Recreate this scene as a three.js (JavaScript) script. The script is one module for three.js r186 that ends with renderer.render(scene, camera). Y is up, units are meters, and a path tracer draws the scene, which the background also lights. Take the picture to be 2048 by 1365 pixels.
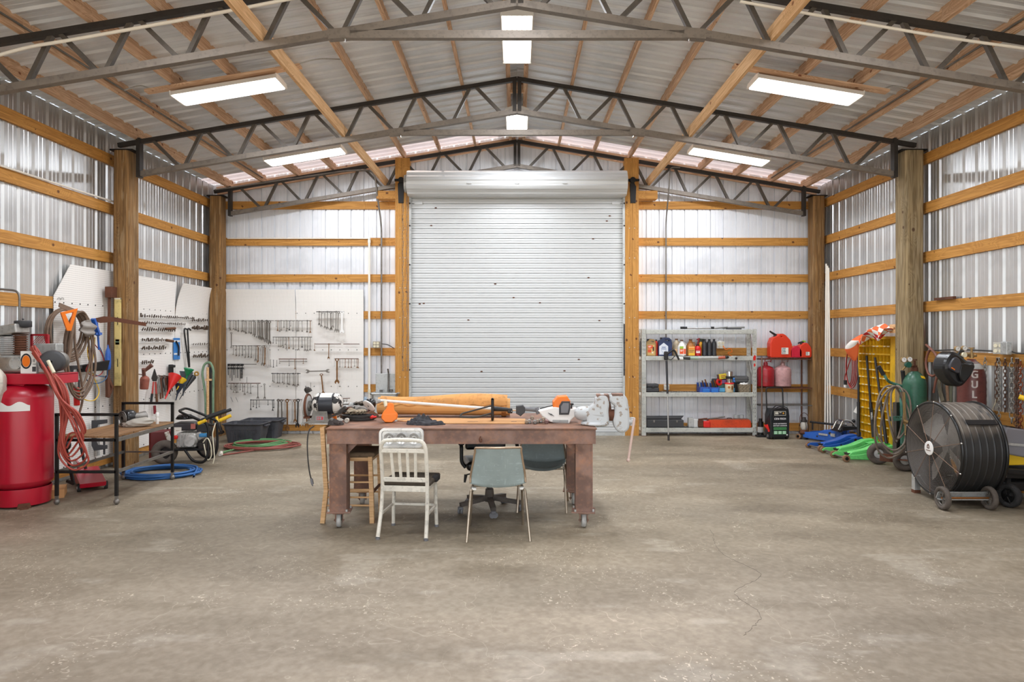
import * as THREE from 'three';
import { RectAreaLightUniformsLib } from 'three/addons/lights/RectAreaLightUniformsLib.js';
import { mergeGeometries } from 'three/addons/utils/BufferGeometryUtils.js';
import { RoundedBoxGeometry } from 'three/addons/geometries/RoundedBoxGeometry.js';
import { FontLoader } from 'three/addons/loaders/FontLoader.js';
import { TextGeometry } from 'three/addons/geometries/TextGeometry.js';

// ------------------------------------------------------------------ camera, sky, exposure
const scene = new THREE.Scene();
const FOCAL = 1365, VPX = 1034, VPY = 677, EYE = 1.7;          // picture 2048 x 1365
const camera = new THREE.PerspectiveCamera(53.13, 2048 / 1365, 0.1, 200);
camera.position.set(0, EYE, 0);
camera.lookAt(0, EYE, -10);
camera.setViewOffset(2048, 1365, -10, 5.5, 2048, 1365);
camera.updateProjectionMatrix();
const renderer = new THREE.WebGLRenderer({ antialias: true });
renderer.toneMapping = THREE.LinearToneMapping;
renderer.toneMappingExposure = 1.68;
renderer.shadowMap.enabled = true;
scene.background = new THREE.Color().setRGB(1.42, 1.52, 1.64);   // bright overcast sky
const sun = new THREE.DirectionalLight('#fff6e8', 9);                 // unseen high sun behind the building: the lit yard brightens the ceiling
sun.position.set(-8, 40, -20); sun.target.position.set(0, 0, 0); sun.shadow.camera.left = -40; sun.shadow.camera.right = 40; sun.shadow.camera.top = 45; sun.shadow.camera.bottom = -45; sun.shadow.camera.far = 120; sun.shadow.mapSize.set(2048, 2048);
scene.add(sun, sun.target);
RectAreaLightUniformsLib.init();
const LAMP_POWER = 34;

// ------------------------------------------------------------------ helpers
let seed = 20250;
const rnd = () => { seed = (seed * 1664525 + 1013904223) >>> 0; return seed / 4294967296; };
const rr = (a, b) => a + (b - a) * rnd();
const V = (x, y, z) => new THREE.Vector3(x, y, z);
const P = (px, py, d) => V((px - VPX) * d / FOCAL, EYE - (py - VPY) * d / FOCAL, -d);
const XAT = (px, d) => (px - VPX) * d / FOCAL, YAT = (py, d) => EYE - (py - VPY) * d / FOCAL;
const names = {};
function numbered(n) { const k = names[n] = (names[n] ?? -1) + 1; return k ? n + '_' + String(k).padStart(3, '0') : n; }
function shade(o) { o.traverse((m) => { if (m.isMesh) { m.castShadow = true; m.receiveShadow = true; } }); return o; }
// every geometry: not indexed, position + normal + uv (uv in metres)
function clean(g) {
  let r = g.index ? g.toNonIndexed() : g; const kept = g.userData.keepUV;
  for (const k of Object.keys(r.attributes)) if (!['position', 'normal', 'uv'].includes(k)) r.deleteAttribute(k);
  if (!r.attributes.normal) r.computeVertexNormals();
  if (!g.userData.keepUV) planar(r);
  r.userData = { keepUV: true };
  return r;
}
function planar(g) {
  const p = g.attributes.position, n = g.attributes.normal, uv = new Float32Array(p.count * 2);
  for (let i = 0; i < p.count; i += 3) {
    let ax = 0, ay = 0, az = 0;
    for (let k = i; k < Math.min(i + 3, p.count); k++) { ax += Math.abs(n.getX(k)); ay += Math.abs(n.getY(k)); az += Math.abs(n.getZ(k)); }
    for (let k = i; k < Math.min(i + 3, p.count); k++) {
      const x = p.getX(k), y = p.getY(k), z = p.getZ(k);
      const [u, v] = ax > ay && ax > az ? [z, y] : ay > az ? [x, z] : [x, y];
      uv[k * 2] = u; uv[k * 2 + 1] = v;
    }
  }
  g.setAttribute('uv', new THREE.BufferAttribute(uv, 2));
}
function join(list) {
  const l = (Array.isArray(list) ? list : [list]).map(clean);
  return l.length === 1 ? l[0] : mergeGeometries(l);
}
function obj(name, geoms, mat, parent = scene) {
  const m = new THREE.Mesh(geoms.isBufferGeometry && geoms.userData.ready ? geoms : join(geoms), mat);
  m.name = parent === scene ? numbered(name) : name;
  m.castShadow = m.receiveShadow = true;
  parent.add(m);
  return m;
}
function ready(list) { const g = join(list); g.userData.ready = true; return g; }
function tag(o, label, category, group, kind) {
  o.userData = { ...o.userData, label, category };
  if (group) o.userData.group = group;
  if (kind) o.userData.kind = kind;
  return o;
}
function thing(name, label, category, [x, y, z] = [0, 0, 0], turn = 0, group) {
  const o = new THREE.Group(); o.name = numbered(name); scene.add(o);
  o.position.set(x, y, z); o.rotation.y = turn;
  return tag(o, label, category, group);
}
function dup(root, label, group) {
  const r = root.clone(); r.name = numbered(root.name.replace(/_\d{3}$/, '')); scene.add(r);
  r.userData = { ...root.userData };
  if (label) r.userData.label = label;
  if (group) r.userData.group = group;
  return r;
}
function struct(name, parent = scene) { const o = new THREE.Group(); o.name = name; o.userData = { kind: 'structure' }; parent.add(o); return o; }
const place = (g, x, y, z, rx = 0, ry = 0, rz = 0) => { g.applyMatrix4(new THREE.Matrix4().compose(V(x, y, z), new THREE.Quaternion().setFromEuler(new THREE.Euler(rx, ry, rz)), V(1, 1, 1))); return g; };
const bx = (w, h, d, x = 0, y = 0, z = 0, rx = 0, ry = 0, rz = 0) => place(new THREE.BoxGeometry(w, h, d), x, y, z, rx, ry, rz);
const rbx = (w, h, d, r, x = 0, y = 0, z = 0, rx = 0, ry = 0, rz = 0) => place(new RoundedBoxGeometry(w, h, d, 2, Math.min(r, w / 2.01, h / 2.01, d / 2.01)), x, y, z, rx, ry, rz);
const cyl = (r1, r2, h, x = 0, y = 0, z = 0, rx = 0, ry = 0, rz = 0, seg = 20, open = false) => place(new THREE.CylinderGeometry(r1, r2, h, seg, 1, open), x, y, z, rx, ry, rz);
const sph = (r, x = 0, y = 0, z = 0, sx = 1, sy = 1, sz = 1, s = 16) => { const g = new THREE.SphereGeometry(r, s, Math.max(8, s * 0.6 | 0)); g.scale(sx, sy, sz); g.translate(x, y, z); return g; };
const tor = (R, r, x = 0, y = 0, z = 0, rx = 0, ry = 0, rz = 0, s1 = 10, s2 = 32, arc = Math.PI * 2) => place(new THREE.TorusGeometry(R, r, s1, s2, arc), x, y, z, rx, ry, rz);
const lathe = (pts, seg = 28, x = 0, y = 0, z = 0, rx = 0, ry = 0, rz = 0) => place(new THREE.LatheGeometry(pts.map((p) => new THREE.Vector2(Math.max(p[0], 1e-4), p[1])), seg), x, y, z, rx, ry, rz);
function aim(g, a, b) {   // a geometry made along +y from 0 to |ab| is laid from a to b
  const d = b.clone().sub(a), q = new THREE.Quaternion().setFromUnitVectors(V(0, 1, 0), d.clone().normalize());
  g.applyMatrix4(new THREE.Matrix4().compose(a, q, V(1, 1, 1))); return g;
}
const rod = (a, b, r, r2 = r, seg = 10) => { const L = a.distanceTo(b), g = new THREE.CylinderGeometry(r2, r, L, seg); g.translate(0, L / 2, 0); return aim(g, a, b); };
function bar(a, b, w, h = w, up = V(0, 0, 1)) {   // square bar a -> b; w across, h along up
  const d = b.clone().sub(a), L = d.length(); d.normalize();
  const s = d.clone().cross(up).normalize(), u = s.clone().cross(d).normalize();
  const g = new THREE.BoxGeometry(w, L, h);
  g.applyMatrix4(new THREE.Matrix4().makeBasis(s, d, u).setPosition(a.clone().add(b).multiplyScalar(0.5)));
  return g;
}
const tube = (pts, r, seg = 0, rad = 8, closed = false) => new THREE.TubeGeometry(new THREE.CatmullRomCurve3(pts, closed, 'centripetal'), seg || pts.length * 6, r, rad, closed);
function fillet(pts, R, n = 5) {   // straight runs with rounded corners
  const out = [pts[0]];
  for (let i = 1; i < pts.length - 1; i++) {
    const p = pts[i], a = pts[i - 1].clone().sub(p), b = pts[i + 1].clone().sub(p);
    const r = Math.min(R, a.length() / 2.1, b.length() / 2.1), A = p.clone().add(a.normalize().multiplyScalar(r)), B = p.clone().add(b.normalize().multiplyScalar(r));
    for (let k = 0; k <= n; k++) { const t = k / n; out.push(A.clone().multiplyScalar((1 - t) ** 2).add(p.clone().multiplyScalar(2 * t * (1 - t))).add(B.clone().multiplyScalar(t * t))); }
  }
  out.push(pts[pts.length - 1]); return out;
}
class Poly extends THREE.Curve { constructor(p) { super(); this.p = p; } getPoint(t) { const n = this.p.length - 1, k = Math.min(Math.floor(t * n), n - 1); return this.p[k].clone().lerp(this.p[k + 1], t * n - k); } getPointAt(t) { return this.getPoint(t); } getTangentAt(t) { return this.getTangent(t, this._o ??= new THREE.Vector3()); } getTangent(t) { const n = this.p.length - 1; const a = this.getPoint(Math.max(0, t - 0.5 / n)), b = this.getPoint(Math.min(1, t + 0.5 / n)); return b.sub(a).normalize(); } }
const pipe = (pts, r, R = 0.05, rad = 8) => { const f = fillet(pts, R); return new THREE.TubeGeometry(new Poly(f), f.length - 1, r, rad, false); };
const shp = (pts) => new THREE.Shape(pts.map((p) => new THREE.Vector2(p[0], p[1])));
const ext = (pts, depth, bevel = 0, x = 0, y = 0, z = 0, rx = 0, ry = 0, rz = 0, holes = []) => {
  const s = Array.isArray(pts) ? shp(pts) : pts; for (const h of holes) s.holes.push(new THREE.Path(h.map((p) => new THREE.Vector2(p[0], p[1]))));
  const g = new THREE.ExtrudeGeometry(s, { depth, bevelEnabled: bevel > 0, bevelSize: bevel, bevelThickness: bevel, bevelSegments: 2, curveSegments: 10 });
  g.translate(0, 0, -depth / 2); return place(g, x, y, z, rx, ry, rz);
};
function rrect(w, h, r, cx = 0, cy = 0, n = 5) {
  const o = []; for (const [sx, sy, a0] of [[1, 1, 0], [-1, 1, 1], [-1, -1, 2], [1, -1, 3]]) for (let k = 0; k <= n; k++) { const a = (a0 + k / n) * Math.PI / 2; o.push([cx + sx * (w / 2 - r) + r * Math.cos(a), cy + sy * (h / 2 - r) + r * Math.sin(a)]); }
  return o;
}
const smooth = (pts, n = 6) => new THREE.CatmullRomCurve3(pts.map(([x, y]) => V(x, y, 0)), true, 'centripetal').getPoints(pts.length * n).slice(0, -1).map((p) => [p.x, p.y]);
const circ = (r, cx = 0, cy = 0, n = 24) => Array.from({ length: n }, (_, i) => [cx + r * Math.cos(i / n * 2 * Math.PI), cy + r * Math.sin(i / n * 2 * Math.PI)]);
function board(w, h, d, x = 0, y = 0, z = 0, rx = 0, ry = 0, rz = 0) {   // timber: u runs along the longest side
  const g = new THREE.BoxGeometry(w, h, d).toNonIndexed(), p = g.attributes.position, n = g.attributes.normal, uv = g.attributes.uv, L = w >= h && w >= d ? 'X' : h >= d ? 'Y' : 'Z', o = rr(0, 9), o2 = rr(0, 9);
  for (let i = 0; i < p.count; i++) {
    const f = Math.abs(n.getX(i)) > 0.5 ? 'X' : Math.abs(n.getY(i)) > 0.5 ? 'Y' : 'Z', rest = ['X', 'Y', 'Z'].filter((a) => a !== L && a !== f)[0];
    uv.setXY(i, p['get' + (f === L ? rest : L)](i) * (f === L ? 0.12 : 1) + o, p['get' + rest](i) + o2 + (f === 'X' ? 0.21 : f === 'Y' ? 0.37 : 0));
  }
  g.userData.keepUV = true;
  return place(g, x, y, z, rx, ry, rz);
}

// ------------------------------------------------------------------ procedural textures
function hash(x, y, s) { let h = (x * 374761393 + y * 668265263 + s * 974634541) | 0; h = Math.imul(h ^ (h >>> 13), 1274126177); h ^= h >>> 16; return (h >>> 0) / 4294967296; }
function vnoise(x, y, px, py, s) {   // value noise that repeats after px, py cells
  const xi = Math.floor(x), yi = Math.floor(y), fx = x - xi, fy = y - yi, u = fx * fx * (3 - 2 * fx), v = fy * fy * (3 - 2 * fy), m = (a, b) => ((a % b) + b) % b;
  const x0 = m(xi, px), x1 = m(xi + 1, px), y0 = m(yi, py), y1 = m(yi + 1, py);
  const a = hash(x0, y0, s), b = hash(x1, y0, s), c = hash(x0, y1, s), d = hash(x1, y1, s);
  return a + (b - a) * u + (c - a) * v + (a - b - c + d) * u * v;
}
function fbm(u, v, fx, fy, oct, s) { let t = 0, a = 0.5, w = 0; for (let i = 0; i < oct; i++) { t += a * vnoise(u * fx, v * fy, fx, fy, s + i); w += a; a *= 0.5; fx *= 2; fy *= 2; } return t / w; }
const clamp = (x, a = 0, b = 1) => Math.min(b, Math.max(a, x)), mix = (a, b, t) => a + (b - a) * t, ss = (a, b, x) => { const t = clamp((x - a) / (b - a)); return t * t * (3 - 2 * t); };
const mix3 = (a, b, t) => [mix(a[0], b[0], t), mix(a[1], b[1], t), mix(a[2], b[2], t)];
function tex(w, h, mw, mh, fn, srgb = true) {   // fn(u, v) -> [r, g, b] 0..1; mw x mh metres per repeat
  const a = new Uint8Array(w * h * 4);
  for (let j = 0; j < h; j++) for (let i = 0; i < w; i++) { const c = fn((i + 0.5) / w, (j + 0.5) / h), k = (j * w + i) * 4; a[k] = clamp(c[0]) * 255; a[k + 1] = clamp(c[1]) * 255; a[k + 2] = clamp(c[2]) * 255; a[k + 3] = 255; }
  const t = new THREE.DataTexture(a, w, h); t.wrapS = t.wrapT = THREE.RepeatWrapping; t.magFilter = THREE.LinearFilter; t.minFilter = THREE.LinearMipmapLinearFilter; t.generateMipmaps = true;
  if (srgb) t.colorSpace = THREE.SRGBColorSpace; t.repeat.set(1 / mw, 1 / mh); t.needsUpdate = true; return t;
}
const gray = (f) => (u, v) => { const c = f(u, v); return [c, c, c]; };
function woodTex(lo, hi, knotCol, ringF, s, knots = 7, weather = 0) {   // 2.4 m x 0.6 m, grain along u
  const K = []; for (let i = 0; i < knots; i++) K.push([hash(i, 1, s), hash(i, 2, s), 0.006 + 0.012 * hash(i, 3, s)]);
  return tex(1024, 256, 2.4, 0.6, (u, v) => {
    let warp = 0, kn = 0;
    for (const [ku, kv, kr] of K) { let du = u - ku, dv = v - kv; du -= Math.round(du); dv -= Math.round(dv); const dx = du * 2.4, dy = dv * 0.6, q = Math.hypot(dx * 0.8, dy); kn = Math.max(kn, ss(kr * 1.5, kr * 0.6, q)); warp += Math.exp(-(dx * dx) / 0.02 - (dy * dy) / 0.004) * 1.2; }
    const g1 = fbm(u, v, 6, 40, 3, s + 10), g2 = fbm(u, v, 3, 10, 3, s + 20), ring = 0.5 + 0.5 * Math.sin((v * ringF + g2 * 5 + warp * 5) * 6.2832);
    const fine = fbm(u, v, 12, 128, 2, s + 30);
    let t = weather ? 0.12 * ring + 0.48 * g1 + 0.4 * fine : 0.17 * ring + 0.45 * g1 + 0.38 * fine; let c = mix3(lo, hi, ss(0.2, 0.8, t));
    if (weather) { const w = fbm(u, v, 4, 6, 4, s + 40), st = ss(0.62, 0.72, fbm(u, v, 8, 30, 4, s + 50)); c = mix3(c, [c[0] * 0.72, c[1] * 0.74, c[2] * 0.8], weather * w); c = mix3(c, [0.75, 0.7, 0.6], st * weather * 0.35); }
    return mix3(c, knotCol, kn * 0.85);
  });
}
const T = {};
T.girt = woodTex([0.66, 0.45, 0.19], [0.81, 0.59, 0.29], [0.32, 0.17, 0.06], 5, 3, 9);
T.purlin = woodTex([0.72, 0.56, 0.43], [0.91, 0.78, 0.65], [0.42, 0.22, 0.12], 6, 5, 6);
T.brace = woodTex([0.80, 0.62, 0.42], [0.93, 0.77, 0.58], [0.5, 0.3, 0.16], 5, 7, 4);
T.post = woodTex([0.46, 0.33, 0.18], [0.68, 0.51, 0.30], [0.28, 0.15, 0.07], 4, 9, 5, 0.8);
T.greypost = woodTex([0.46, 0.38, 0.25], [0.70, 0.61, 0.45], [0.30, 0.2, 0.12], 4, 11, 5, 0.7);
T.ply = woodTex([0.48, 0.33, 0.19], [0.68, 0.51, 0.33], [0.3, 0.2, 0.1], 3, 13, 2, 0.8);
T.noise = tex(512, 512, 0.5, 0.5, gray((u, v) => 0.5 + 0.9 * (fbm(u, v, 8, 8, 5, 61) - 0.5)), false);
T.dirt = tex(512, 512, 1.2, 1.2, gray((u, v) => { const a = fbm(u, v, 5, 5, 6, 71), b = ss(0.6, 0.75, fbm(u, v, 24, 24, 3, 77)); return 0.99 - 0.1 * ss(0.4, 0.75, a) - 0.07 * b - 0.08 * ss(0.62, 0.8, fbm(u, v, 60, 60, 3, 79)); }));
T.metal = tex(512, 512, 1.5, 1.5, gray((u, v) => 0.93 + 0.05 * fbm(u, v, 24, 5, 4, 81) - 0.06 * ss(0.5, 0.8, fbm(u, v, 4, 4, 4, 83))));
T.rust = tex(512, 512, 0.7, 0.7, (u, v) => { const a = fbm(u, v, 5, 5, 6, 91), b = fbm(u, v, 30, 30, 4, 93), c = fbm(u, v, 3, 3, 3, 95); return mix3(mix3([0.47, 0.385, 0.35], [0.62, 0.52, 0.475], ss(0.3, 0.75, a)), [0.72, 0.53, 0.41], ss(0.5, 0.8, c) * 0.6 * b + 0.2 * ss(0.55, 0.7, b)); });
T.rustspot = tex(512, 512, 0.4, 0.4, (u, v) => { const a = ss(0.62, 0.7, fbm(u, v, 9, 9, 5, 101)); return mix3([1, 1, 1], [0.62, 0.48, 0.36], a * 0.7); });
T.peeled = tex(512, 512, 0.25, 0.25, (u, v) => { const a = ss(0.53, 0.57, fbm(u, v, 7, 7, 4, 111)); return mix3([0.84, 0.82, 0.79], [0.1, 0.09, 0.09], a); });
T.scratch = tex(512, 512, 0.5, 0.5, gray((u, v) => 0.86 + 0.1 * fbm(u, v, 6, 6, 5, 121) + 0.4 * ss(0.72, 0.8, fbm(u, v, 9, 60, 4, 123)) + 0.35 * ss(0.74, 0.8, fbm(u, v, 50, 12, 4, 127))));
T.cloth = tex(256, 256, 0.03, 0.03, gray((u, v) => 0.7 + 0.15 * Math.sin(u * 50) * Math.sin(v * 50) + 0.25 * fbm(u, v, 20, 20, 3, 131)));
T.peg = tex(128, 128, 0.1016, 0.1016, (u, v) => { const a = (u * 4) % 1 - 0.5, b = (v * 4) % 1 - 0.5, q = Math.hypot(a, b); return mix3([0.96, 0.945, 0.92], [0.3, 0.27, 0.24], ss(0.15, 0.1, q)); });
T.concrete = tex(2048, 2048, 4.1, 4.1, (u, v) => {
  const a = fbm(u, v, 5, 7, 7, 141), b = fbm(u, v, 5, 16, 6, 143), sp = ss(0.86, 0.9, vnoise(u * 330, v * 330, 330, 330, 145)) * ss(0.5, 0.7, fbm(u, v, 14, 14, 2, 146)), st = ss(0.64, 0.78, fbm(u, v, 7, 18, 6, 147)), dk = ss(0.6, 0.8, fbm(u, v, 5, 9, 6, 149)), f = fbm(u, v, 120, 120, 4, 151);
  const ring = Math.abs(fbm(u, v, 7, 7, 4, 153) - 0.5) < 0.0022 ? 0.09 : 0, ring2 = Math.abs(fbm(u, v, 9, 9, 3, 154) - 0.45) < 0.0016 ? 0.07 : 0;
  let c = mix3([0.55, 0.505, 0.445], [0.61, 0.565, 0.505], ss(0.3, 0.7, 0.5 * a + 0.5 * b));
  c = mix3(c, [0.73, 0.70, 0.66], 0.42 * st); c = mix3(c, [0.43, 0.385, 0.32], 0.42 * dk); const k = (f - 0.5) * 0.12 + ring * 0.8 + ring2 * 0.8;
  return [c[0] + k + sp * 0.2, c[1] + k + sp * 0.2, c[2] + k + sp * 0.2];
});
T.tread = tex(128, 128, 0.06, 0.06, gray((u, v) => 0.5 + 0.5 * Math.sign(Math.sin((u + v) * 12.566)) * Math.sign(Math.sin((u - v) * 12.566))), false);

// ------------------------------------------------------------------ materials
const mat = (color, roughness = 0.6, metalness = 0, extra = {}) => { const { rgb, ...e } = extra; const m = new THREE.MeshPhysicalMaterial({ roughness, metalness, ...e }); if (color !== null) m.color.set(color); return m; };
const M = {
  girt: mat('#ffffff', 0.7, 0, { map: T.girt }), purlin: mat('#ffffff', 0.75, 0, { map: T.purlin }), brace: mat('#ffffff', 0.75, 0, { map: T.brace }),
  post: mat('#ffffff', 0.85, 0, { map: T.post, bumpMap: T.post, bumpScale: 0.004 }), greypost: mat('#ffffff', 0.85, 0, { map: T.greypost, bumpMap: T.greypost, bumpScale: 0.004 }), ply: mat('#ffffff', 0.75, 0, { map: T.ply }),
  sheet: mat('#d9dbdb', 0.33, 0.82, { map: T.metal }), roof: mat('#e9edf1', 0.36, 0.25, { map: T.metal }), wallback: mat('#f0f2f6', 0.42, 0.2, { map: T.metal }),
  concrete: mat('#ffffff', 0.62, 0, { map: T.concrete, vertexColors: true, roughnessMap: null }),
  truss: mat('#80766b', 0.5, 0.25, { map: T.dirt }), darksteel: mat('#3a3531', 0.55, 0.5), blacksteel: mat('#232120', 0.5, 0.4, { map: T.scratch }), steel: mat('#b5b3ae', 0.36, 0.65, { map: T.dirt }), chrome: mat('#d6d6d4', 0.18, 1), dullsteel: mat('#8c8882', 0.5, 0.8, { map: T.dirt }),  // truss: light on the bottom chords is in its paler colour
  rust: mat('#fff4ee', 0.75, 0.1, { map: T.rust, bumpMap: T.noise, bumpScale: 0.0012 }), rustbrown: mat('#6b4330', 0.85, 0.2, { map: T.dirt }),
  peg: mat('#ffffff', 0.6, 0, { map: T.peg }), galv: mat('#c9cbc9', 0.45, 0.6, { map: T.dirt }),
  black: mat('#1c1b1c', 0.5), blackgloss: mat('#151515', 0.28), rubber: mat('#2b2928', 0.85, 0, { map: T.dirt }), dustyrubber: mat('#5d544c', 0.9, 0, { map: T.dirt }), darkgrey: mat('#3d3d3f', 0.6), grey: mat('#77777a', 0.6), lightgrey: mat('#b9b8b4', 0.55, 0, { map: T.dirt }),
  white: mat('#ebe9e4', 0.5), offwhite: mat('#e6e0d4', 0.5, 0, { map: T.rustspot }), pvc: mat('#efe9dc', 0.4), cream: mat('#e0d8bd', 0.6),
  red: mat('#b90f2c', 0.32, 0, { clearcoat: 0.4, clearcoatRoughness: 0.3 }), redplastic: mat('#d8221c', 0.4), orangered: mat('#dc3a1d', 0.42), hosered: mat('#a8473a', 0.5), redcord: mat('#a3302a', 0.55), pink: mat('#c99a98', 0.55, 0, { map: T.dirt }), redtank: mat('#a8202a', 0.35, 0, { map: T.dirt }),
  orange: mat('#f07a12', 0.38), yellow: mat('#e6b41c', 0.5, 0, { map: T.dirt }), yellowplastic: mat('#ecc021', 0.42), blue: mat('#2862bd', 0.38, 0, { clearcoat: 0.3, map: T.dirt }), hoseblue: mat('#2b5f99', 0.5), bluebin: mat('#2c4f9c', 0.5), lightblue: mat('#5aa6cf', 0.5), green: mat('#76dd7c', 0.42, 0, { map: T.dirt }), darkgreen: mat('#376650', 0.35, 0, { map: T.dirt }), hosegreen: mat('#5f8f5c', 0.55), sage: mat('#7d9a7c', 0.6, 0, { map: T.dirt }), funnelgreen: mat('#1f8a5a', 0.4),
  cable: mat('#806a58', 0.75, 0, { map: T.dirt }), cord: mat('#3a3835', 0.7), paper: mat('#d9a262', 0.75), cardboard: mat('#cd9a66', 0.85), brownleather: mat('#6e4a31', 0.8, 0, { map: T.dirt }), copper: mat('#a8703f', 0.4, 0.8), brass: mat('#a5885a', 0.45, 0.6), maroon: mat('#6d3a33', 0.38, 0, { map: T.dirt }),
  clearplastic: mat('#cfcfc9', 0.25, 0, { transparent: true, opacity: 0.62 }), glass: mat('#ffffff', 0.05, 0, { transmission: 1, thickness: 0 }),
  tread: mat('#2d2b2a', 0.9, 0, { bumpMap: T.tread, bumpScale: 0.004 }),
};
const ORD = 'first second third fourth fifth sixth seventh eighth ninth tenth eleventh twelfth thirteenth fourteenth fifteenth sixteenth seventeenth eighteenth nineteenth twentieth'.split(' ');
const ord = (i) => i < 20 ? ORD[i] : i < 30 ? 'twenty-' + ORD[i - 20] : 'thirtieth';

// ------------------------------------------------------------------ the building
const W = 5.38, BACK = 12.15, FRONT = -1.4, RIDGE = 5.345, PITCH = 1 / 6, GT = 0.038;   // W: inner face of side girts; BACK: face of back girts
const roofY = (x) => RIDGE - Math.abs(x) * PITCH;                                     // underside of the roof sheets
const GIRTS = [4.07, 3.42, 2.77, 2.115, 1.46, 0.81, 0.12];
// one corrugated sheet of n x 9 inches: pitch ribs outward; s along x, length along y, room side +z
const RIB = 0.2286;
function sheetGeo(n, bottom, top, steep) {
  const prof = steep ? [[0, 0], [0.005, -0.03], [0.027, -0.03], [0.032, 0], [0.094, 0], [0.097, -0.008], [0.11, -0.008], [0.113, 0], [0.16, 0], [0.163, -0.008], [0.176, -0.008], [0.179, 0]] : null;
  const inn = [];
  for (let k = 0; k < n; k++) for (const [s, h] of prof || [[0, 0], [0.019, -0.022], [0.034, -0.022], [0.053, 0], [0.094, 0], [0.1, -0.003], [0.11, -0.003], [0.116, 0], [0.16, 0], [0.166, -0.003], [0.176, -0.003], [0.182, 0]]) inn.push([k * RIB + s, h]);
  inn.push([n * RIB, 0]);
  const path = inn.concat(inn.map(([s, h]) => [s, h - 0.004]).reverse()), pos = [];
  for (let i = 0; i < path.length; i++) {
    const a = path[i], b = path[(i + 1) % path.length], A0 = [a[0], bottom(a[0]), a[1]], A1 = [a[0], top(a[0]), a[1]], B0 = [b[0], bottom(b[0]), b[1]], B1 = [b[0], top(b[0]), b[1]];
    pos.push(...A0, ...B0, ...B1, ...A0, ...B1, ...A1);
  }
  for (let i = 0; i < inn.length - 1; i++) for (const f of [bottom, top]) {
    const a = inn[i], b = inn[i + 1], q = [[a[0], f(a[0]), a[1]], [b[0], f(b[0]), b[1]], [b[0], f(b[0]), b[1] - 0.004], [a[0], f(a[0]), a[1] - 0.004]];
    const o = f === top ? [0, 1, 2, 0, 2, 3] : [0, 2, 1, 0, 3, 2]; for (const k of o) pos.push(...q[k]);
  }
  const g = new THREE.BufferGeometry(); g.setAttribute('position', new THREE.Float32BufferAttribute(pos, 3)); g.computeVertexNormals();
  return ready(g);
}
// floor: concrete slab with broad stains in the vertex colours
{
  const nx = 150, nz = 170, x0 = -5.55, x1 = 5.55, z0 = -12.4, z1 = 1.6, g = new THREE.PlaneGeometry(x1 - x0, z1 - z0, nx, nz); g.rotateX(-Math.PI / 2); g.translate(0, 0, (z0 + z1) / 2);
  const p = g.attributes.position, col = new Float32Array(p.count * 3), uv = g.attributes.uv;
  for (let i = 0; i < p.count; i++) {
    const x = p.getX(i), z = p.getZ(i), u = (x + 6) / 14, v = (z + 13) / 16;
    let k = 1.01 + 0.34 * (fbm(u, v, 5, 9, 5, 201) - 0.5);
    const worn = ss(-4.5, -9, z); k *= mix(1, 0.74, ss(-3.6, -6.2, z) * ss(0.3, 0.6, fbm(u, v, 4, 9, 4, 203)));     // oily traffic zone towards the back
    const oil = ss(0.55, 0.75, fbm(u, v, 9, 12, 4, 207)) * worn; k *= 1 - 0.22 * oil;
    const pale = ss(0.6, 0.76, fbm(u, v, 6, 18, 5, 209)); k += 0.2 * pale;
    const warm = 0.02 * (fbm(u, v, 3, 3, 2, 211) - 0.5);
    const rx = Math.hypot((x + 4.9) / 1.3, (z + 5.9) / 0.9), red = ss(1, 0.2, rx) * 0.22;                 // rusty water stain before the compressor
    col[i * 3] = k * (1.0 + warm - 0.1 * red); col[i * 3 + 1] = k * (0.975 - 0.4 * red); col[i * 3 + 2] = k * (0.945 - warm - 0.3 * red - 0.07 * ss(-3.6, -6.2, z));
    uv.setXY(i, x, z);
  }
  g.setAttribute('color', new THREE.BufferAttribute(col, 3));
  const floor = new THREE.Mesh(g, M.concrete); floor.name = 'floor'; floor.userData.kind = 'structure'; floor.receiveShadow = true; scene.add(floor);
  obj('slab', bx(11.1, 0.14, 14, 0, -0.075, -5.4), mat('#8f867b', 0.8), floor);
  // hairline cracks
  const crackMat = mat('#5d544a', 0.9);
  for (const line of [[[1.72, -6.05], [1.62, -5.4], [1.75, -4.9], [1.45, -4.55], [1.5, -4.2], [1.3, -3.9]], [[0.98, -3.45], [0.92, -3.12], [1.02, -2.95], [0.88, -2.82], [0.72, -2.72]], [[1.1, -2.98], [1.6, -3.0], [2.2, -3.03], [2.8, -2.9]]]) {
    const pts = new THREE.CatmullRomCurve3(line.map(([x, z]) => V(x, 0, z))).getPoints(line.length * 14).map((p) => p.add(V(rr(-0.008, 0.008), 0, rr(-0.008, 0.008))));
    const gs = []; for (let i = 0; i < pts.length - 1; i++) { const a = pts[i], b = pts[i + 1], L = a.distanceTo(b); gs.push(bx(L + 0.004, 0.0012, rr(0.0006, 0.0022), (a.x + b.x) / 2, 0.0004, (a.z + b.z) / 2, 0, Math.atan2(-(b.z - a.z), b.x - a.x), 0)); }
    obj('crack', gs, crackMat, floor);
  }
}
{ const g = obj('ground', bx(60, 0.2, 40, 0, -0.16, 21.7), mat('#cfc8bb', 0.9, 0, { map: T.dirt })); g.userData.kind = 'structure'; }  // out of view; pale so its bounce lights the ceiling
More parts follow.
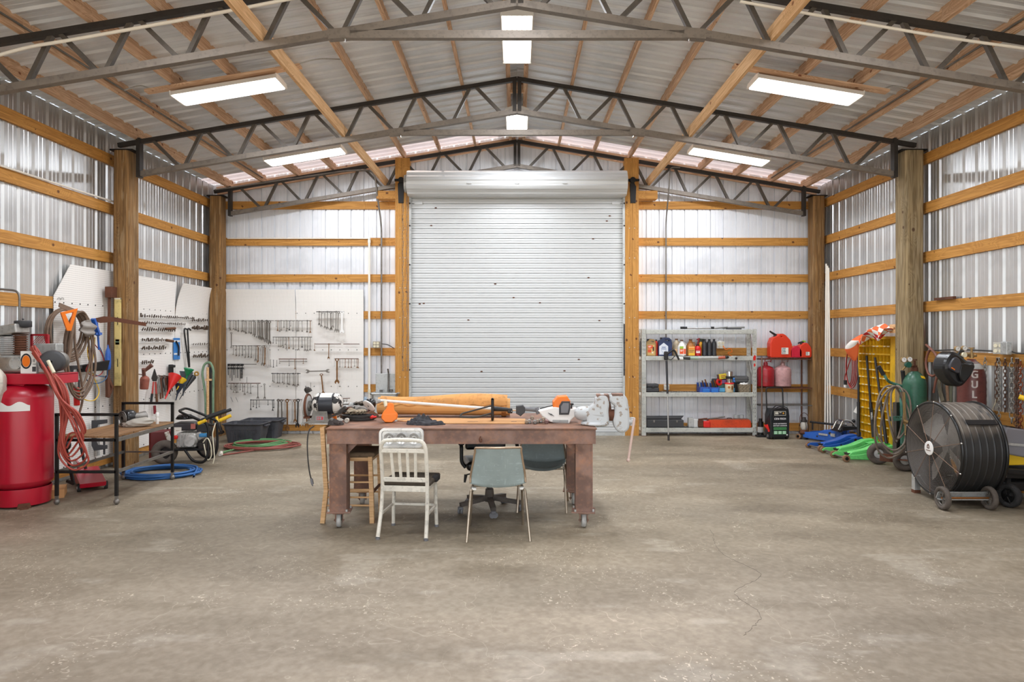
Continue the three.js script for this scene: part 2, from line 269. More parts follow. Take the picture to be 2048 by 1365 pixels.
// side walls
const PAN = 4 * RIB, WM = W + GT;
function sideWall(name, sx) {
  const w = struct(name), n = 15, g = sheetGeo(4, () => -0.01, () => roofY(WM) - 0.012);
  for (let i = 0; i < n; i++) {
    const m = obj('metal_panel', g, M.sheet, w), z0 = -BACK - GT + i * PAN;
    if (sx < 0) { m.position.set(-WM, 0, z0 + PAN); m.rotation.y = Math.PI / 2; } else { m.position.set(WM, 0, z0); m.rotation.y = -Math.PI / 2; }
  }
  const spans = [[1.4, -3.24], [-3.24, -6.16], [-6.16, -9.08], [-9.08, -12.14]];
  for (const y of GIRTS) for (const [a, b] of spans) obj('girt', board(GT, 0.138, a - b - 0.006, sx * (W + GT / 2), y, (a + b) / 2), M.girt, w);
  return w;
}
sideWall('wall_left', -1); sideWall('wall_right', 1);
// back wall (gable)
const DOORX = 1.86;
{
  const w = struct('wall_back');
  for (let i = 0; i < 12; i++) {
    const x0 = -6 * PAN + i * PAN, n = i === 3 || i === 8 ? 3 : 4, over = i > 3 && i < 8, a = i === 8 ? x0 + RIB : x0, top = (o) => (s) => roofY(o + s) - 0.004;
    if (i === 3) { const m = obj('metal_panel', sheetGeo(1, () => 4.2, top(x0 + 3 * RIB), true), M.wallback, w); m.position.set(x0 + 3 * RIB, 0, -BACK - GT); }
    if (i === 8) { const m = obj('metal_panel', sheetGeo(1, () => 4.2, top(x0), true), M.wallback, w); m.position.set(x0, 0, -BACK - GT); }
    const m = obj('metal_panel', sheetGeo(n, () => over ? 4.2 : -0.01, top(a), true), M.wallback, w); m.position.set(a, 0, -BACK - GT);
  }
  for (const y of GIRTS) for (const [a, b] of [[-5.36, -2.1], [2.1, 5.36]]) obj('girt', board(b - a, 0.138, GT, (a + b) / 2, y, -BACK - GT / 2), M.girt, w);
  // rafter boards that follow the gable
  for (const s of [-1, 1]) obj('rafter_board', board(5.4, 0.14, GT, s * 2.68, roofY(2.68) - 0.13, -BACK - GT / 2, 0, 0, -s * Math.atan(PITCH)), M.purlin, w);
}
// front wall, behind the camera, with the wide open doorway the daylight comes through
{
  const w = struct('wall_front'), z = -FRONT, t = 0.15, o = 5.1, h = 4.2;
  obj('wall_panel', [bx(WM - o + 0.06, 4.5, t, -(o + (WM - o) / 2) - 0.03, 2.25, z), bx(WM - o + 0.06, 4.5, t, o + (WM - o) / 2 + 0.03, 2.25, z)], M.sheet, w);
  obj('gable_panel', ext([[-WM, h], [WM, h], [WM, roofY(WM) - 0.01], [0, RIDGE - 0.01], [-WM, roofY(WM) - 0.01]], t, 0, 0, 0, z), M.sheet, w);
}
// roof: sheets and purlins
{
  const roof = struct('ceiling'), a = Math.atan(PITCH), L = (WM + 0.05) / Math.cos(a), g = sheetGeo(4, () => 0, () => L), gHalf = sheetGeo(2, () => 0, () => L), strip = mat('#e9e4e6', 0.6, 0, { transmission: 0.38, thickness: 0, side: THREE.DoubleSide });
  for (const s of [-1, 1]) for (let i = 0; i < 15; i++) {
    const m = obj(i ? 'roof_sheet' : 'roof_sheet', i ? g : gHalf, M.roof, roof), z0 = -BACK - GT + 0.004 + i * PAN;
    // local x -> z, local y -> down the slope, local z -> into the room (down)
    const X = V(0, 0, s), Y = V(s * Math.cos(a), -Math.sin(a), 0), Z = X.clone().cross(Y);
    m.matrixAutoUpdate = true; const q = new THREE.Quaternion().setFromRotationMatrix(new THREE.Matrix4().makeBasis(X, Y, Z)); m.quaternion.copy(q); m.position.set(0, RIDGE, s > 0 ? (i ? z0 : z0 + PAN / 2) : z0 + PAN); if (!i) { const k = obj('translucent_sheet', gHalf, strip, roof); k.quaternion.copy(q); k.position.set(0, RIDGE, s > 0 ? z0 : z0 + PAN / 2); }  // translucent end sheet lets daylight whiten the roof edge by the back wall
  }
  obj('ridge_cap', [bx(0.35, 0.012, 13.7, -0.17, RIDGE + 0.005, -5.35, 0, 0, a), bx(0.35, 0.012, 13.7, 0.17, RIDGE + 0.005, -5.35, 0, 0, -a)], M.roof, roof);
  for (const s of [-1, 1]) for (let k = 0; k < 9; k++) {
    const x = k === 8 ? 5.06 : 0.12 + 0.622 * k;
    for (const [za, zb] of [[1.3, -3.24], [-3.24, -6.16], [-6.16, -9.08], [-9.08, -BACK]]) obj('purlin', board(0.04, 0.155, za - zb - 0.004, s * x, roofY(x) - 0.0835, (za + zb) / 2, 0, 0, -s * a), M.purlin, roof);
  }
  for (const z of [-9.55, -6.6]) obj('blocking', board(0.2, 0.16, 0.038, 0, RIDGE - 0.13, z), M.purlin, roof);
}
// ------------------------------------------------------------------ posts
const TR = [6.16, 9.08, 11.95], trussOf = ['nearest', 'middle', 'rear'];
const slabTop = (x) => roofY(x) - 0.165;
function post(x, d, label, m, w = 0.2, dd = 0.26, h = 4.17) {
  const t = thing('timber_post', label, 'post', [x, 0, -d]);
  const c = 0.025, s = shp([[-w / 2 + c, -dd / 2], [w / 2 - c, -dd / 2], [w / 2, -dd / 2 + c], [w / 2, dd / 2 - c], [w / 2 - c, dd / 2], [-w / 2 + c, dd / 2], [-w / 2, dd / 2 - c], [-w / 2, -dd / 2 + c]]);
  const g = new THREE.ExtrudeGeometry(s, { depth: h, bevelEnabled: false, steps: 10 }); g.rotateX(-Math.PI / 2);
  const p = g.attributes.position; for (let i = 0; i < p.count; i++) { const y = p.getY(i), k = 1 + 0.05 * (1 - y / h) + 0.018 * Math.sin(y * 2.3 + x); p.setX(i, p.getX(i) * k); p.setZ(i, p.getZ(i) * k); }
  g.computeVertexNormals(); const gg = g.toNonIndexed(), uv = gg.attributes.uv, q = gg.attributes.position, n = gg.attributes.normal, o = rr(0, 5);
  for (let i = 0; i < q.count; i++) uv.setXY(i, q.getY(i) + o, (Math.abs(n.getX(i)) > 0.5 ? q.getZ(i) + 0.3 : q.getX(i)) + o);
  gg.userData.keepUV = true; obj('shaft', gg, m, t);
  obj('bearing_plate', bx(w + 0.1, 0.02, dd * 0.9, 0, h + 0.01, 0), M.blacksteel, t);
  return t;
}
post(-5.2, 9.08, 'brown timber post between the two left-wall pegboard groups, yellow level hung on it', M.post, 0.2, 0.27);
post(-5.24, 11.95, 'brown timber post in the back left corner beside the wrench pegboard', M.post, 0.2, 0.25);
post(5.22, 9.08, 'grey weathered timber post on the right wall behind the green gas cylinder', M.greypost, 0.24, 0.27);
post(5.24, 11.95, 'reddish-brown timber post in the back right corner beside the red fuel cans', M.post, 0.2, 0.25);
post(-5.2, 6.16, 'timber post on the left wall carrying the truss nearest the camera', M.post);
post(5.24, 6.16, 'timber post on the right wall carrying the truss nearest the camera', M.post);
// ------------------------------------------------------------------ steel trusses
function makeTruss() {
  const t = thing('roof_truss', '', 'truss'), m = M.truss, H = 0.43, e = 5.02;
  const topAt = (x) => V(x, slabTop(x) - 0.03, 0), botAt = (x) => V(x, slabTop(x) - 0.03 - H, 0);
  for (const s of [-1, 1]) {
    obj('top_chord', bar(topAt(0), topAt(s * 5.3), 0.055, 0.055), M.shadedtruss, t);
    obj('bottom_chord', bar(botAt(0), botAt(s * e), 0.065, 0.07), m, t);
    obj('end_plate', bx(0.05, H + 0.09, 0.09, s * e, (topAt(e).y + botAt(e).y) / 2, 0), M.shadedtruss, t);
    const tops = [0.59, 1.31, 2.02, 2.73, 3.446, 4.16, 4.88], bots = [0.17, 0.885, 1.60, 2.31, 3.01, 3.74, 4.45];
    for (let i = 0; i < 7; i++) {
      obj('web', bar(botAt(s * (bots[i] + 0.03)), topAt(s * (tops[i] - 0.03)), 0.04, 0.045), M.web, t);
      if (i < 6) obj('web', bar(topAt(s * (tops[i] + 0.03)), botAt(s * (bots[i + 1] - 0.03)), 0.04, 0.045), M.web, t);
    }
    obj('gusset', bx(0.2, 0.09, 0.075, s * 1.6, botAt(1.6).y - 0.012, 0, 0, 0, -s * 0.08), m, t);
  }
  const ty = botAt(1.6).y - 0.02;
  obj('tie_bar', bx(3.2, 0.07, 0.06, 0, ty, 0.005), m, t);
  obj('king_post', [bx(0.05, H + 0.02, 0.07, -0.033, topAt(0).y - H / 2, 0), bx(0.05, H + 0.02, 0.07, 0.033, topAt(0).y - H / 2, 0)], M.shadedtruss, t);
  for (const e of [-1.55, 1.55]) obj('bolt', cyl(0.015, 0.015, 0.03, e, ty - 0.045, 0.01), M.chrome, t);
  return t;
}
M.web = mat('#5a534b', 0.5, 0.25, { map: T.dirt }); M.shadedtruss = mat('#37322e', 0.55, 0.25, { map: T.dirt });  // bottom chords paler, top chords darker: lit and shaded tones in the colours
const truss = makeTruss();
const trussLabels = ['black steel web truss nearest the camera, crossing the top of the picture', 'black steel web truss between the front and rear pairs of long lights', 'black steel web truss against the back wall above the roll-up door'];
TR.forEach((d, i) => { const t = i ? dup(truss) : truss; t.position.z = -d; t.userData.label = trussLabels[i]; });
// pale timbers laid lengthwise on the bottom chords
for (const s of [-1, 1]) {
  const b = obj('brace_timber', board(0.038, 0.14, 8.9, s * 2.3, slabTop(2.3) - 0.03 - 0.43 + 0.033 + 0.072, -7.7), M.brace);
  tag(b, s < 0 ? 'pale lengthwise timber on the truss chords above the pegboard side' : 'pale lengthwise timber on the truss chords above the grey shelving side', 'timber');
}
// ------------------------------------------------------------------ lamps
const glow = new THREE.MeshStandardMaterial({ color: '#ffffff', emissive: '#fffdf8', emissiveIntensity: 1.6, roughness: 0.4 });
const lampLabels = ['long ceiling light over the red compressor side, front pair', 'long ceiling light over the drum fan side, front pair', 'long ceiling light nearer the back wall on the pegboard side', 'long ceiling light nearer the back wall on the grey shelving side', 'long ceiling light out of view above the camera on the compressor side', 'long ceiling light out of view above the camera on the fan side'];
{
  let k = 0; const a = Math.atan(PITCH);
  for (const d of [7.78, 10.58, 4.7]) for (const s of [-1, 1]) {  // the last pair is out of view, placed to light the front bay
    const x = s * 3.28, y = roofY(x) - 0.165 - 0.045 - 0.045, t = thing('ceiling_light', lampLabels[k++], 'light', [x, y, -d]);
    t.rotation.z = -s * a;
    obj('housing', ext([[-0.17, -0.03], [0.17, -0.03], [0.15, 0.02], [0.09, 0.04], [-0.09, 0.04], [-0.15, 0.02]], 1.2, 0, 0, 0, 0, 0, Math.PI / 2, 0), M.white, t);
    obj('diffuser', [rbx(1.17, 0.03, 0.325, 0.012, 0, -0.032, 0)], glow, t);
    for (const e of [-0.6, 0.6]) obj('end_cap', bx(0.012, 0.06, 0.345, e, -0.01, 0), M.white, t);
    const L = new THREE.RectAreaLight('#f2f7ff', LAMP_POWER, 1.15, 0.31); L.position.set(0, -0.055, 0); L.rotation.x = -Math.PI / 2; t.add(L);
    if (d > 4.8) { const b = obj('mounting_board', board(1.75, 0.028, 0.1, x, y + 0.058, -d + 0.15, 0, 0, -s * a), M.purlin); tag(b, (s < 0 ? 'wooden board holding the light on the compressor side' : 'wooden board holding the light on the fan side') + (d < 8 ? ', front pair' : ', rear pair'), 'board'); }
  }
  const rl = ['six-tube light hanging at the ridge in front of the middle truss', 'six-tube light hanging at the ridge above the roll-up door', 'six-tube light hanging at the ridge out of view above the camera']; k = 0;
  for (const d of [7.47, 10.38, 4.6]) {  // the last one is out of view and lights the front bay
    const t = thing('high_bay_light', rl[k++], 'light', [0, 4.97, -d]);
    obj('housing', ext([[-0.165, 0.0], [0.165, 0.0], [0.16, 0.02], [0.0, 0.075], [-0.16, 0.02]], 1.2, 0, 0, 0.012, 0), M.white, t);
    for (let i = 0; i < 6; i++) obj('light_tube', cyl(0.014, 0.014, 1.16, -0.1325 + i * 0.053, -0.008, 0, Math.PI / 2), glow, t);
    for (let i = 0; i < 7; i++) obj('reflector_fin', ext([[-0.012, 0.012], [0.012, 0.012], [0, -0.012]], 1.17, 0, -0.159 + i * 0.053, 0, 0), M.white, t);
    for (const e of [-0.6, 0.6]) obj('end_cap', bx(0.335, 0.04, 0.012, 0, 0, e), M.white, t);
    for (const z of [-0.4, 0.4]) obj('hanger_chain', rod(V(0, 0.08, z), V(0, 0.34, z), 0.004), M.chrome, t);
    const L = new THREE.RectAreaLight('#f2f7ff', LAMP_POWER, 0.31, 1.15); L.position.set(0, -0.03, 0); L.rotation.x = -Math.PI / 2; t.add(L);
  }
}
// ------------------------------------------------------------------ roll-up door
{
  const d = struct('door_1'), z = -11.93, W2 = 1.845, top = 4.28, p = 0.0868, h = 4.12;
  // each corrugation of the curtain
  const prof = [[0, 0], [0.016, 0.0], [0.022, -0.014], [0.028, -0.014], [0.034, 0], [0.074, 0.004], [0.08, -0.004], p ? [p, -0.004] : 0];
  const pos = []; const pr = [[0, -0.02], [0.006, 0], [0.039, 0.001], [0.0425, -0.005], [0.047, -0.005], [0.05, 0.001], [0.081, 0], [0.0868, -0.02]];
  for (let i = 0; i < pr.length - 1; i++) { const [y0, a] = pr[i], [y1, b] = pr[i + 1]; pos.push(-W2, y0, a, W2, y0, a, W2, y1, b, -W2, y0, a, W2, y1, b, -W2, y1, b); pos.push(-W2, y0, a - 0.003, W2, y1, b - 0.003, W2, y0, a - 0.003, -W2, y0, a - 0.003, -W2, y1, b - 0.003, W2, y1, b - 0.003); }
  const g = new THREE.BufferGeometry(); g.setAttribute('position', new THREE.Float32BufferAttribute(pos, 3)); g.computeVertexNormals(); const G = ready(g);
  M.curtain = mat('#d2d4d4', 0.42, 0.2);
  for (let i = 0; i < 48; i++) { const s = obj('curtain_slat', G, M.curtain, d); s.position.set(0, 0.06 + i * p, z); }
  obj('bottom_bar', bx(2 * W2, 0.06, 0.04, 0, 0.03, z), M.galv, d);
  // coil hood with rolled ribs
  const cp = []; const R = 0.24; for (let i = 0; i <= 72; i++) { const a = i / 72 * Math.PI * 2; cp.push([R + 0.006 * Math.sign(Math.sin(i * Math.PI / 4 + 0.3)) , a]); }
  const cs = cp.map(([r, a]) => [r * Math.cos(a), r * Math.sin(a) * 0.92]);
  obj('coil', ext(cs, 3.76, 0, 0, 4.37, z + 0.14, 0, Math.PI / 2, 0), M.curtain, d);
  for (const x of [-0.82, 0, 0.82]) obj('coil_tab', bx(0.08, 0.02, 0.01, x * 0.98, 4.33, z + 0.14 + 0.243), M.curtain, d);
  for (const s of [-1, 1]) {
    obj('guide_rail', [bx(0.035, h + 0.1, 0.012, s * 1.857, (h + 0.1) / 2, z + 0.045), bx(0.012, h + 0.1, 0.09, s * 1.875, (h + 0.1) / 2, z), bx(0.035, h + 0.1, 0.012, s * 1.857, (h + 0.1) / 2, z - 0.04)], M.galv, d);
    const b = []; for (const y of [0.45, 1.15, 1.62, 2.3, 2.98, 3.66, 4.05]) b.push(cyl(0.014, 0.014, 0.012, s * 1.866, y, z + 0.055, Math.PI / 2)); obj('bolt', b, M.black, d);
    obj('bracket', [ext([[-0.04, -0.3], [0.04, -0.3], [0.05, -0.02], [0.1 * -s, 0.1], [0.02 * -s, 0.12], [-0.05, 0.02]], 0.03, 0.004, s * 1.995, 4.33, z + 0.19), rod(V(s * 1.86, 4.43, z + 0.16), V(s * 2.11, 4.43, z + 0.16), 0.022), cyl(0.05, 0.05, 0.05, s * 1.99, 4.42, z + 0.2, Math.PI / 2)], M.blacksteel, d);
  }
  obj('chain_wheel', [lathe([[0.02, -0.02], [0.15, -0.03], [0.16, -0.01], [0.14, 0], [0.16, 0.01], [0.15, 0.03], [0.02, 0.02]], 30, -1.905, 4.36, z + 0.16, 0, 0, Math.PI / 2)], M.galv, d);
  obj('slide_lock', [bx(0.14, 0.05, 0.01, -1.72, 4.06, z + 0.012), bx(0.14, 0.05, 0.01, 1.73, 4.06, z + 0.012)], M.curtain, d);
  obj('pull_strap', bx(0.02, 0.9, 0.012, 1.865, 1.5, z + 0.06), M.black, d);
  // bullet-like dings in the curtain
  const dg = []; for (const [x, y] of [[-1.42, 3.98], [-1.5, 3.67], [-0.38, 2.65], [1.25, 2.76], [1.33, 3.44], [1.57, 3.75], [1.62, 3.84], [-1.7, 2.3], [0.4, 2.32], [-0.06, 2.41], [1.44, 2.01], [-0.85, 2.02], [-0.62, 1.12], [0.83, 1.13], [1.08, 1.33], [-1.63, 2.31]]) dg.push(sph(0.014, x, y, z + 0.004, 1.5, 0.8, 0.25, 8)); obj('ding', dg, M.rustbrown, d);
  // chain loop
  const c = []; for (let i = 0; i < 95; i++) { const y = 4.3 - i * 0.0335; for (const x of [-1.965, -1.89]) c.push(place(new THREE.TorusGeometry(0.013, 0.0035, 4, 8), x + 0.006 * Math.sin(i * 0.7), y, z + 0.19, 0, (i % 2) * 1.57, 0)); }
  const ch = obj('hoist_chain', c, M.dullsteel); tag(ch, 'long thin hoist chain loop hanging beside the roll-up door', 'chain');
}
for (const s of [-1, 1]) {
  const t = thing('door_post', s < 0 ? 'honey-coloured double timber door post on the sink side of the roll-up door' : 'honey-coloured double timber door post on the grey shelving side of the roll-up door', 'post', [s * 2.0, 0, -11.97]);
  const top = slabTop(2.0) + 0.0; obj('plank', board(0.135, top, 0.14, s * -0.062, top / 2, 0), M.girt, t); obj('plank', board(0.115, top, 0.13, s * 0.066, top / 2, 0.008), M.girt, t);
  const b = []; for (let i = 0; i < 7; i++) for (const x of [-0.04, 0.05]) b.push(cyl(0.008, 0.008, 0.008, x, 0.5 + i * 0.52, 0.076, Math.PI / 2, 0, 0, 8)); obj('bolt_head', b, M.galv, t);
  const hb = obj('header_block', board(0.33, 0.14, 0.2, s * 2.29, 4.21, -12.02), M.girt); tag(hb, s < 0 ? 'short timber block bolted to the door post on the sink side' : 'short timber block bolted to the door post on the shelving side', 'block');
}

// ------------------------------------------------------------------ left wall: pegboards and what hangs on them
const LW = (px, py, off = 0) => { const X = W - off, d = X * FOCAL / (VPX - px); return V(-X, YAT(py, d), -d); };
const RW = (px, py, off = 0) => { const X = W - off, d = X * FOCAL / (px - VPX); return V(X, YAT(py, d), -d); };
function pegBoard(label, w, h, bend, corner = 0) {   // local x across, y up, front +z
  const t = thing('pegboard', label, 'pegboard'), nx = 16, ny = 30, g = new THREE.PlaneGeometry(w, h, nx, ny); g.translate(0, h / 2, 0);
  const back = g.clone(), p = g.attributes.position, q = back.attributes.position;
  const f = (a, z0) => { for (let i = 0; i < a.count; i++) { let x = a.getX(i), y = a.getY(i); const k = Math.max(0, (y - h + 0.6) / 0.6), cut = corner ? Math.max(0, -x + w * 0.5 - w * 0.72) * 0 : 0; let yy = y - cut; if (corner) { const lim = h - corner * clamp((-w / 2 + 0.3 - x) / 0.3); yy = Math.min(y, lim); } a.setXYZ(i, x, yy, z0 + bend * k * k * (1 - 0.4 * (x / w + 0.5))); } };
  f(p, 0.006); f(q, 0); g.computeVertexNormals(); const gi = back.toNonIndexed(), gp = gi.attributes.position;
  for (let i = 0; i < gp.count; i += 3) { const a = [gp.getX(i), gp.getY(i), gp.getZ(i)]; gp.setXYZ(i, gp.getX(i + 1), gp.getY(i + 1), gp.getZ(i + 1)); gp.setXYZ(i + 1, ...a); }
  gi.computeVertexNormals();
  obj('hardboard', [g, gi, bx(0.004, h - Math.max(corner, 0.6), 0.006, -w / 2, (h - Math.max(corner, 0.6)) / 2, 0.003), bx(0.004, h - 0.6, 0.006, w / 2, (h - 0.6) / 2, 0.003)], M.peg, t);
  const s = []; for (const y of [0.03, 0.68, 1.33, 1.98]) for (let x = -w / 2 + 0.02; x < w / 2; x += 0.152) s.push(cyl(0.0075, 0.0075, 0.006, x, y, 0.009, Math.PI / 2, 0, 0, 8));
  obj('screw_head', s, M.black, t).userData.kind = 'stuff';
  return t;
}
{
  const X = -(W - 0.004);
  const a = pegBoard('white pegboard with a cut corner behind the coiled brown cable', 1.2, 2.45, 0.0, 0.4); a.position.set(X, 0.14, -8.51); a.rotation.y = Math.PI / 2;
  const b = pegBoard('white pegboard with bolt cutters and socket rails, just past the brown post', 1.22, 2.44, 0.05); b.position.set(X, 0.14, -10.1); b.rotation.y = Math.PI / 2;
  const c = pegBoard('white pegboard with its top edge bent out, holding the funnels near the corner', 1.22, 2.43, 0.13); c.position.set(X, 0.14, -11.33); c.rotation.y = Math.PI / 2;
}
// air compressor
{
  const cx = -5.07, d = 7.0, t = thing('air_compressor', 'red upright air compressor tank with a pump on top at the left edge', 'compressor', [cx, 0, -d]);
  const R = 0.268;
  obj('tank', [lathe([[0.01, 0.13], [0.12, 0.14], [0.2, 0.17], [0.25, 0.215], [R, 0.25], [R + 0.002, 0.262], [R, 0.274], [R, 1.085], [R + 0.002, 1.1], [R, 1.115], [0.255, 1.16], [0.22, 1.205], [0.15, 1.235], [0.01, 1.25]], 48)], M.red, t);
  obj('skirt', [lathe([[0.235, 0.02], [0.243, 0.02], [0.255, 0.19], [0.247, 0.19], [0.235, 0.02]], 40)], M.red, t);
  for (const a of [0.9, 2.6, 4.6]) obj('foot', [ext([[-0.06, 0], [0.06, 0], [0.045, 0.05], [-0.045, 0.05]], 0.012, 0.002, 0.255 * Math.cos(a), 0, 0.255 * Math.sin(a), 0, Math.PI / 2 - a, 0), bx(0.07, 0.012, 0.07, 0.275 * Math.cos(a), 0.006, 0.275 * Math.sin(a), 0, -a, 0)], M.rustbrown, t);
  obj('platform', [rbx(0.66, 0.02, 0.38, 0.006, 0.12, 1.335, 0), rbx(0.66, 0.1, 0.012, 0.004, 0.12, 1.29, 0.185), rbx(0.014, 0.1, 0.38, 0.004, 0.443, 1.29, 0), rbx(0.66, 0.1, 0.012, 0.004, 0.12, 1.29, -0.185), ext([[-0.2, 0], [0.2, 0], [0.12, -0.12], [-0.12, -0.12]], 0.012, 0, 0, 1.34, 0.15)], M.red, t);
  // pump: crankcase, finned cylinders, cover plate
  const pump = obj('crankcase', [rbx(0.26, 0.18, 0.24, 0.03, -0.02, 1.44, 0.03), ...[0, 1, 2, 3].map((i) => bx(0.27, 0.008, 0.25, -0.02, 1.39 + i * 0.032, 0.03))], M.steel, t);
  obj('cover_plate', [cyl(0.062, 0.062, 0.02, 0.045, 1.45, 0.158, Math.PI / 2), ...[0, 1, 2, 3].map((i) => cyl(0.009, 0.009, 0.012, 0.045 + 0.045 * Math.cos(i * 1.57 + 0.8), 1.45 + 0.045 * Math.sin(i * 1.57 + 0.8), 0.17, Math.PI / 2, 0, 0, 6))], M.galv, pump);
  obj('cylinder_head', [rbx(0.3, 0.1, 0.2, 0.015, -0.16, 1.78, -0.02, 0, 0, 0.15), ...Array.from({ length: 11 }, (_, i) => bx(0.2, 0.006, 0.2, -0.155, 1.53 + i * 0.021, -0.02))], M.steel, t);
  obj('finned_cylinder', [cyl(0.05, 0.05, 0.2, 0.0, 1.63, 0.03), ...Array.from({ length: 9 }, (_, i) => cyl(i > 7 ? 0.075 : 0.062, 0.062, 0.01, 0.0, 1.545 + i * 0.024, 0.03))], M.rustbrown, t);
  const gd = obj('belt_guard', [bx(0.17, 0.02, 0.02, 0.06, 1.735, -0.16), bx(0.17, 0.02, 0.02, 0.06, 1.55, -0.16), bx(0.02, 0.2, 0.02, -0.02, 1.64, -0.16), bx(0.025, 0.2, 0.03, 0.145, 1.64, -0.16)], M.redtank, t);
  const mesh = []; for (let i = -4; i < 9; i++) mesh.push(bar(V(-0.02 + Math.max(0, i * 0.022), 1.56 + Math.max(0, -i * 0.022), -0.16), V(-0.02 + Math.min(0.16, i * 0.022 + 0.17), 1.56 + Math.min(0.17, 0.17 - (i * 0.022) + 0.0), -0.16), 0.004)); obj('mesh', mesh, M.redtank, gd);
  // motor with its black end bell towards the camera
  const mo = obj('motor', [lathe([[0.01, -0.18], [0.1, -0.17], [0.105, -0.1], [0.105, 0.06], [0.01, 0.06]], 28, 0.35, 1.465, 0.0, Math.PI / 2, 0, -0.5)], M.dullsteel, t);
  obj('end_bell', [lathe([[0.01, 0.15], [0.085, 0.145], [0.108, 0.12], [0.113, 0.06], [0.113, 0.0], [0.01, 0.0]], 30, 0.35, 1.465, 0.06, Math.PI / 2, 0, -0.5)], M.darkgrey, mo);
  obj('control_box', rbx(0.24, 0.13, 0.12, 0.01, 0.17, 1.58, -0.14), M.galv, t);
  // torn white tape and the two paper labels, wrapped round the tank
  const wrap = (a0, a1, f0, f1, n = 10) => { const pos = []; for (let i = 0; i < n; i++) { const p0 = i / n, p1 = (i + 1) / n, A = mix(a0, a1, p0), B = mix(a0, a1, p1), r = R + 0.0025, pt = (a, y) => [r * Math.sin(a), y, r * Math.cos(a)]; const q = [pt(A, f0(p0)), pt(B, f0(p1)), pt(B, f1(p1)), pt(A, f1(p0))]; for (const k of [0, 1, 2, 0, 2, 3]) pos.push(...q[k]); } const g = new THREE.BufferGeometry(); g.setAttribute('position', new THREE.Float32BufferAttribute(pos, 3)); g.computeVertexNormals(); return g; };
  obj('tape', wrap(-0.63, 0.85, () => 0.975, (p) => p < 0.1 ? 0.976 + p * 0.6 : p < 0.32 ? 1.04 + (p > 0.22 && p < 0.3 ? 0.03 : 0) : 1.05 - 0.02 * Math.sin(p * 14), 24), M.white, t);
  const lab = (name, a0, a1, y0, y1) => obj(name, wrap(a0, a1, () => y0, () => y1), M.white, t);
  lab('paper_label', -1.5, -1.02, 0.64, 0.74); lab('paper_label', -1.5, -1.15, 0.3, 0.52);
  obj('label_print', [wrap(-1.4, -1.08, () => 0.722, () => 0.73), wrap(-1.4, -1.2, () => 0.7, () => 0.706), wrap(-1.4, -1.08, () => 0.68, () => 0.686), wrap(-1.4, -1.18, () => 0.49, () => 0.505), wrap(-1.4, -1.18, () => 0.46, () => 0.466), wrap(-1.4, -1.18, () => 0.44, () => 0.446), wrap(-1.4, -1.2, () => 0.42, () => 0.426)], M.darkgrey, t);
}
// white bag hung on the compressor
{
  const g = new THREE.SphereGeometry(0.5, 28, 22), p = g.attributes.position;
  for (let i = 0; i < p.count; i++) { const x = p.getX(i), y = p.getY(i), z = p.getZ(i), a = Math.atan2(z, x), k = 1 + 0.1 * Math.sin(a * 7 + y * 5) + 0.06 * Math.sin(a * 13 - y * 9), w = y > 0.2 ? 1 - (y - 0.2) * 1.5 : 1; p.setXYZ(i, x * k * w * 0.21, y * 0.45, z * k * w * 0.2); } g.computeVertexNormals();
  const m = obj('bag', [place(g, -5.16, 1.24, -6.72), tube([V(-5.16, 1.45, -6.72), V(-5.19, 1.55, -6.78), V(-5.2, 1.5, -6.9)], 0.008)], mat('#e4ddcf', 0.85, 0, { map: T.dirt })); tag(m, 'crumpled white bag hanging at the front of the red compressor, at the frame edge', 'bag');
}
// printed belt box on the platform
{
  const t = thing('belt_box', 'small white carton with a black belt printed round an orange picture, on the compressor', 'box', [-4.905, 1.345, -6.87], 0.15);
  obj('carton', rbx(0.145, 0.225, 0.05, 0.003, 0, 0.1125, 0), M.white, t);
  const s = shp(circ(0.05).map(([x, y]) => [x, y * 1.55])); s.holes.push(new THREE.Path(circ(0.038).map(([x, y]) => new THREE.Vector2(x, y * 1.6))));
  obj('printed_belt', ext(s, 0.002, 0, -0.02, 0.125, 0.026), M.black, t);
  obj('printed_picture', ext(circ(0.036).map(([x, y]) => [x, y * 1.6]), 0.001, 0, -0.02, 0.125, 0.0262), M.orange, t);
  obj('print', [bx(0.03, 0.004, 0.001, 0.055, 0.09, 0.0258), bx(0.03, 0.004, 0.001, 0.055, 0.1, 0.0258), bx(0.034, 0.05, 0.001, 0.053, 0.045, 0.0258), bx(0.004, 0.03, 0.001, 0.045, 0.13, 0.0258), bx(0.004, 0.03, 0.001, 0.055, 0.13, 0.0258), ext(circ(0.014), 0.001, 0, 0.053, 0.19, 0.026)], M.darkgrey, t).userData.kind = 'stuff';
}
// bent conduit with a flat grey cap
{
  const t = thing('gooseneck_pipe', 'bent grey conduit ending in a flat grey cap above the compressor', 'pipe'), d = 7.05;
  obj('conduit', pipe([P(-90, 574, d), P(8, 579, d), P(39, 582, d), P(39, 642, d)], 0.011, 0.13), M.dullsteel, t);
  obj('cap', [lathe([[0.01, 0.0], [0.03, -0.006], [0.078, 0.004], [0.078, 0.06], [0.07, 0.068], [0.01, 0.07]], 28, XAT(46, d), YAT(655, d), -d), sph(0.01, XAT(46, d), YAT(639, d), -d)], M.darkgrey, t);
}
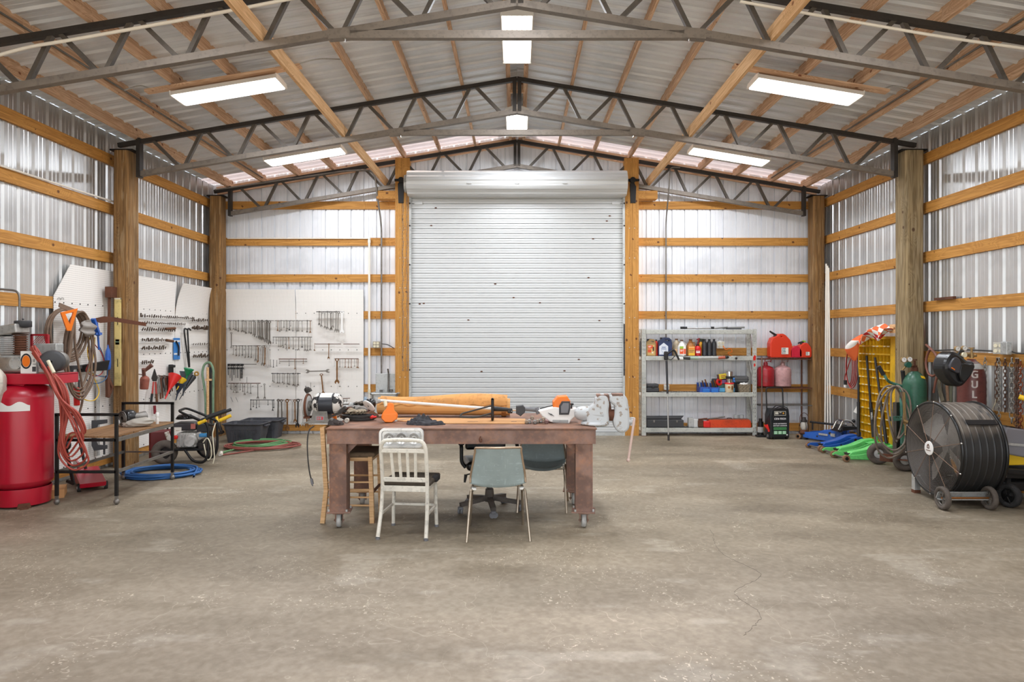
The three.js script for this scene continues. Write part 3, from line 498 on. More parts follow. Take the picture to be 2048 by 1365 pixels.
// red air hose thrown over the compressor
{
  const pts = [], d = 6.78, A = [[64, 692], [68, 700], [60, 696], [70, 694], [66, 704]];
  for (let k = 0; k < 7; k++) {
    const j = k * 2.2; const q = (x, y, dd = 0) => pts.push(P(x + rr(-2, 2), y + rr(-2, 2), d + dd + rr(-0.03, 0.03)));
    q(A[k % 5][0], A[k % 5][1], 0.03); q(88 + j * 0.8, 738 + j, -0.02); q(112 + j, 785 + j * 1.2, -0.02); q(140 + j * 1.2, 838 - j, 0.02); q(160 + j * 0.7, 880 - j, 0.06); q(178 - k * 6, 925 - k * 10, 0.1); q(150 - k * 4, 940 - k * 8, 0.1); q(118 + k * 2, 915 - k * 10, 0.06); q(121 + k * 3, 850 - k * 4, 0.06); q(118 + k * 2, 790 - j, 0.04); q(92, 728, 0.05);
  }
  const h = obj('air_hose', tube(pts, 0.0095, 560, 8), M.hosered); tag(h, 'faded red air hose slung over the compressor and looped down beside it', 'hose');
  const s = obj('hose_tag', [rod(P(96, 722, 6.72), P(108, 746, 6.7), 0.016)], M.cream); s.parent.remove(s); s.name = 'tag_sleeve'; h.add(s);
}
// brown welding cable in a big coil on the pegboard
{
  const pts = [], c = LW(130, 664, 0.12), n = 9;
  for (let k = 0; k < n; k++) for (let i = 0; i < 14; i++) {
    const a = Math.PI / 2 + i / 14 * 2 * Math.PI, low = k > 4, R = low ? 0.25 + 0.016 * ((k * 3) % 5) : 0.34 + 0.018 * ((k * 3) % 5), H = low ? 0.36 + 0.02 * k : 0.26 + 0.012 * k, zc = c.z - (low ? 0.14 : 0) , yc = c.y + 0.27 - H - (low ? 0.03 : 0);
    pts.push(V(c.x + 0.012 * k + rr(-0.012, 0.012), yc + H * Math.sin(a), zc + R * 0.86 * Math.cos(a) + rr(-0.008, 0.008)));
  }
  const e = LW(163, 765, 0.2), f = LW(165, 800, 0.16), g = LW(158, 830, 0.14); pts.push(LW(150, 690, 0.22), e, f, g);
  const m = obj('welding_cable', tube(pts, 0.013, 900, 7), M.cable); tag(m, 'thick brown cable hung in a big coil on the cut-corner pegboard', 'cable');
  const st = obj('strap', [bar(LW(150, 622, 0.27), LW(138, 720, 0.27), 0.045, 0.008, V(1, 0, 0)), bar(LW(118, 610, 0.27), LW(152, 624, 0.27), 0.05, 0.008, V(1, 0, 0))], M.cable); tag(st, 'dusty brown webbing strap hanging down across the coiled brown cable', 'strap');
}
{
  const onL = (name, label, cat, geoms, m) => tag(obj(name, geoms, m), label, cat);
  const O = LW(137, 635, 0.3), tri = [[-0.075, 0.05], [0.085, 0.1], [0.02, -0.15], [-0.015, -0.15]];
  onL('orange_bracket', 'bright orange triangular plastic tool hung on the coiled brown cable', 'tool', [ext(tri, 0.03, 0.004, O.x, O.y, O.z, 0, 0.85, 0, [[[-0.035, 0.035], [0.045, 0.06], [0.01, -0.08]]])], M.orange);
  const b = LW(176, 657, 0.24), g = new THREE.SphereGeometry(0.12, 16, 12), p = g.attributes.position; for (let i = 0; i < p.count; i++) p.setXYZ(i, p.getX(i) * 0.35 + 0.02 * Math.sin(p.getY(i) * 60), p.getY(i) * 0.85, p.getZ(i) * 1.1 + 0.02 * Math.sin(p.getX(i) * 50)); g.computeVertexNormals();
  onL('plastic_bag', 'grey translucent plastic bag hanging between the brown cable coil and the blue bar', 'bag', place(g, b.x, b.y, b.z), mat('#9b948c', 0.4, 0, { transparent: true, opacity: 0.9 }));
  onL('blue_bar', 'blue metal clamp hanging at a slant right of the grey plastic bag', 'clamp', [bar(LW(186, 638, 0.22), LW(197, 671, 0.22), 0.05, 0.03), bar(LW(190, 668, 0.22), LW(202, 668, 0.22), 0.03, 0.03), rod(LW(194, 645, 0.2), LW(198, 700, 0.2), 0.012)], M.blue);
  onL('saw', 'rusty flat saw blade sticking out from the pegboard towards the yellow level', 'saw', [ext([[0, 0.02], [0.09, 0.045], [0.2, 0.035], [0.55, -0.03], [0.55, -0.075], [0.2, -0.02], [0.05, -0.04], [0, -0.02]], 0.006, 0, LW(191, 640, 0.2).x, LW(191, 640, 0.2).y, LW(191, 640, 0.2).z, 0, 0.6, 0)], M.rustbrown);
  onL('blue_tool', 'blue handled power tool hanging by its cord left of the yellow level', 'tool', [lathe([[0.005, 0], [0.03, 0.01], [0.036, 0.06], [0.034, 0.2], [0.028, 0.25], [0.012, 0.29], [0.005, 0.33]], 16, LW(216, 741, 0.1).x, LW(216, 741, 0.1).y, LW(216, 741, 0.1).z)], M.blue);
  const cordL = (name, label, pts, r, m) => onL(name.replace('cord', 'cable'), label, 'cable', tube(pts.map(([x, y, o = 0.16]) => LW(x, y, o)), r, pts.length * 8, 6), m);
  cordL('yellow_cord', 'thin yellow cord looping down over the cut-corner pegboard', [[181, 672], [175, 700], [180, 730], [190, 760], [198, 785], [190, 800], [170, 800], [160, 790], [165, 770], [182, 735], [188, 705], [190, 675]], 0.006, M.yellowplastic);
  cordL('red_cord', 'thin red cord with a wide loop left of the blue tool', [[182, 676], [190, 690], [202, 705], [208, 725], [205, 745], [192, 753], [178, 748], [172, 742], [180, 720], [176, 700]], 0.006, M.redcord);
  cordL('blue_cord', 'thin dark blue cord curling from the blue tool under the black tray', [[197, 690], [204, 705], [210, 722], [215, 742], [213, 756], [200, 766], [182, 766], [172, 757], [178, 745], [195, 752], [210, 754]], 0.0065, mat('#2c5478', 0.5));
  onL('black_tray', 'black metal tray standing out from the cut-corner pegboard', 'tray', [ext([[-0.18, 0], [0.2, 0.06], [0.17, -0.06], [-0.16, -0.07]], 0.07, 0.003, LW(184, 732, 0.1).x, LW(184, 732, 0.1).y, LW(184, 732, 0.1).z, 0, 1.1, 0)], M.blacksteel);
  onL('wood_strip', 'narrow pale wooden strip standing upright on the cut-corner pegboard', 'strip', [bar(LW(196, 760, 0.05), LW(196, 912, 0.05), 0.06, 0.012, V(1, 0, 0))], M.lightgrey);
  { const t = thing('grease_gun', 'bright red cylinder with a grey nozzle hanging left of the yellow cord', 'grease gun'), q = LW(154, 812, 0.16); obj('barrel', lathe([[0.005, 0], [0.03, 0.004], [0.032, 0.02], [0.032, 0.2], [0.028, 0.215], [0.005, 0.22]], 18, q.x, q.y, q.z, 0.06), M.redplastic, t); obj('nozzle', lathe([[0.013, 0.21], [0.013, 0.26], [0.008, 0.29], [0.004, 0.3]], 12, q.x, q.y, q.z + 0.005, 0.06), M.steel, t); }
  const cl = (name, label, px, py, s) => { const q = LW(px, py, 0.06); onL(name, label, 'clamp', [ext([[0, 0.15], [0.13, 0.15], [0.13, 0.12], [0.05, 0.11], [0.035, 0.06], [0.035, -0.06], [0.05, -0.1], [0.13, -0.11], [0.13, -0.14], [0.02, -0.15], [0, -0.1]].map(([x, y]) => [x * s, y * s]), 0.03, 0.004, q.x, q.y, q.z, 0, 0.7, 0), rod(V(q.x + 0.08 * s, q.y - 0.2 * s, q.z - 0.07 * s), V(q.x + 0.08 * s, q.y - 0.02 * s, q.z - 0.07 * s), 0.01 * s)], M.darkgrey); };
  cl('c_clamp', 'dark C-clamp hanging under the coiled brown cable', 137, 758, 1.0); cl('c_clamp', 'dark C-clamp hanging low on the pegboard behind the black cart', 184, 872, 1.25);
  { const t = thing('bar_clamp', 'long rusty bar clamp hanging upright left of the yellow level', 'clamp'); obj('bar', bar(LW(219, 578, 0.09), LW(216, 760, 0.09), 0.022, 0.03), M.rustbrown, t); obj('head', bx(0.08, 0.14, 0.13, LW(222, 587, 0.1).x, LW(222, 585, 0.1).y, LW(222, 585, 0.1).z), M.rustbrown, t); obj('jaw', [bar(LW(214, 752, 0.1), LW(224, 776, 0.12), 0.03, 0.04), bar(LW(215, 752, 0.1), LW(216, 795, 0.12), 0.035, 0.05), bar(LW(216, 795, 0.12), LW(224, 775, 0.12), 0.03, 0.03)], M.rustbrown, t); }
  const hk = []; for (const x of [118, 125]) { const q = LW(x, 600, 0.02); hk.push(tor(0.025, 0.003, q.x, q.y, q.z, 0, Math.PI / 2, 0, 6, 12, Math.PI)); hk[hk.length - 1].scale(1, 1, 1); } for (const [i, h] of hk.entries()) tag(obj('wire_hook', h, M.steel), i ? 'empty wire hook on the cut-corner pegboard, the one farther from the compressor' : 'empty wire hook on the cut-corner pegboard, the one nearer the compressor', 'hook');
  // yellow level on the post
  const t = thing('spirit_level', 'long pale yellow spirit level hung upright on the brown post', 'level', [XAT(234, 8.9), YAT(772, 8.9), -8.92]), L = 175 * 8.9 / FOCAL, hole = (y) => rrect(0.02, 0.11, 0.009, 0, y);
  obj('beam', ext([[-0.038, 0], [0.038, 0], [0.038, L], [-0.038, L]], 0.022, 0.002, 0, 0, 0, 0, 0, 0, [hole(L * 0.26), hole(L * 0.74)]), mat('#e3cd85', 0.45, 0, { map: T.dirt }), t);
  obj('slot_back', [bx(0.024, 0.12, 0.008, 0, L * 0.26, -0.004), bx(0.024, 0.12, 0.008, 0, L * 0.74, -0.004)], M.black, t); obj('vial', [bx(0.05, 0.07, 0.026, 0, L * 0.5, 0), cyl(0.008, 0.008, 0.05, 0, L * 0.5, 0.014, 0, 0, Math.PI / 2)], M.sage, t); obj('end_cap', [bx(0.08, 0.02, 0.028, 0, L - 0.005, 0)], M.cream, t);
}
// black cart with a plank top
{
  const x0 = -4.7, x1 = -4.09, z0 = -6.97, z1 = -8.2, t = thing('steel_cart', 'black angle-iron cart with a worn plank top beside the compressor', 'cart'), b = 0.028;
  const posts = [[x0, z0], [x1, z0], [x0 - 0.03, z1], [x1 - 0.05, z1]];
  posts.forEach(([x, z]) => { obj('upright', bar(V(x, 0.09, z), V(x, 0.92, z), b, b), M.blacksteel, t); const c = obj('caster', [sph(0.03, x, 0.031, z, 1, 1, 0.75, 14), bx(0.026, 0.05, 0.026, x, 0.08, z)], M.dullsteel, t); });
  obj('end_rail', bar(V(x0 - b / 2, 0.92, z0), V(x1 + b / 2, 0.92, z0), b, b), M.blacksteel, t); obj('end_rail', bar(V(x0 - 0.03 - b / 2, 0.92, z1), V(x1 - 0.05 + b / 2, 0.92, z1), b, b), M.blacksteel, t);
  obj('lower_rail', bar(V(x0, 0.335, z0), V(x1, 0.335, z0), b, b), M.blacksteel, t); obj('lower_rail', bar(V(x0, 0.335, z1), V(x1 - 0.05, 0.335, z1), b * 0.6, b * 0.6), M.dullsteel, t);
  obj('side_rail', bar(V(x0, 0.335, z0), V(x0 - 0.03, 0.335, z1), b, b), M.dullsteel, t); obj('side_rail', bar(V(x1, 0.335, z0), V(x1 - 0.05, 0.335, z1), b, b), M.dullsteel, t);
  obj('top_rail', bar(V(x0, 0.66, z0), V(x0 - 0.03, 0.66, z1), b, b), M.dullsteel, t); obj('top_rail', bar(V(x1, 0.66, z0), V(x1 - 0.05, 0.66, z1), b * 1.3, b), M.dullsteel, t); obj('top_rail', bar(V(x0, 0.66, z0), V(x1, 0.66, z0), b, b), M.blacksteel, t);
  const w = (x1 - x0 - 0.03); obj('plank_top', board(w, 0.018, z0 - z1 + 0.0, (x0 + x1) / 2 - 0.02, 0.69, (z0 + z1) / 2), M.ply, t);
  // on the cart
  const m = thing('motor_coil', 'dark fan motor with a white hub lying on the cart top', 'motor', [-4.42, 0.699, -7.75], -0.5);
  obj('drum', lathe([[0.01, -0.06], [0.085, -0.06], [0.095, -0.03], [0.095, 0.03], [0.08, 0.06], [0.01, 0.06]], 24, 0, 0.095, 0, Math.PI / 2, 0, 0), M.blackgloss, m); obj('hub', sph(0.032, -0.06, 0.05, 0.075, 1, 1, 0.7), M.white, m);
  obj('cage', [0, 1, 2, 3].map((i) => tor(0.08 - i * 0.016, 0.005, 0, 0.095, 0.065)), M.dullsteel, m); obj('spindle', cyl(0.045, 0.06, 0.14, 0.05, 0.1, -0.1, Math.PI / 2, 0, 0), M.dullsteel, m);
  const g = new THREE.SphereGeometry(1, 24, 16), p = g.attributes.position; for (let i = 0; i < p.count; i++) { const x = p.getX(i), y = p.getY(i), z = p.getZ(i), k = 1 + 0.16 * Math.sin(x * 9 + z * 7) * Math.cos(y * 8); p.setXYZ(i, x * k * 0.16, Math.max(-0.04, y * k * 0.055), z * k * 0.08); } g.computeVertexNormals();
  tag(obj('plastic_sack', place(g, -4.28, 0.742, -7.72, 0, 0.3, 0.12), mat('#b9b2a6', 0.3, 0, { transparent: true, opacity: 0.85 })), 'crumpled clear plastic bag lying beside the dark motor on the cart', 'bag');
  tag(obj('small_bottle', lathe([[0.005, 0], [0.017, 0.002], [0.018, 0.06], [0.012, 0.075], [0.012, 0.085], [0.018, 0.085], [0.018, 0.135], [0.005, 0.137]], 16, -4.19, 0.699, -7.95), M.white), 'small white bottle standing at the far corner of the cart top', 'bottle');
}
// red floor jack and boards under the cut-corner pegboard
{
  const t = thing('red_floor_jack', 'red and white floor jack with a black handle half hidden behind the red hose', 'jack', [-4.92, 0, -7.85], -0.9);
  obj('chassis', [ext([[-0.3, 0.04], [0.32, 0.05], [0.34, 0.09], [0.1, 0.12], [-0.28, 0.17], [-0.32, 0.1]], 0.24, 0.006, 0, 0, 0)], M.red, t); obj('side_label', bx(0.34, 0.1, 0.004, -0.1, 0.24, 0.13), M.white, t); obj('label_plate', bx(0.34, 0.1, 0.02, -0.1, 0.24, 0.11), M.red, t);
  for (const [x, z] of [[-0.25, 0.13], [0.28, 0.13], [-0.25, -0.13], [0.28, -0.13]]) { const w = obj('wheel', cyl(0.045, 0.045, 0.03, x, 0.045, z, Math.PI / 2), M.rubber, t); obj('hub', cyl(0.018, 0.018, 0.034, x, 0.045, z, Math.PI / 2), M.white, w); }
  obj('handle', rod(V(-0.2, 0.1, 0.0), V(-0.42, 0.75, 0.1), 0.016), M.black, t);
  tag(obj('board_scrap', board(0.2, 0.09, 0.3, -4.98, 0.046, -7.35, 0, 0.5, 0), M.cardboard), 'short brown board offcut on the floor beside the compressor skirt', 'board');
  const bl = thing('lever_bar', 'black steel lever standing inside the loops of the red air hose', 'bar'); obj('shaft', bar(P(125, 865, 7.5), P(147, 968, 7.5), 0.03, 0.02), M.black, bl); obj('grip', sph(0.05, XAT(135, 7.5), YAT(890, 7.5), -7.48, 1, 1.2, 0.8), M.black, bl); obj('foot', bar(P(134, 962, 7.5), P(148, 968, 7.5), 0.03, 0.03), M.black, bl);
}
// blue hose coil on the floor
{
  const mk = (cx, cz, rx, rz, n, r, y0) => { const pts = []; for (let k = 0; k < n; k++) { const a0 = rr(-0.1, 0.1), ex = rr(0.86, 1.06), ez = rr(0.82, 1.1), ox = rr(-0.05, 0.05), oz = rr(-0.03, 0.03); for (let i = 0; i < 12; i++) { const a = i / 12 * 2 * Math.PI + a0; pts.push(V(cx + ox + rx * ex * Math.cos(a), y0 + r + Math.floor(k / 2) * r * 1.1 + rr(0, 0.004), cz + oz + rz * ez * Math.sin(a))); } } return pts; };
  const p1 = mk(-4.42, -8.5, 0.42, 0.36, 8, 0.0125, 0.002); p1.push(V(-3.98, 0.02, -8.42), V(-3.93, 0.02, -8.3));
  tag(obj('blue_hose', tube(p1, 0.0125, 500, 7), M.hoseblue), 'blue air hose coiled on the floor under the black cart', 'hose');
  const p2 = mk(-4.05, -10.8, 0.42, 0.36, 7, 0.012, 0.002); p2.push(V(-4.3, 0.02, -10.2), V(-4.32, 0.02, -9.98));
  tag(obj('green_hose', tube(p2, 0.012, 450, 7), M.hosegreen), 'green garden hose coiled on the floor in front of the black tub', 'hose');
  const p3 = mk(-3.98, -10.62, 0.54, 0.4, 5, 0.011, 0.03); p3.forEach((p) => { p.y = Math.max(0.012, p.y - 0.018); }); p3.push(V(-4.1, 0.014, -10.05), V(-4.26, 0.014, -9.86));
  tag(obj('red_hose', tube(p3, 0.011, 360, 7), mat('#8d4a40', 0.6)), 'dull red hose lying in wide loops around the green garden hose', 'hose');
  for (const [x, z] of [[-4.32, -9.95], [-4.27, -9.83]]) tag(obj('hose_coupling', [cyl(0.022, 0.026, 0.05, x, 0.026, z, Math.PI / 2, 0.3, 0)], M.offwhite), x < -4.3 ? 'pale coupling on the end of the green garden hose' : 'pale coupling on the end of the dull red hose', 'coupling');
}
// black tub
{
  const d = 11.15, t = thing('plastic_tub', 'black ribbed plastic tub in front of the wrench pegboard', 'tub', [XAT(489, d), 0, -d - 0.1], -0.05);
  const ring = (w, h, y, r = 0.06) => rrect(w, h, r).map(([x, z]) => V(x, y, z));
  const loft = (rings) => { const pos = []; for (let k = 0; k < rings.length - 1; k++) { const A = rings[k], B = rings[k + 1]; for (let i = 0; i < A.length; i++) { const j = (i + 1) % A.length; for (const p of [A[i], B[i], B[j], A[i], B[j], A[j]]) pos.push(p.x, p.y, p.z); } } const g = new THREE.BufferGeometry(); g.setAttribute('position', new THREE.Float32BufferAttribute(pos, 3)); g.computeVertexNormals(); return g; };
  const base = rrect(0.53, 0.33, 0.05); const bottom = ext(base, 0.01, 0, 0, 0.006, 0, Math.PI / 2);
  obj('body', [loft([ring(0.53, 0.33, 0), ring(0.59, 0.39, 0.21), ring(0.6, 0.4, 0.21), ring(0.62, 0.42, 0.3), ring(0.61, 0.41, 0.3), ring(0.57, 0.37, 0.2), ring(0.52, 0.32, 0.012)]), bottom], M.darkplastic = mat('#4d4e54', 0.6, 0, { map: T.dirt }), t);
  obj('rim', loft([ring(0.63, 0.43, 0.285), ring(0.67, 0.47, 0.3), ring(0.67, 0.47, 0.312), ring(0.61, 0.41, 0.312), ring(0.61, 0.41, 0.3)]), M.darkplastic, t);
  for (let i = 0; i < 6; i++) obj('rib', rbx(0.016, 0.2, 0.012, 0.004, -0.2 + i * 0.08, 0.1, 0.187, 0.14), M.darkplastic, t); for (const s of [-1, 1]) obj('handle', rbx(0.05, 0.03, 0.16, 0.01, s * 0.335, 0.27, 0), M.darkplastic, t);
  const t2 = dup(t, 'second black plastic tub, mostly hidden behind the first one'); t2.position.set(t.position.x + 0.1, 0, t.position.z - 0.5 + 0.02); t2.rotation.y = 0.03;
}
// pressure washer
{
  const t = thing('pressure_washer', 'petrol pressure washer with a black tube frame and a yellow spray gun', 'pressure washer', [-4.38, 0, -9.35], 0.12);
  const bk = M.blacksteel;
  for (const [x, z, r] of [[-0.38, 0.12, 0.165], [-0.0, -0.42, 0.15]]) { const w = obj('wheel', [tor(r - 0.055, 0.055, x, r, z, 0, 0.25, 0, 12, 30)], M.dustyrubber, t); obj('rim', [cyl(r - 0.075, r - 0.075, 0.07, x, r, z, Math.PI / 2, 0, 0.25), cyl(0.03, 0.03, 0.1, x, r, z, Math.PI / 2, 0, 0.25)], M.black, w); }
  // frame: two side loops and top handle
  for (const z of [0.18, -0.2]) obj('frame_tube', pipe([V(-0.1, 0.2, z), V(0.02, 0.05, z + 0.05), V(0.17, 0.03, z + 0.06), V(0.22, 0.16, z + 0.05), V(0.2, 0.5, z), V(0.17, 0.56, z), V(-0.04, 0.66, z * 0.9)], 0.018, 0.08), bk, t);
  obj('base_plate', rbx(0.52, 0.03, 0.36, 0.008, -0.12, 0.2, 0), bk, t);
  obj('top_rack', [pipe([V(-0.06, 0.66, 0.17), V(-0.2, 0.72, 0.14), V(-0.2, 0.73, -0.16), V(-0.04, 0.66, -0.18), V(0.22, 0.53, -0.19), V(0.24, 0.52, 0.17), V(-0.06, 0.66, 0.17)], 0.016, 0.07), ...[0, 1, 2, 3].map((i) => bar(V(-0.13 + i * 0.075, 0.692 - i * 0.036, 0.13), V(-0.13 + i * 0.075, 0.692 - i * 0.036, -0.15), 0.022, 0.008))], bk, t);
  obj('engine_block', [rbx(0.26, 0.2, 0.24, 0.03, -0.1, 0.32, 0.02), ...[0, 1, 2, 3, 4].map((i) => rbx(0.015, 0.19, 0.26, 0.004, -0.17 + i * 0.04, 0.33, 0.03)), cyl(0.07, 0.08, 0.1, -0.03, 0.32, 0.17, Math.PI / 2), rbx(0.07, 0.1, 0.09, 0.02, 0.07, 0.38, 0.1, 0, 0, 0.3)], mat('#cfccc6', 0.4, 0.25, { map: T.dirt }), t);
  obj('fuel_tank', rbx(0.3, 0.11, 0.26, 0.035, -0.13, 0.5, 0.0), mat('#3c3a3c', 0.35), t); obj('tank_label', bx(0.06, 0.07, 0.003, -0.01, 0.51, 0.133), mat('#c5766a', 0.5), t); obj('tank_label', bx(0.12, 0.05, 0.003, -0.22, 0.475, 0.133), M.offwhite, t);
  obj('recoil_cover', [lathe([[0.01, 0.06], [0.08, 0.055], [0.11, 0.02], [0.12, 0], [0.01, 0]], 24, -0.16, 0.6, 0, 0), ...[0, 1, 2, 3, 4].map((i) => bx(0.02, 0.02, 0.14, -0.22 + i * 0.035, 0.63, 0.03))], M.blackgloss, t); obj('air_cleaner', rbx(0.15, 0.12, 0.14, 0.02, 0.1, 0.48, 0.05), M.darkgrey, t);
  obj('oil_cap', rbx(0.07, 0.05, 0.05, 0.015, -0.23, 0.37, 0.17), M.redplastic, t); obj('pump', [cyl(0.055, 0.055, 0.14, 0.09, 0.27, 0.05, Math.PI / 2), rbx(0.09, 0.1, 0.1, 0.02, 0.1, 0.24, 0.1)], M.darksteel, t); obj('pump_cover', rbx(0.11, 0.05, 0.08, 0.015, 0.13, 0.39, 0.14), mat('#3f86b8', 0.4), t);
  obj('pressure_hose', tube([V(0.14, 0.3, 0.2), V(0.2, 0.36, 0.22), V(0.24, 0.28, 0.22), V(0.24, 0.1, 0.2), V(0.2, 0.06, 0.2), V(0.17, 0.2, 0.21), V(0.15, 0.28, 0.2)], 0.008), M.cream, t);
  const gun = obj('spray_gun', [rod(V(0.12, 0.6, 0.2), V(0.48, 0.73, 0.12), 0.022), rod(V(0.2, 0.64, 0.18), V(0.42, 0.715, 0.13), 0.03)], M.black, t); obj('yellow_trim', [rod(V(0.08, 0.555, 0.21), V(0.18, 0.6, 0.2), 0.024), rod(V(0.34, 0.585, 0.15), V(0.48, 0.65, 0.13), 0.024)], M.yellowplastic, gun);
  obj('hose_hook', pipe([V(0.28, 0.55, 0.14), V(0.26, 0.42, 0.2), V(0.3, 0.1, 0.24), V(0.28, 0.02, 0.24)], 0.007, 0.04), M.cream, t);
}
// red and white machine corner behind the pressure washer wheel
{
  const t = thing('tool_case', 'dark red case standing between the brown post and the pressure washer', 'case', [-4.98, 0, -9.55], 0.5); obj('shell', rbx(0.3, 0.42, 0.16, 0.03, 0, 0.21, 0), mat('#6a2523', 0.5), t); obj('trim', [rbx(0.06, 0.24, 0.02, 0.008, 0.1, 0.28, 0.085, 0, 0, 0.3)], M.offwhite, t); obj('handle', pipe([V(-0.08, 0.41, 0), V(-0.08, 0.46, 0), V(0.08, 0.46, 0), V(0.08, 0.41, 0)], 0.012, 0.03), M.black, t);
}
// socket rails on the pegboard past the post
{
  const rail = (name, label, short, x0, x1, y0, y1, n, tall, sock) => {
    const a = LW(x0, y0, 0.05), b = LW(x1, y1, 0.05), r = thing('socket_rail', label, 'rail', [a.x, a.y, a.z]); obj('strip', [bar(V(0, 0, 0), b.clone().sub(a), 0.012, 0.006), bar(V(0, -0.03, 0), b.clone().sub(a).setY(b.y - a.y - 0.03), 0.004, 0.004)], M.dullsteel, r);
    for (let i = 0; i < n; i++) { const q = a.clone().lerp(b, (i + 0.5) / n), k = dup(sock, ord(i) + ' socket from the post, ' + short, 'sockets on rail ' + name); k.position.set(q.x + 0.012, q.y - 0.005, q.z); k.scale.set(tall * rr(0.6, 1.0), tall * rr(0.45, 1.1), tall * rr(0.6, 1)); k.rotation.set(rr(-0.3, 0.3), 0, -0.2 + rr(-0.3, 0.3)); }
  };
  const s = obj('socket', lathe([[0.006, 0.04], [0.011, 0.04], [0.012, 0.0], [0.012, -0.012], [0.009, -0.02], [0.005, -0.02], [0.006, 0.04]], 10), mat('#5b4c40', 0.5, 0.6)); s.userData = { label: 'x', category: 'socket' };
  const L = [['one', 'narrow steel rail with sockets, topmost on the pegboard past the brown post', 281, 388, 632, 637, 26, 1], ['two', 'narrow steel rail with sockets, second down past the brown post', 281, 370, 645.5, 649, 22, 0.9], ['three', 'narrow steel rail with sockets, third down past the brown post', 281, 350, 659, 660.5, 16, 1.2], ['four', 'narrow steel rail with sockets left of the blue package', 281, 331, 680, 680.5, 13, 1.1], ['five', 'narrow steel rail with sockets below the one beside the blue package', 281, 331, 697, 696, 12, 1.3], ['six', 'short steel rail with sockets above the red sprayer cup', 281, 306, 726, 724, 6, 1.2], ['seven', 'short steel rail with sockets beside the post at the corner, upper', 382, 415, 641, 641, 9, 1.2], ['eight', 'short steel rail with tall sockets beside the corner post, second', 382, 415, 656, 657, 10, 1.6], ['nine', 'thin steel rail with sockets beside the corner post, third', 383, 423, 689, 688, 9, 0.8], ['ten', 'thick steel rail with sockets beside the corner post, lowest', 384, 422, 713, 712, 10, 1.5]];
  s.userData.label = 'lone dark socket tight against the brown post on the topmost rail'; { const q = LW(282, 632, 0.06); s.position.copy(q); }
  const S = ['on the topmost rail past the brown post', 'on the second rail past the brown post', 'on the third rail past the brown post', 'on the rail left of the blue package', 'on the rail below the one beside the blue package', 'on the short rail above the red spray cup', 'on the upper short rail at the corner post', 'on the tall-socket rail at the corner post', 'on the thin third rail at the corner post', 'on the lowest rail at the corner post'];
  L.forEach(([n, l, ...r], i) => rail(n, l, S[i], r[0], r[1], r[2], r[3], r[4], r[5] * 0.8, s));
  const onL = (name, label, cat, geoms, m) => tag(obj(name, geoms, m), label, cat);
  onL('wooden_rod', 'reddish brown round rod at the end of the third socket rail', 'rod', [rod(LW(331, 658, 0.07), LW(350, 657, 0.07), 0.018)], M.brownleather); onL('wooden_plug', 'reddish brown plug just left of the blue package', 'plug', [rod(LW(333, 681, 0.07), LW(346, 683, 0.07), 0.021)], M.brownleather);
  // blue package, pry bars
  { const t = thing('tool_package', 'blue hanging card holding a small tool on the pegboard', 'package'), q = LW(353.5, 698, 0.03); obj('card', bx(0.005, 0.34, 0.2, q.x, q.y, q.z), mat('#2f7bc4', 0.4), t); obj('wrapped_tool', tube([V(q.x + 0.015, q.y + 0.12, q.z + 0.05), V(q.x + 0.02, q.y + 0.03, q.z - 0.02), V(q.x + 0.02, q.y - 0.11, q.z - 0.02)], 0.012), M.black, t); obj('printed_strip', [bx(0.007, 0.03, 0.18, q.x, q.y + 0.12, q.z), bx(0.007, 0.025, 0.1, q.x, q.y - 0.08, q.z + 0.04)], M.white, t); }
  onL('pry_bar', 'black hooked pry bar, the one of the pair nearer the blue package', 'bar', [pipe([LW(376, 660, 0.07), LW(369, 657, 0.07), LW(368.5, 664, 0.07), LW(378, 735, 0.07)], 0.013, 0.04)], M.black);
  onL('pry_bar', 'black hooked pry bar, the one of the pair farther from the blue package', 'bar', [pipe([LW(381, 661, 0.07), LW(378, 657, 0.07), LW(375, 659, 0.07), LW(379, 735, 0.07)], 0.013, 0.04)], M.black);
  // sprayer cup, bolt cutters, pliers row, funnels
  { const t = thing('suction_gun', 'rusty red spray gun cup hanging beside the brown post', 'spray gun'), q = LW(288, 779, 0.14); obj('cup', lathe([[0.005, 0], [0.05, 0.0], [0.055, 0.01], [0.062, 0.14], [0.05, 0.17], [0.02, 0.19], [0.005, 0.19]], 20, q.x, q.y, q.z, 0, 0, -0.08), mat('#a5604f', 0.6, 0.2, { map: T.dirt }), t); obj('gun_body', [rod(V(q.x, q.y + 0.18, q.z), V(q.x + 0.02, q.y + 0.29, q.z + 0.05), 0.025), rod(V(q.x, q.y + 0.25, q.z), V(q.x + 0.1, q.y + 0.34, q.z - 0.02), 0.02, 0.03), rod(V(q.x, q.y + 0.2, q.z), V(-W + 0.002, q.y + 0.22, q.z), 0.006)], mat('#8d6155', 0.5, 0.4, { map: T.dirt }), t); }
  { const t = thing('bolt_cutter', 'red-handled bolt cutters hanging jaws up on the pegboard', 'bolt cutters'), q = (x, y) => LW(x, y, 0.1); obj('jaws', [ext([[-0.035, 0], [0, 0.13], [0.035, 0], [0.02, -0.04], [-0.02, -0.04]], 0.03, 0.004, q(309, 757).x, q(309, 757).y, q(309, 757).z, 0, 0.8, 0)], M.darksteel, t); for (const [xa, xb] of [[307, 302], [311, 314]]) { const h = obj('handle', rod(q(xa, 764), q((xa + xb * 1.2) / 2.2, 790), 0.012), mat('#b8443c', 0.45), t); obj('grip', rod(q((xa + xb * 1.2) / 2.2, 788), q(xb, 806), 0.017), xa < 309 ? M.black : M.brownleather, h); } }
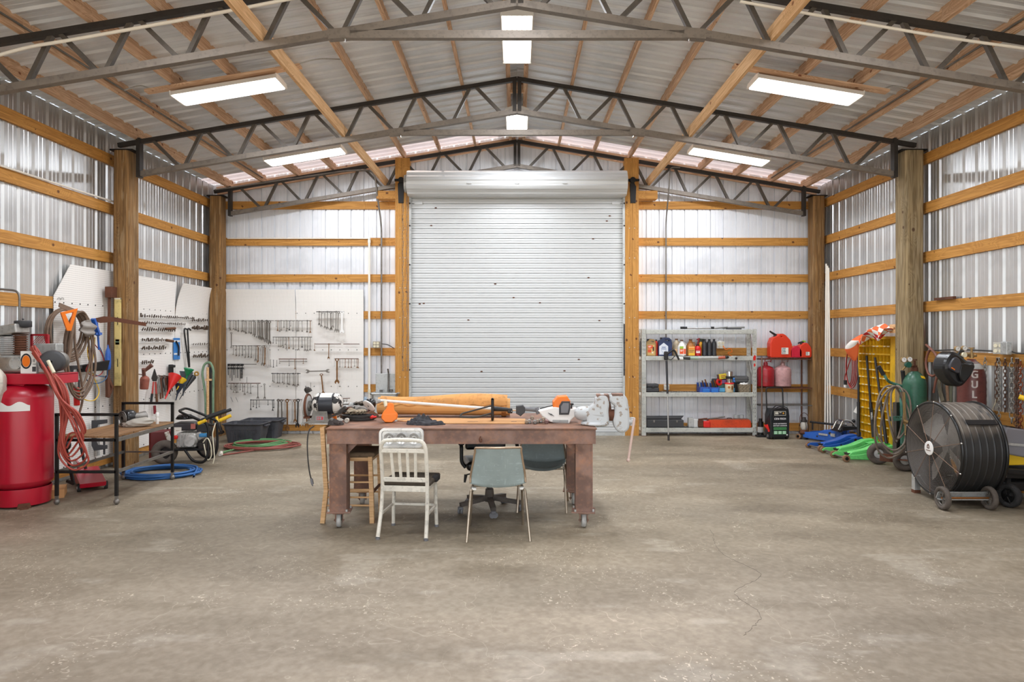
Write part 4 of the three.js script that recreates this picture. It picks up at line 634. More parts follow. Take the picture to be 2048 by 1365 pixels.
  const hang = []; for (let i = 0; i < 9; i++) { const x = 318 + i * 3.2, y0 = 754 + (i % 3), L2 = 34 - (i * 2.3) + (i % 2) * 12, q = LW(x, y0, 0.08), e = LW(x - 1 + (i % 3), y0 + L2, 0.1); const k = obj('pliers', [rod(q, e, 0.011), tor(0.022, 0.008, q.x, q.y, q.z, 0, 0.8, 0, 6, 12), rod(q, e.clone().add(V(0.01, 0.01, -0.045)), 0.009)], [M.dullsteel, M.rustbrown, M.darksteel][i % 3]); tag(k, ord(i) + ' worn hand tool from the left between the bolt cutters and the red funnel', 'pliers', 'hand tools in the crowded row'); }
  tag(obj('red_bar', [rod(LW(309, 812, 0.05), LW(310, 828, 0.05), 0.02)], mat('#8a2b35', 0.5)), 'dark red rod hanging low behind the cart rail', 'rod');
  const funnel = (name, label, px, py, tx, ty, R, L, m, off = 0.16) => { const a = LW(px, py, off + 0.03), b = LW(tx, ty, off), g = lathe([[R, 0], [R * 0.98, 0.012], [R * 0.3, L * 0.52], [R * 0.18, L * 0.6], [R * 0.1, L], [R * 0.07, L], [R * 0.15, L * 0.6], [R * 0.26, L * 0.52], [R * 0.93, 0.012], [R, 0]], 24); aim(g, a, b); return tag(obj(name, g, m), label, 'funnel'); };
  funnel('funnel', 'red plastic funnel hanging spout down on the pegboard', 350, 752, 333, 792, 0.095, 0.4, M.redplastic); funnel('funnel', 'green round funnel seen from its open mouth, above the other funnels', 378, 738, 374, 752, 0.075, 0.2, M.funnelgreen, 0.22); funnel('funnel', 'grey funnel under the green one', 373, 744, 366, 790, 0.1, 0.38, mat('#55606a', 0.5), 0.14); funnel('funnel', 'yellow funnel between the red one and the black one', 366, 758, 358, 772, 0.06, 0.2, M.yellowplastic, 0.2); funnel('funnel', 'black long-necked funnel at the right of the funnel cluster', 386, 754, 361, 796, 0.05, 0.5, M.black, 0.18); funnel('funnel', 'dark blue funnel with a blunt spout at the bottom of the funnel cluster', 360, 768, 353, 796, 0.07, 0.26, mat('#2e3544', 0.5), 0.16);
  onL('jar_ring', 'amber cap at the top of the black long-necked funnel', 'cap', [tor(0.028, 0.013, LW(393, 748, 0.24).x, LW(393, 748, 0.24).y, LW(393, 748, 0.24).z, 0, 0.8, 0)], mat('#a37a2c', 0.5)); onL('black_holder', 'small black wall holder above the red funnel', 'holder', [rbx(0.06, 0.13, 0.06, 0.012, LW(342, 738, 0.06).x, LW(342, 738, 0.06).y, LW(342, 738, 0.06).z), rbx(0.07, 0.04, 0.06, 0.01, LW(345, 733, 0.1).x, LW(345, 733, 0.1).y, LW(345, 733, 0.1).z)], M.black);
  // sage green loop frame and long sticks leaning by the corner post
  { const t = thing('loop_frame', 'sage green looped wooden frame leaning beside the corner post', 'frame'), d = 11.45, q = (x, y) => P(x, y, d); obj('loop', pipe([q(412, 879), q(411, 790), q(404, 745), q(409, 728), q(420, 724), q(427, 738), q(426, 800), q(427, 879)], 0.02, 0.15), M.sage, t); obj('stick', [rod(q(415.5, 735), q(416, 879), 0.022)], M.brace, t); obj('crosspiece', bar(q(411, 760), q(424, 760), 0.03, 0.03), M.brace, t); }
  { const t = thing('long_pole', 'dark pole leaning upright between the sage green loop and the corner post', 'pole'); obj('shaft', rod(P(421, 745, 11.55), P(423, 880, 11.4), 0.025), M.darksteel, t); obj('tip', rod(P(421, 735, 11.56), P(421, 746, 11.55), 0.03), M.black, t); }
  { const t = thing('yellow_handled_tool', 'yellow-handled pick leaning on the corner post beside the black tub', 'tool'); obj('handle', rod(P(432, 832, 11.2), P(437, 848, 11.15), 0.022), M.yellowplastic, t); obj('head', [rod(P(437, 846, 11.15), P(444, 868, 11.1), 0.025), bar(P(437, 868, 11.1), P(447, 864, 11.1), 0.04, 0.05)], M.darksteel, t); }
  { const t = thing('copper_rack', 'small rusty wire rack standing in front of the corner post', 'rack'), d = 10.9; for (const x of [416, 428]) obj('leg', pipe([P(x, 889, d), P(x - 0.5, 838, d), P(x + 4, 829, d)], 0.012, 0.06), M.copper, t); obj('stretcher', bar(P(416, 850, d), P(428, 853, d), 0.015), M.copper, t); }
}

// ------------------------------------------------------------------ back wall: wrench pegboard, pipes, sink
function printed(name, w, h, draw, parent, x, y, z, ry = 0, rx = 0, px = 256) {   // flat print on a thin plate
  const c = document.createElement('canvas'); c.width = px; c.height = Math.max(16, Math.round(px * h / w)); const k = c.getContext('2d'); draw(k, c.width, c.height);
  const t = new THREE.CanvasTexture(c); t.colorSpace = THREE.SRGBColorSpace; t.magFilter = THREE.LinearFilter;
  const g = new THREE.BoxGeometry(w, h, 0.002); g.userData.keepUV = true; place(g, x, y, z, rx, ry); g.userData = { keepUV: true };
  return obj(name, g, new THREE.MeshStandardMaterial({ map: t, roughness: 0.5 }), parent);
}
const PBD = 12.1, PZ = -12.06;
{
  const a = pegBoard('white pegboard on the back wall crowded with wrenches, next to the corner post', 1.238, 2.4, 0.11), b = pegBoard('white pegboard on the back wall with the big open wrench, next to the white pipe', 1.2, 2.4, 0.03);
  a.position.set(-4.555, 0.165, -12.145); b.position.set(-3.33, 0.165, -12.145);
}
{
  const ring = (m) => { const s = shp(circ(0.058, 0, -0.058, 14)); s.holes.push(new THREE.Path(circ(0.034, 0, -0.058, 10).map((p) => new THREE.Vector2(...p)))); return new THREE.ExtrudeGeometry(s, { depth: 0.03, bevelEnabled: false }); };
  const jaw = (y, up = -1) => { const p = []; for (let i = 0; i <= 14; i++) { const a = Math.PI / 2 * up * -1 + (i / 14) * 0; } const o = [[-0.024, 0.1], [-0.05, 0.06], [-0.068, 0.02], [-0.066, -0.03], [-0.035, -0.068], [-0.03, -0.03], [-0.022, 0.0], [0.0, 0.01], [0.026, -0.01], [0.032, -0.045], [0.04, -0.062], [0.066, -0.02], [0.066, 0.03], [0.045, 0.07], [0.024, 0.1]]; return new THREE.ExtrudeGeometry(shp(o.map(([x, v]) => [x, y + v])), { depth: 0.034, bevelEnabled: false }); };
  const shank = (y0, y1, w = 0.042) => { const g = new THREE.BoxGeometry(w, y0 - y1, 0.02); g.translate(0, (y0 + y1) / 2, 0.015); return g; };
  const combo = ready([ring(), shank(-0.108, -0.87), jaw(-0.93)]), box2 = ready([ring(), shank(-0.108, -0.89), (() => { const g = ring(); g.translate(0, -0.884, 0); return g; })()]), open2 = ready([(() => { const g = jaw(-0.93); g.rotateZ(Math.PI); g.translate(0, -1, 0); return g; })(), shank(-0.15, -0.85), jaw(-0.93)]);
  const tones = { bright: mat('#d9d7d3', 0.3, 0.6), steel: mat('#96918a', 0.4, 0.6, { map: T.dirt }), dull: mat('#6f675e', 0.55, 0.45, { map: T.dirt }), rusty: mat('#8a6138', 0.7, 0.4, { map: T.dirt }), black: mat('#2c2a29', 0.5, 0.4), white: mat('#f4f3f0', 0.4) };
  const proto = {};
  let wn = 0;
  function wrench(px, py, len, tone, label, shape = combo, tilt = 0, wide = 1, name = 'wrench', zo = 0) {
    const L = len / FOCAL * 12.06 * 1.0, q = P(px, py, 12.06); let m;
    const key = name + tone; if (!proto[key]) m = proto[key] = obj(name, shape, tones[tone]); else { m = proto[key].clone(); m.name = numbered(name); scene.add(m); m.geometry = shape; }
    tag(m, label, 'wrench'); const wd = L < 0.2 ? Math.min(1.5, 0.55 + 0.09 / L) : 1; m.scale.set(L * wide * wd, L, Math.max(L, 0.16)); m.position.set(q.x, q.y + 0.3 * 0.058 * L, PZ + 0.012 + zo); m.rotation.set(0, 0, tilt); return m;
  }
  function rail(label, x0, x1, y, m = M.rustbrown, y1 = y) { const a = P(x0, y, 12.06), b = P(x1, y1, 12.06); return tag(obj('wrench_rail', [bar(V(a.x, a.y, PZ + 0.006), V(b.x, b.y, PZ + 0.006), 0.012, 0.02)], m), label, 'rail'); }
  const row = (desc, list, y, mid = (t) => t) => list.forEach(([x, len, tone = 'steel', shape], i) => wrench(x, y + (i % 3) * 0.7, len, tone, ord(i) + ' wrench from the left ' + desc, shape || combo, rr(-0.03, 0.03), 1, 'wrench', (i % 2) * 0.012));
  const T1 = ['steel', 'dull', 'bright', 'steel', 'dull'], spread = (x0, x1, n, l0, l1, set = T1) => Array.from({ length: n }, (_, i) => [x0 + (x1 - x0) * i / (n - 1), l0 + (l1 - l0) * i / (n - 1) + rr(-1.5, 1.5), set[i % set.length]]);
  rail('thin steel rail of the top left wrench row', 455, 548, 642, M.dullsteel); row('in the top left row', [...spread(459, 503, 15, 19, 28), ...spread(508, 540, 12, 31, 47)], 641);
  rail('thin steel rail of the top row across the pegboard seam', 550, 624, 642, M.dullsteel); row('in the top row across the seam', [[553.5, 14], [557, 22, 'rusty'], [560, 23], [563.5, 22], [568, 15], [570.5, 14], [573.5, 24], [576, 18], [579.5, 20, 'black'], [582.5, 13], [587, 23], [592, 22, 'bright'], [594.5, 24], [598.5, 23], [604.5, 23], [615.6, 26, 'dull'], [621.3, 26, 'rusty']], 641);
  rail('thin steel rail of the second row across the pegboard seam', 546, 624, 674.5, M.dullsteel); row('in the second row across the seam', [[547, 14, 'black'], [553.5, 14], [558.5, 20], [562.5, 22], [565.5, 19], [568, 22], [571, 17], [574, 25], [578, 24, 'rusty'], [581.5, 22, 'bright'], [587, 26], [598.5, 27], [604.5, 23, 'black'], [610.5, 29], [616, 29], [621.5, 29]], 674);
  wrench(463.5, 665.5, 32, 'dull', 'lone double-ring wrench between the two crowded left rows beside the corner post', box2, 0, 1, 'ring_wrench');
  rail('thin steel rail of the second left wrench row', 465, 541, 692, M.dullsteel); row('in the second left row', [...spread(467.5, 507, 14, 19, 28, ['steel', 'bright', 'dull', 'bright']), ...spread(510, 538, 9, 31, 46, ['bright', 'steel', 'rusty', 'bright'])], 691.5);
  row('in the three below the second left row', [[541.5, 16], [548, 16, 'black'], [554, 13]], 719.5);
  rail('rusty double rail with few wrenches across the pegboard seam', 558, 614, 718.5); rail('lower wire of the rusty double rail across the seam', 560, 614, 723, M.dullsteel); row('on the rusty double rail', [[559.5, 11], [579, 15], [590, 21, 'rusty'], [607.3, 11, 'rusty']], 717.5);
  rail('thin steel rail behind the black hex key holders', 488, 513, 729, M.dullsteel);
  for (const [i, [x0, x1]] of [[457, 475], [476, 488]].entries()) {
    const t = thing('hex_key_holder', i ? 'narrow black hex key holder, the one farther from the corner post' : 'wide black hex key holder beside the corner post', 'holder'), a = P(x0, 729, 12.05), b = P(x1, 733, 12.05);
    obj('clip', [rbx(b.x - a.x, 0.04, 0.05, 0.008, (a.x + b.x) / 2, a.y - 0.01, PZ + 0.035), rbx(b.x - a.x, 0.03, 0.05, 0.008, (a.x + b.x) / 2, a.y - 0.07, PZ + 0.035)], M.black, t);
    for (let k = 0; k < (i ? 3 : 5); k++) { const x = mix(a.x + 0.012, b.x - 0.012, k / (i ? 2 : 4)); obj('hex_key', pipe([V(x + 0.02, a.y - 0.005, PZ + 0.06), V(x, a.y - 0.005, PZ + 0.06), V(x, a.y - 0.19 - 0.05 * ((k + i) % 3), PZ + 0.05)], 0.006, 0.012), k % 3 === 1 ? M.dullsteel : M.black, t); }
    if (i) obj('ridged_grip', Array.from({ length: 7 }, (_, k) => cyl(0.02, 0.02, 0.018, b.x - 0.02, a.y - 0.08 - k * 0.026, PZ + 0.07)), M.black, t);
  }
  rail('rusty rail of the row above the black tub', 457, 521, 767); wrench(494.3, 755, 13, 'steel', 'small wrench standing just above the rail over the black tub'); row('in the row just above the black tub', [[461.5, 13], [464.5, 14], [468, 19, 'steel'], [471, 16], [473.5, 20, 'dull'], [476.5, 19], [479.5, 16, 'bright'], [482, 14], [486, 17, 'dull'], [490.5, 25], [496, 20], [499, 21, 'bright'], [502, 23], [516.8, 32], [529.5, 32]], 766.5);
  rail('thin double rail above and right of the black tub', 501, 549, 800.5, M.dullsteel); row('on the thin double rail right of the black tub', [[502.5, 22, 'black'], [507.5, 15, 'black'], [513.8, 17, 'black'], [519.5, 16], [536.5, 11, 'black'], [546, 22, 'black'], [548, 18, 'black']], 799.5);
  rail('long rusty rail of the biggest wrenches behind the grinder', 554, 700, 801, M.rustbrown, 797); row('in the bottom row of biggest wrenches', [[557.5, 52, 'dull'], [564, 51, 'dull'], [570.5, 43, 'bright'], [575.5, 64, 'rusty'], [585.5, 50, 'bright'], [590.5, 46, 'rusty'], [597, 58, 'black'], [607, 54, 'bright'], [613, 56, 'rusty'], [619, 48], [625, 52, 'bright'], [670, 42, 'black'], [676, 38], [682, 36, 'bright'], [688, 34, 'dull'], [694, 32]], 799);
  rail('thin black rail of the row left of the big open wrench', 543, 601, 747.5, M.black); row('in the row left of the big open wrench', spread(546, 597, 16, 19, 27, ['dull', 'steel', 'bright']), 746.5);
  rail('black rail of the top right row', 633, 688, 624, M.black); row('in the top right row', [[639, 29, 'dull'], [644, 32], [650, 34], [656, 38], [662, 39, 'dull'], [667, 33], [673, 43], [677.5, 43]], 623); wrench(684.5, 623.5, 45, 'white', 'bright white wrench at the right end of the top right row', combo, 0, 1.5, 'white_wrench');
  rail('long nearly empty rusty rail in the middle of the right pegboard', 631, 682, 688.5); rail('short empty rusty rail at the right edge of the right pegboard', 687, 719, 688.5); row('on the long nearly empty rail', [[629.8, 16, 'rusty'], [658.8, 32, 'rusty']], 687);
  rail('thin rusty rail of the low row at the right edge', 669, 717, 718); row('in the low row at the right edge', [[669.5, 17, 'bright'], [680.5, 18], [685.5, 18, 'bright'], [691.5, 19, 'rusty'], [697.5, 19, 'rusty'], [703.5, 18, 'rusty'], [709.5, 17], [714.5, 19, 'rusty'], [717, 19, 'rusty']], 717.5); wrench(675.5, 718, 51, 'rusty', 'long rusty wrench hanging far below the low row at the right edge', combo, 0, 1.35, 'long_wrench', 0.03);
  wrench(611.5, 744, 49, 'steel', 'big open-ended wrench hung level on the right pegboard', open2, Math.PI / 2 + 0.02, 1.15, 'open_wrench'); wrench(643, 748, 44, 'rusty', 'rusty brown wrench with a big head hanging under the level wrench', combo, 0.1, 1.3, 'adjustable_wrench'); wrench(621.8, 766, 16, 'steel', 'small lone wrench below the big level wrench', combo, 0, 1.2);
  for (const [x, y] of [[462, 795], [472, 795]]) { const a = P(x, y, 12.05), b = P(x + 5, y + 9, 12.05); tag(obj('wire_hook', rod(V(a.x, a.y, PZ + 0.02), V(b.x, b.y, PZ + 0.04), 0.003), M.black), x < 465 ? 'thin empty wire hook above the black tub, nearer the corner post' : 'thin empty wire hook above the black tub, nearer the seam', 'hook'); }
}
// pipes and conduits
{
  const z = -12.09; const pt = (x, y, d = 12.09) => { const q = P(x, y, d); return q; };
  const t = thing('water_pipe', 'white plastic water pipe running along a girt and down to the sink', 'pipe');
  obj('riser', rod(pt(738.5, 478), pt(738.5, 800), 0.02), M.pvc, t); obj('branch', rod(pt(455, 477.3, 12.13), pt(738.5, 477.3, 12.13), 0.01), M.pvc, t); obj('elbow', [sph(0.026, pt(738.5, 478).x, pt(738.5, 478).y, z), cyl(0.026, 0.026, 0.05, pt(738.5, 483).x, pt(738.5, 483).y, z)], M.pvc, t); obj('coupling', cyl(0.026, 0.026, 0.07, pt(738.5, 783).x, pt(738.5, 783).y, z), M.cream, t);
  tag(obj('conduit', [pipe([pt(430, 380, 11.88), pt(700, 341, 11.84), pt(749, 341, 11.84), pt(753, 380, 11.9), pt(763, 450, 12.08), pt(763, 748, 12.09)], 0.015, 0.2)], M.dullsteel), 'grey metal conduit dropping down the wall above the sink', 'conduit');
  tag(obj('conduit', [pipe([pt(1360, 336, 11.84), pt(1340, 334, 11.84), pt(1338, 380, 11.9), pt(1332, 440, 12.1), pt(1332, 705, 12.11)], 0.012, 0.15)], M.dullsteel), 'thin dark conduit dropping behind the grey shelving', 'conduit');
  tag(obj('conduit', [rod(LW(-60, 312, 0.02), LW(226, 403.5, 0.02), 0.012)], M.pvc), 'thin white pipe lying on the second girt of the left wall', 'pipe');
  tag(obj('conduit', [tube([P(-30, 118, 6.1), P(60, 94, 6.1), P(130, 82, 6.1), P(400, 33, 6.1), P(600, -6, 6.1)], 0.016)], M.pvc), 'white plastic pipe rising along the nearest truss, on the compressor side', 'pipe');
  tag(obj('conduit', [tube([P(1480, 3, 6.1), P(1700, 42, 6.1), P(1900, 76, 6.1), P(2100, 104, 6.1)], 0.014)], M.pvc), 'white plastic pipe along the nearest truss, on the fan side', 'pipe');
  for (const s of [-1, 1]) {
    const x = s * 4.47, y = roofY(4.47) - 0.1; tag(obj('conduit', [rod(V(x - s * 0.035, y, -5.8), V(x - s * 0.035, y, -11.9), 0.01)], M.dullsteel), s < 0 ? 'thin conduit strapped to a purlin above the pegboard side' : 'thin conduit strapped to a purlin above the drum fan side', 'conduit');
    for (const [d, f] of [[7.6, 'front'], [10.45, 'rear']]) { const a = V(s * 3.87, 4.5, -d), b = V(s * 4.1, 4.5, -d - 0.05), c = V(x - s * 0.035, y, -d - 0.1); tag(obj('lamp_wire', tube([a, b, V(s * 4.25, 4.55, -d - 0.1), c], 0.008), M.lightgrey), 'lamp wire from the ' + f + ' long light to the purlin on the ' + (s < 0 ? 'pegboard side' : 'fan side'), 'wire');
      const e = V(s * 2.69, 4.72, -d), g = V(s * 2.5, 4.74, -d), h = V(s * 2.0, 4.93, -d - 0.3); tag(obj('lamp_wire', tube([e, g, V(s * 2.25, 4.85, -d - 0.1), h], 0.008), M.lightgrey), 'lamp wire from the inner end of the ' + f + ' long light on the ' + (s < 0 ? 'pegboard side' : 'fan side'), 'wire'); }
  }
  const box = (label, p, w, h, n, m, face) => { const o = thing('outlet_box', label, 'outlet', [p.x, p.y, p.z], face); obj('box', rbx(w, h, 0.06, 0.006, 0, 0, 0), m, o); for (let i = 0; i < n; i++) for (let j = 0; j < 2; j++) obj('socket', cyl(w * 0.18, w * 0.18, 0.012, (j - 0.5) * w * 0.46, (i - (n - 1) / 2) * h * 0.44, 0.032, Math.PI / 2, 0, 0, 14), M.cream, o); return o; };
  box('grey four-socket outlet box on a girt above the sink', P(753, 690, 12.09), 0.12, 0.12, 2, mat('#a79f8e', 0.6), 0); box('white four-socket outlet box on a girt behind the grey shelving', P(1441, 690, 12.1), 0.13, 0.13, 2, M.white, 0); box('white outlet box on the low girt behind the wand in the grey shelving', P(1333, 775, 12.1), 0.09, 0.09, 1, M.white, 0);
  const w = RW(1999, 697, 0.07); box('four-socket outlet box on the right wall girt above the chains', w, 0.11, 0.13, 2, mat('#b7b3a8', 0.6), -1.0); tag(obj('switch_box', rbx(0.06, 0.14, 0.1, 0.008, RW(2012, 697, 0.07).x, RW(2012, 697, 0.07).y, RW(2012, 697, 0.07).z), M.galv), 'grey metal switch box beside the outlet above the chains', 'box');
  tag(obj('power_cord', tube([RW(1858, 702, 0.03), RW(1920, 700, 0.03), RW(1992, 703, 0.03)], 0.008), M.cord), 'dark cable along the top of the girt behind the regulators', 'cable'); tag(obj('power_cord', tube([RW(2016, 700, 0.03), RW(2030, 706, 0.03), RW(2060, 708, 0.03)], 0.008), M.cord), 'dark cable leaving the grey switch box above the chains', 'cable');
  tag(obj('power_cord', tube([P(762, 688, 12.08), P(775, 690, 12.08), P(788, 697, 12.08)], 0.007), M.cord), 'dark cord running from the outlet above the sink to the door post', 'cord');
  tag(obj('extension_cord', tube([P(1446, 692, 12.07), P(1452, 700, 12.0), P(1460, 697, 12.0), P(1464, 704, 12.0), P(1456, 706, 12.0), P(1462, 712, 12.02), P(1478, 716, 12.05)], 0.008), M.orange), 'orange extension cord hanging from the outlet behind the grey shelving', 'cord');
}
// utility sink
{
  const t = thing('utility_sink', 'grey metal utility sink with a backsplash beside the roll-up door', 'sink'), x0 = XAT(741, 11.75), x1 = XAT(797, 11.75), xc = (x0 + x1) / 2, w = x1 - x0;
  obj('backsplash', rbx(w * 0.92, 0.36, 0.02, 0.006, xc + 0.02, 0.9, -12.0), M.galv, t); obj('rim', [rbx(w, 0.03, 0.04, 0.01, xc, 0.745, -11.72), rbx(0.04, 0.03, 0.32, 0.01, x0 + 0.02, 0.745, -11.86), rbx(0.04, 0.03, 0.32, 0.01, x1 - 0.02, 0.745, -11.86)], M.galv, t);
  obj('bowl', [bx(w * 0.86, 0.36, 0.01, xc - 0.02, 0.55, -11.74), bx(0.01, 0.36, 0.26, xc - 0.02 - w * 0.43, 0.55, -11.87), bx(0.01, 0.36, 0.26, xc - 0.02 + w * 0.43, 0.55, -11.87), bx(w * 0.86, 0.01, 0.26, xc - 0.02, 0.375, -11.87)], M.galv, t);
  for (const [x, z] of [[x0 + 0.04, -11.75], [x1 - 0.03, -11.75], [x0 + 0.04, -11.99], [x1 - 0.03, -11.99]]) obj('leg', rbx(0.035, 0.74, 0.035, 0.004, x, 0.37, z), M.dullsteel, t);
  obj('faucet', [rod(V(xc + 0.03, 0.76, -11.95), V(xc + 0.03, 0.84, -11.95), 0.018), pipe([V(xc + 0.03, 0.84, -11.95), V(xc + 0.03, 1.1, -11.95), V(xc + 0.03, 1.16, -11.9)], 0.014, 0.03), cyl(0.025, 0.025, 0.03, xc - 0.1, 0.78, -11.95), cyl(0.025, 0.025, 0.04, xc + 0.08, 0.785, -11.95)], M.dullsteel, t);
}

// ------------------------------------------------------------------ the steel workbench
const TY = 0.9;
{
  const t = thing('steel_workbench', 'big rust-brown steel workbench on casters in the middle of the floor', 'workbench'), xl = -1.69, xr = 0.7, zf = -6.06, zb = -7.3;
  obj('top_plate', rbx(xr - xl + 0.02, 0.014, zf - zb, 0.004, (xl + xr) / 2, TY - 0.007, (zf + zb) / 2), M.benchtop = mat('#f4ddc8', 0.6, 0.1, { map: T.rust }), t);
  const chan = (a, b) => obj('frame_channel', a, M.rust, t);
  chan([bx(xr - xl, 0.125, 0.012, (xl + xr) / 2, TY - 0.078, zf - 0.012), bx(xr - xl, 0.012, 0.06, (xl + xr) / 2, TY - 0.135, zf - 0.042)]); chan([bx(xr - xl, 0.125, 0.012, (xl + xr) / 2, TY - 0.078, zb + 0.02), bx(xr - xl, 0.012, 0.06, (xl + xr) / 2, TY - 0.135, zb + 0.05)]);
  chan([bx(0.012, 0.125, zf - zb - 0.05, xl + 0.007, TY - 0.078, (zf + zb) / 2)]); chan([bx(0.012, 0.125, zf - zb - 0.05, xr - 0.007, TY - 0.078, (zf + zb) / 2)]);
  obj('hook', tube([P(961, 874, 6.05), P(959, 879, 6.03), P(960, 884, 6.03), P(963, 884, 6.03), P(963, 878, 6.045)], 0.006), M.rustbrown, t);
  for (const [x, z, s] of [[-1.6, -6.16, 1], [0.6, -6.16, -1], [-1.58, -7.0, 1], [0.58, -7.0, -1]]) {
    const l = obj('leg', [bx(0.012, 0.62, 0.14, x - 0.07, 0.45, z), bx(0.012, 0.62, 0.14, x + 0.07, 0.45, z), bx(0.14, 0.62, 0.012, x, 0.45, z), bx(0.13, 0.62, 0.012, x, 0.45, z + 0.06)], M.rust, t);
    obj('gusset', ext([[0, 0], [0, 0.1], [s * 0.1, 0.1]], 0.01, 0, x + s * 0.076, 0.66, z), M.rust, t);
    obj('foot_plate', [rbx(0.21, 0.012, 0.19, 0.002, x, 0.146, z, 0, 0.12 * s, 0)], M.rust, t);
    const bl = []; for (const [a, b] of [[-1, -1], [1, -1], [-1, 1], [1, 1]]) bl.push(cyl(0.011, 0.011, 0.02, x + a * 0.08, 0.16, z + b * 0.07, 0, 0, 0, 6)); obj('bolt', bl, M.galv, t).userData.kind = 'stuff';
    const a = x < 0 ? 0.3 : -0.05, c = obj('caster', [rbx(0.1, 0.012, 0.08, 0.003, x, 0.13, z + 0.02), ext([[-0.03, 0], [0.03, 0], [0.035, 0.08], [-0.035, 0.08]], 0.008, 0, x - 0.033, 0.05, z + 0.02, 0, Math.PI / 2 + a, 0), ext([[-0.03, 0], [0.03, 0], [0.035, 0.08], [-0.035, 0.08]], 0.008, 0, x + 0.033, 0.05, z + 0.02, 0, Math.PI / 2 + a, 0), rod(V(x - 0.045, 0.065, z + 0.02), V(x + 0.045, 0.065, z + 0.02), 0.008)], M.rust, t);
    obj('wheel', lathe([[0.01, -0.022], [0.055, -0.022], [0.064, -0.012], [0.065, 0], [0.064, 0.012], [0.055, 0.022], [0.01, 0.022]], 28, x, 0.066, z + 0.02, 0, a * 0.5, Math.PI / 2), M.lightgrey, c);
  }
}
const B = (px, d) => XAT(px, d);
// bench grinder
{
  const d = 6.42, cx = XAT(651, d), t = thing('bench_grinder', 'paint-chipped black and white bench grinder on the bench corner', 'grinder', [cx, TY, -d], 0.0), Y = 0.135;
  obj('base', [ext([[-0.15, 0], [0.12, 0], [0.07, 0.035], [0.06, 0.11], [-0.06, 0.11], [-0.08, 0.035]], 0.14, 0.006, -0.03, 0.008, 0)], M.dullsteel, t);
  printed('base_print', 0.08, 0.045, (k, w, h) => { k.fillStyle = '#8d8a88'; k.fillRect(0, 0, w, h); k.strokeStyle = '#c0303a'; k.lineWidth = 14; k.strokeRect(50, 30, 60, 80); k.beginPath(); k.arc(150, 70, 40, 0, 7); k.stroke(); k.fillStyle = '#c0303a'; k.fillRect(175, 25, 50, 90); }, t, -0.03, 0.055, 0.079);
  const P2 = M.peeled = mat('#ffffff', 0.45, 0, { map: T.peeled });
  obj('motor', lathe([[0.01, -0.07], [0.092, -0.07], [0.098, -0.06], [0.098, 0.06], [0.092, 0.07], [0.01, 0.07]], 36, 0.02, Y + 0.05, 0, 0, 0, Math.PI / 2), mat('#2a2c33', 0.4), t);
  obj('name_plate', [ext(Array.from({ length: 9 }, (_, i) => [0.1 * Math.sin(-0.1 + i * 0.12), 0.1 * Math.cos(-0.1 + i * 0.12)]).concat(Array.from({ length: 9 }, (_, i) => [0.098 * Math.sin(0.86 - i * 0.12), 0.098 * Math.cos(0.86 - i * 0.12)])), 0.11, 0, 0.02, Y + 0.05, 0, 0, -Math.PI / 2, 0)], mat('#e8e6dc', 0.4, 0, { map: T.dirt }), t);
  for (const s of [-1, 1]) obj('end_housing', lathe([[0.012, 0], [0.095, 0], [0.1, 0.01], [0.1, 0.022], [0.085, 0.05], [0.05, 0.07], [0.012, 0.075]], 32, 0.02 + s * 0.068, Y + 0.05, 0, 0, 0, -s * Math.PI / 2), P2, t);
  obj('shaft', rod(V(-0.2, Y + 0.05, 0), V(0.22, Y + 0.05, 0), 0.014), M.steel, t);
  obj('grinding_wheel', lathe([[0.02, -0.02], [0.095, -0.02], [0.1, -0.014], [0.1, 0.014], [0.095, 0.02], [0.02, 0.02]], 36, -0.175, Y + 0.03, 0.0, 0, 0, Math.PI / 2), M.lightgrey, t); obj('flange', [cyl(0.05, 0.05, 0.02, -0.145, Y + 0.03, 0, 0, 0, Math.PI / 2), cyl(0.03, 0.03, 0.03, -0.135, Y + 0.04, 0, 0, 0, Math.PI / 2)], M.dullsteel, t);
  obj('wheel_guard', [tor(0.105, 0.012, -0.165, Y + 0.03, 0, 0, Math.PI / 2, 0.3, 8, 24, 4.4), bx(0.06, 0.02, 0.08, -0.16, Y - 0.075, 0.02)], M.rustbrown, t); obj('spark_shield', [bx(0.05, 0.03, 0.05, -0.16, Y + 0.17, 0.0, 0, 0, 0.5), sph(0.03, -0.17, Y + 0.18, 0)], M.darksteel, t); obj('tool_rest', [bar(V(0.15, Y - 0.02, 0.04), V(0.2, Y + 0.02, 0.04), 0.03, 0.05), bar(V(0.08, Y - 0.06, 0.05), V(0.16, Y - 0.03, 0.05), 0.02, 0.03)], M.darksteel, t);
  const c = thing('grinder_cord', 'black power cord with a plug hanging from the grinder over the bench edge', 'power lead'); obj('wire', tube([P(628, 853, 6.3), P(619, 860, 6.25), P(615, 880, 6.22), P(616, 920, 6.2), P(620, 950, 6.2), P(624, 964, 6.2)], 0.006), M.cord, c); obj('plug', [rod(P(622.5, 958, 6.2), P(625, 969, 6.2), 0.013), rod(P(624, 968, 6.2), P(625.5, 973, 6.2), 0.006)], M.grey, c);
}
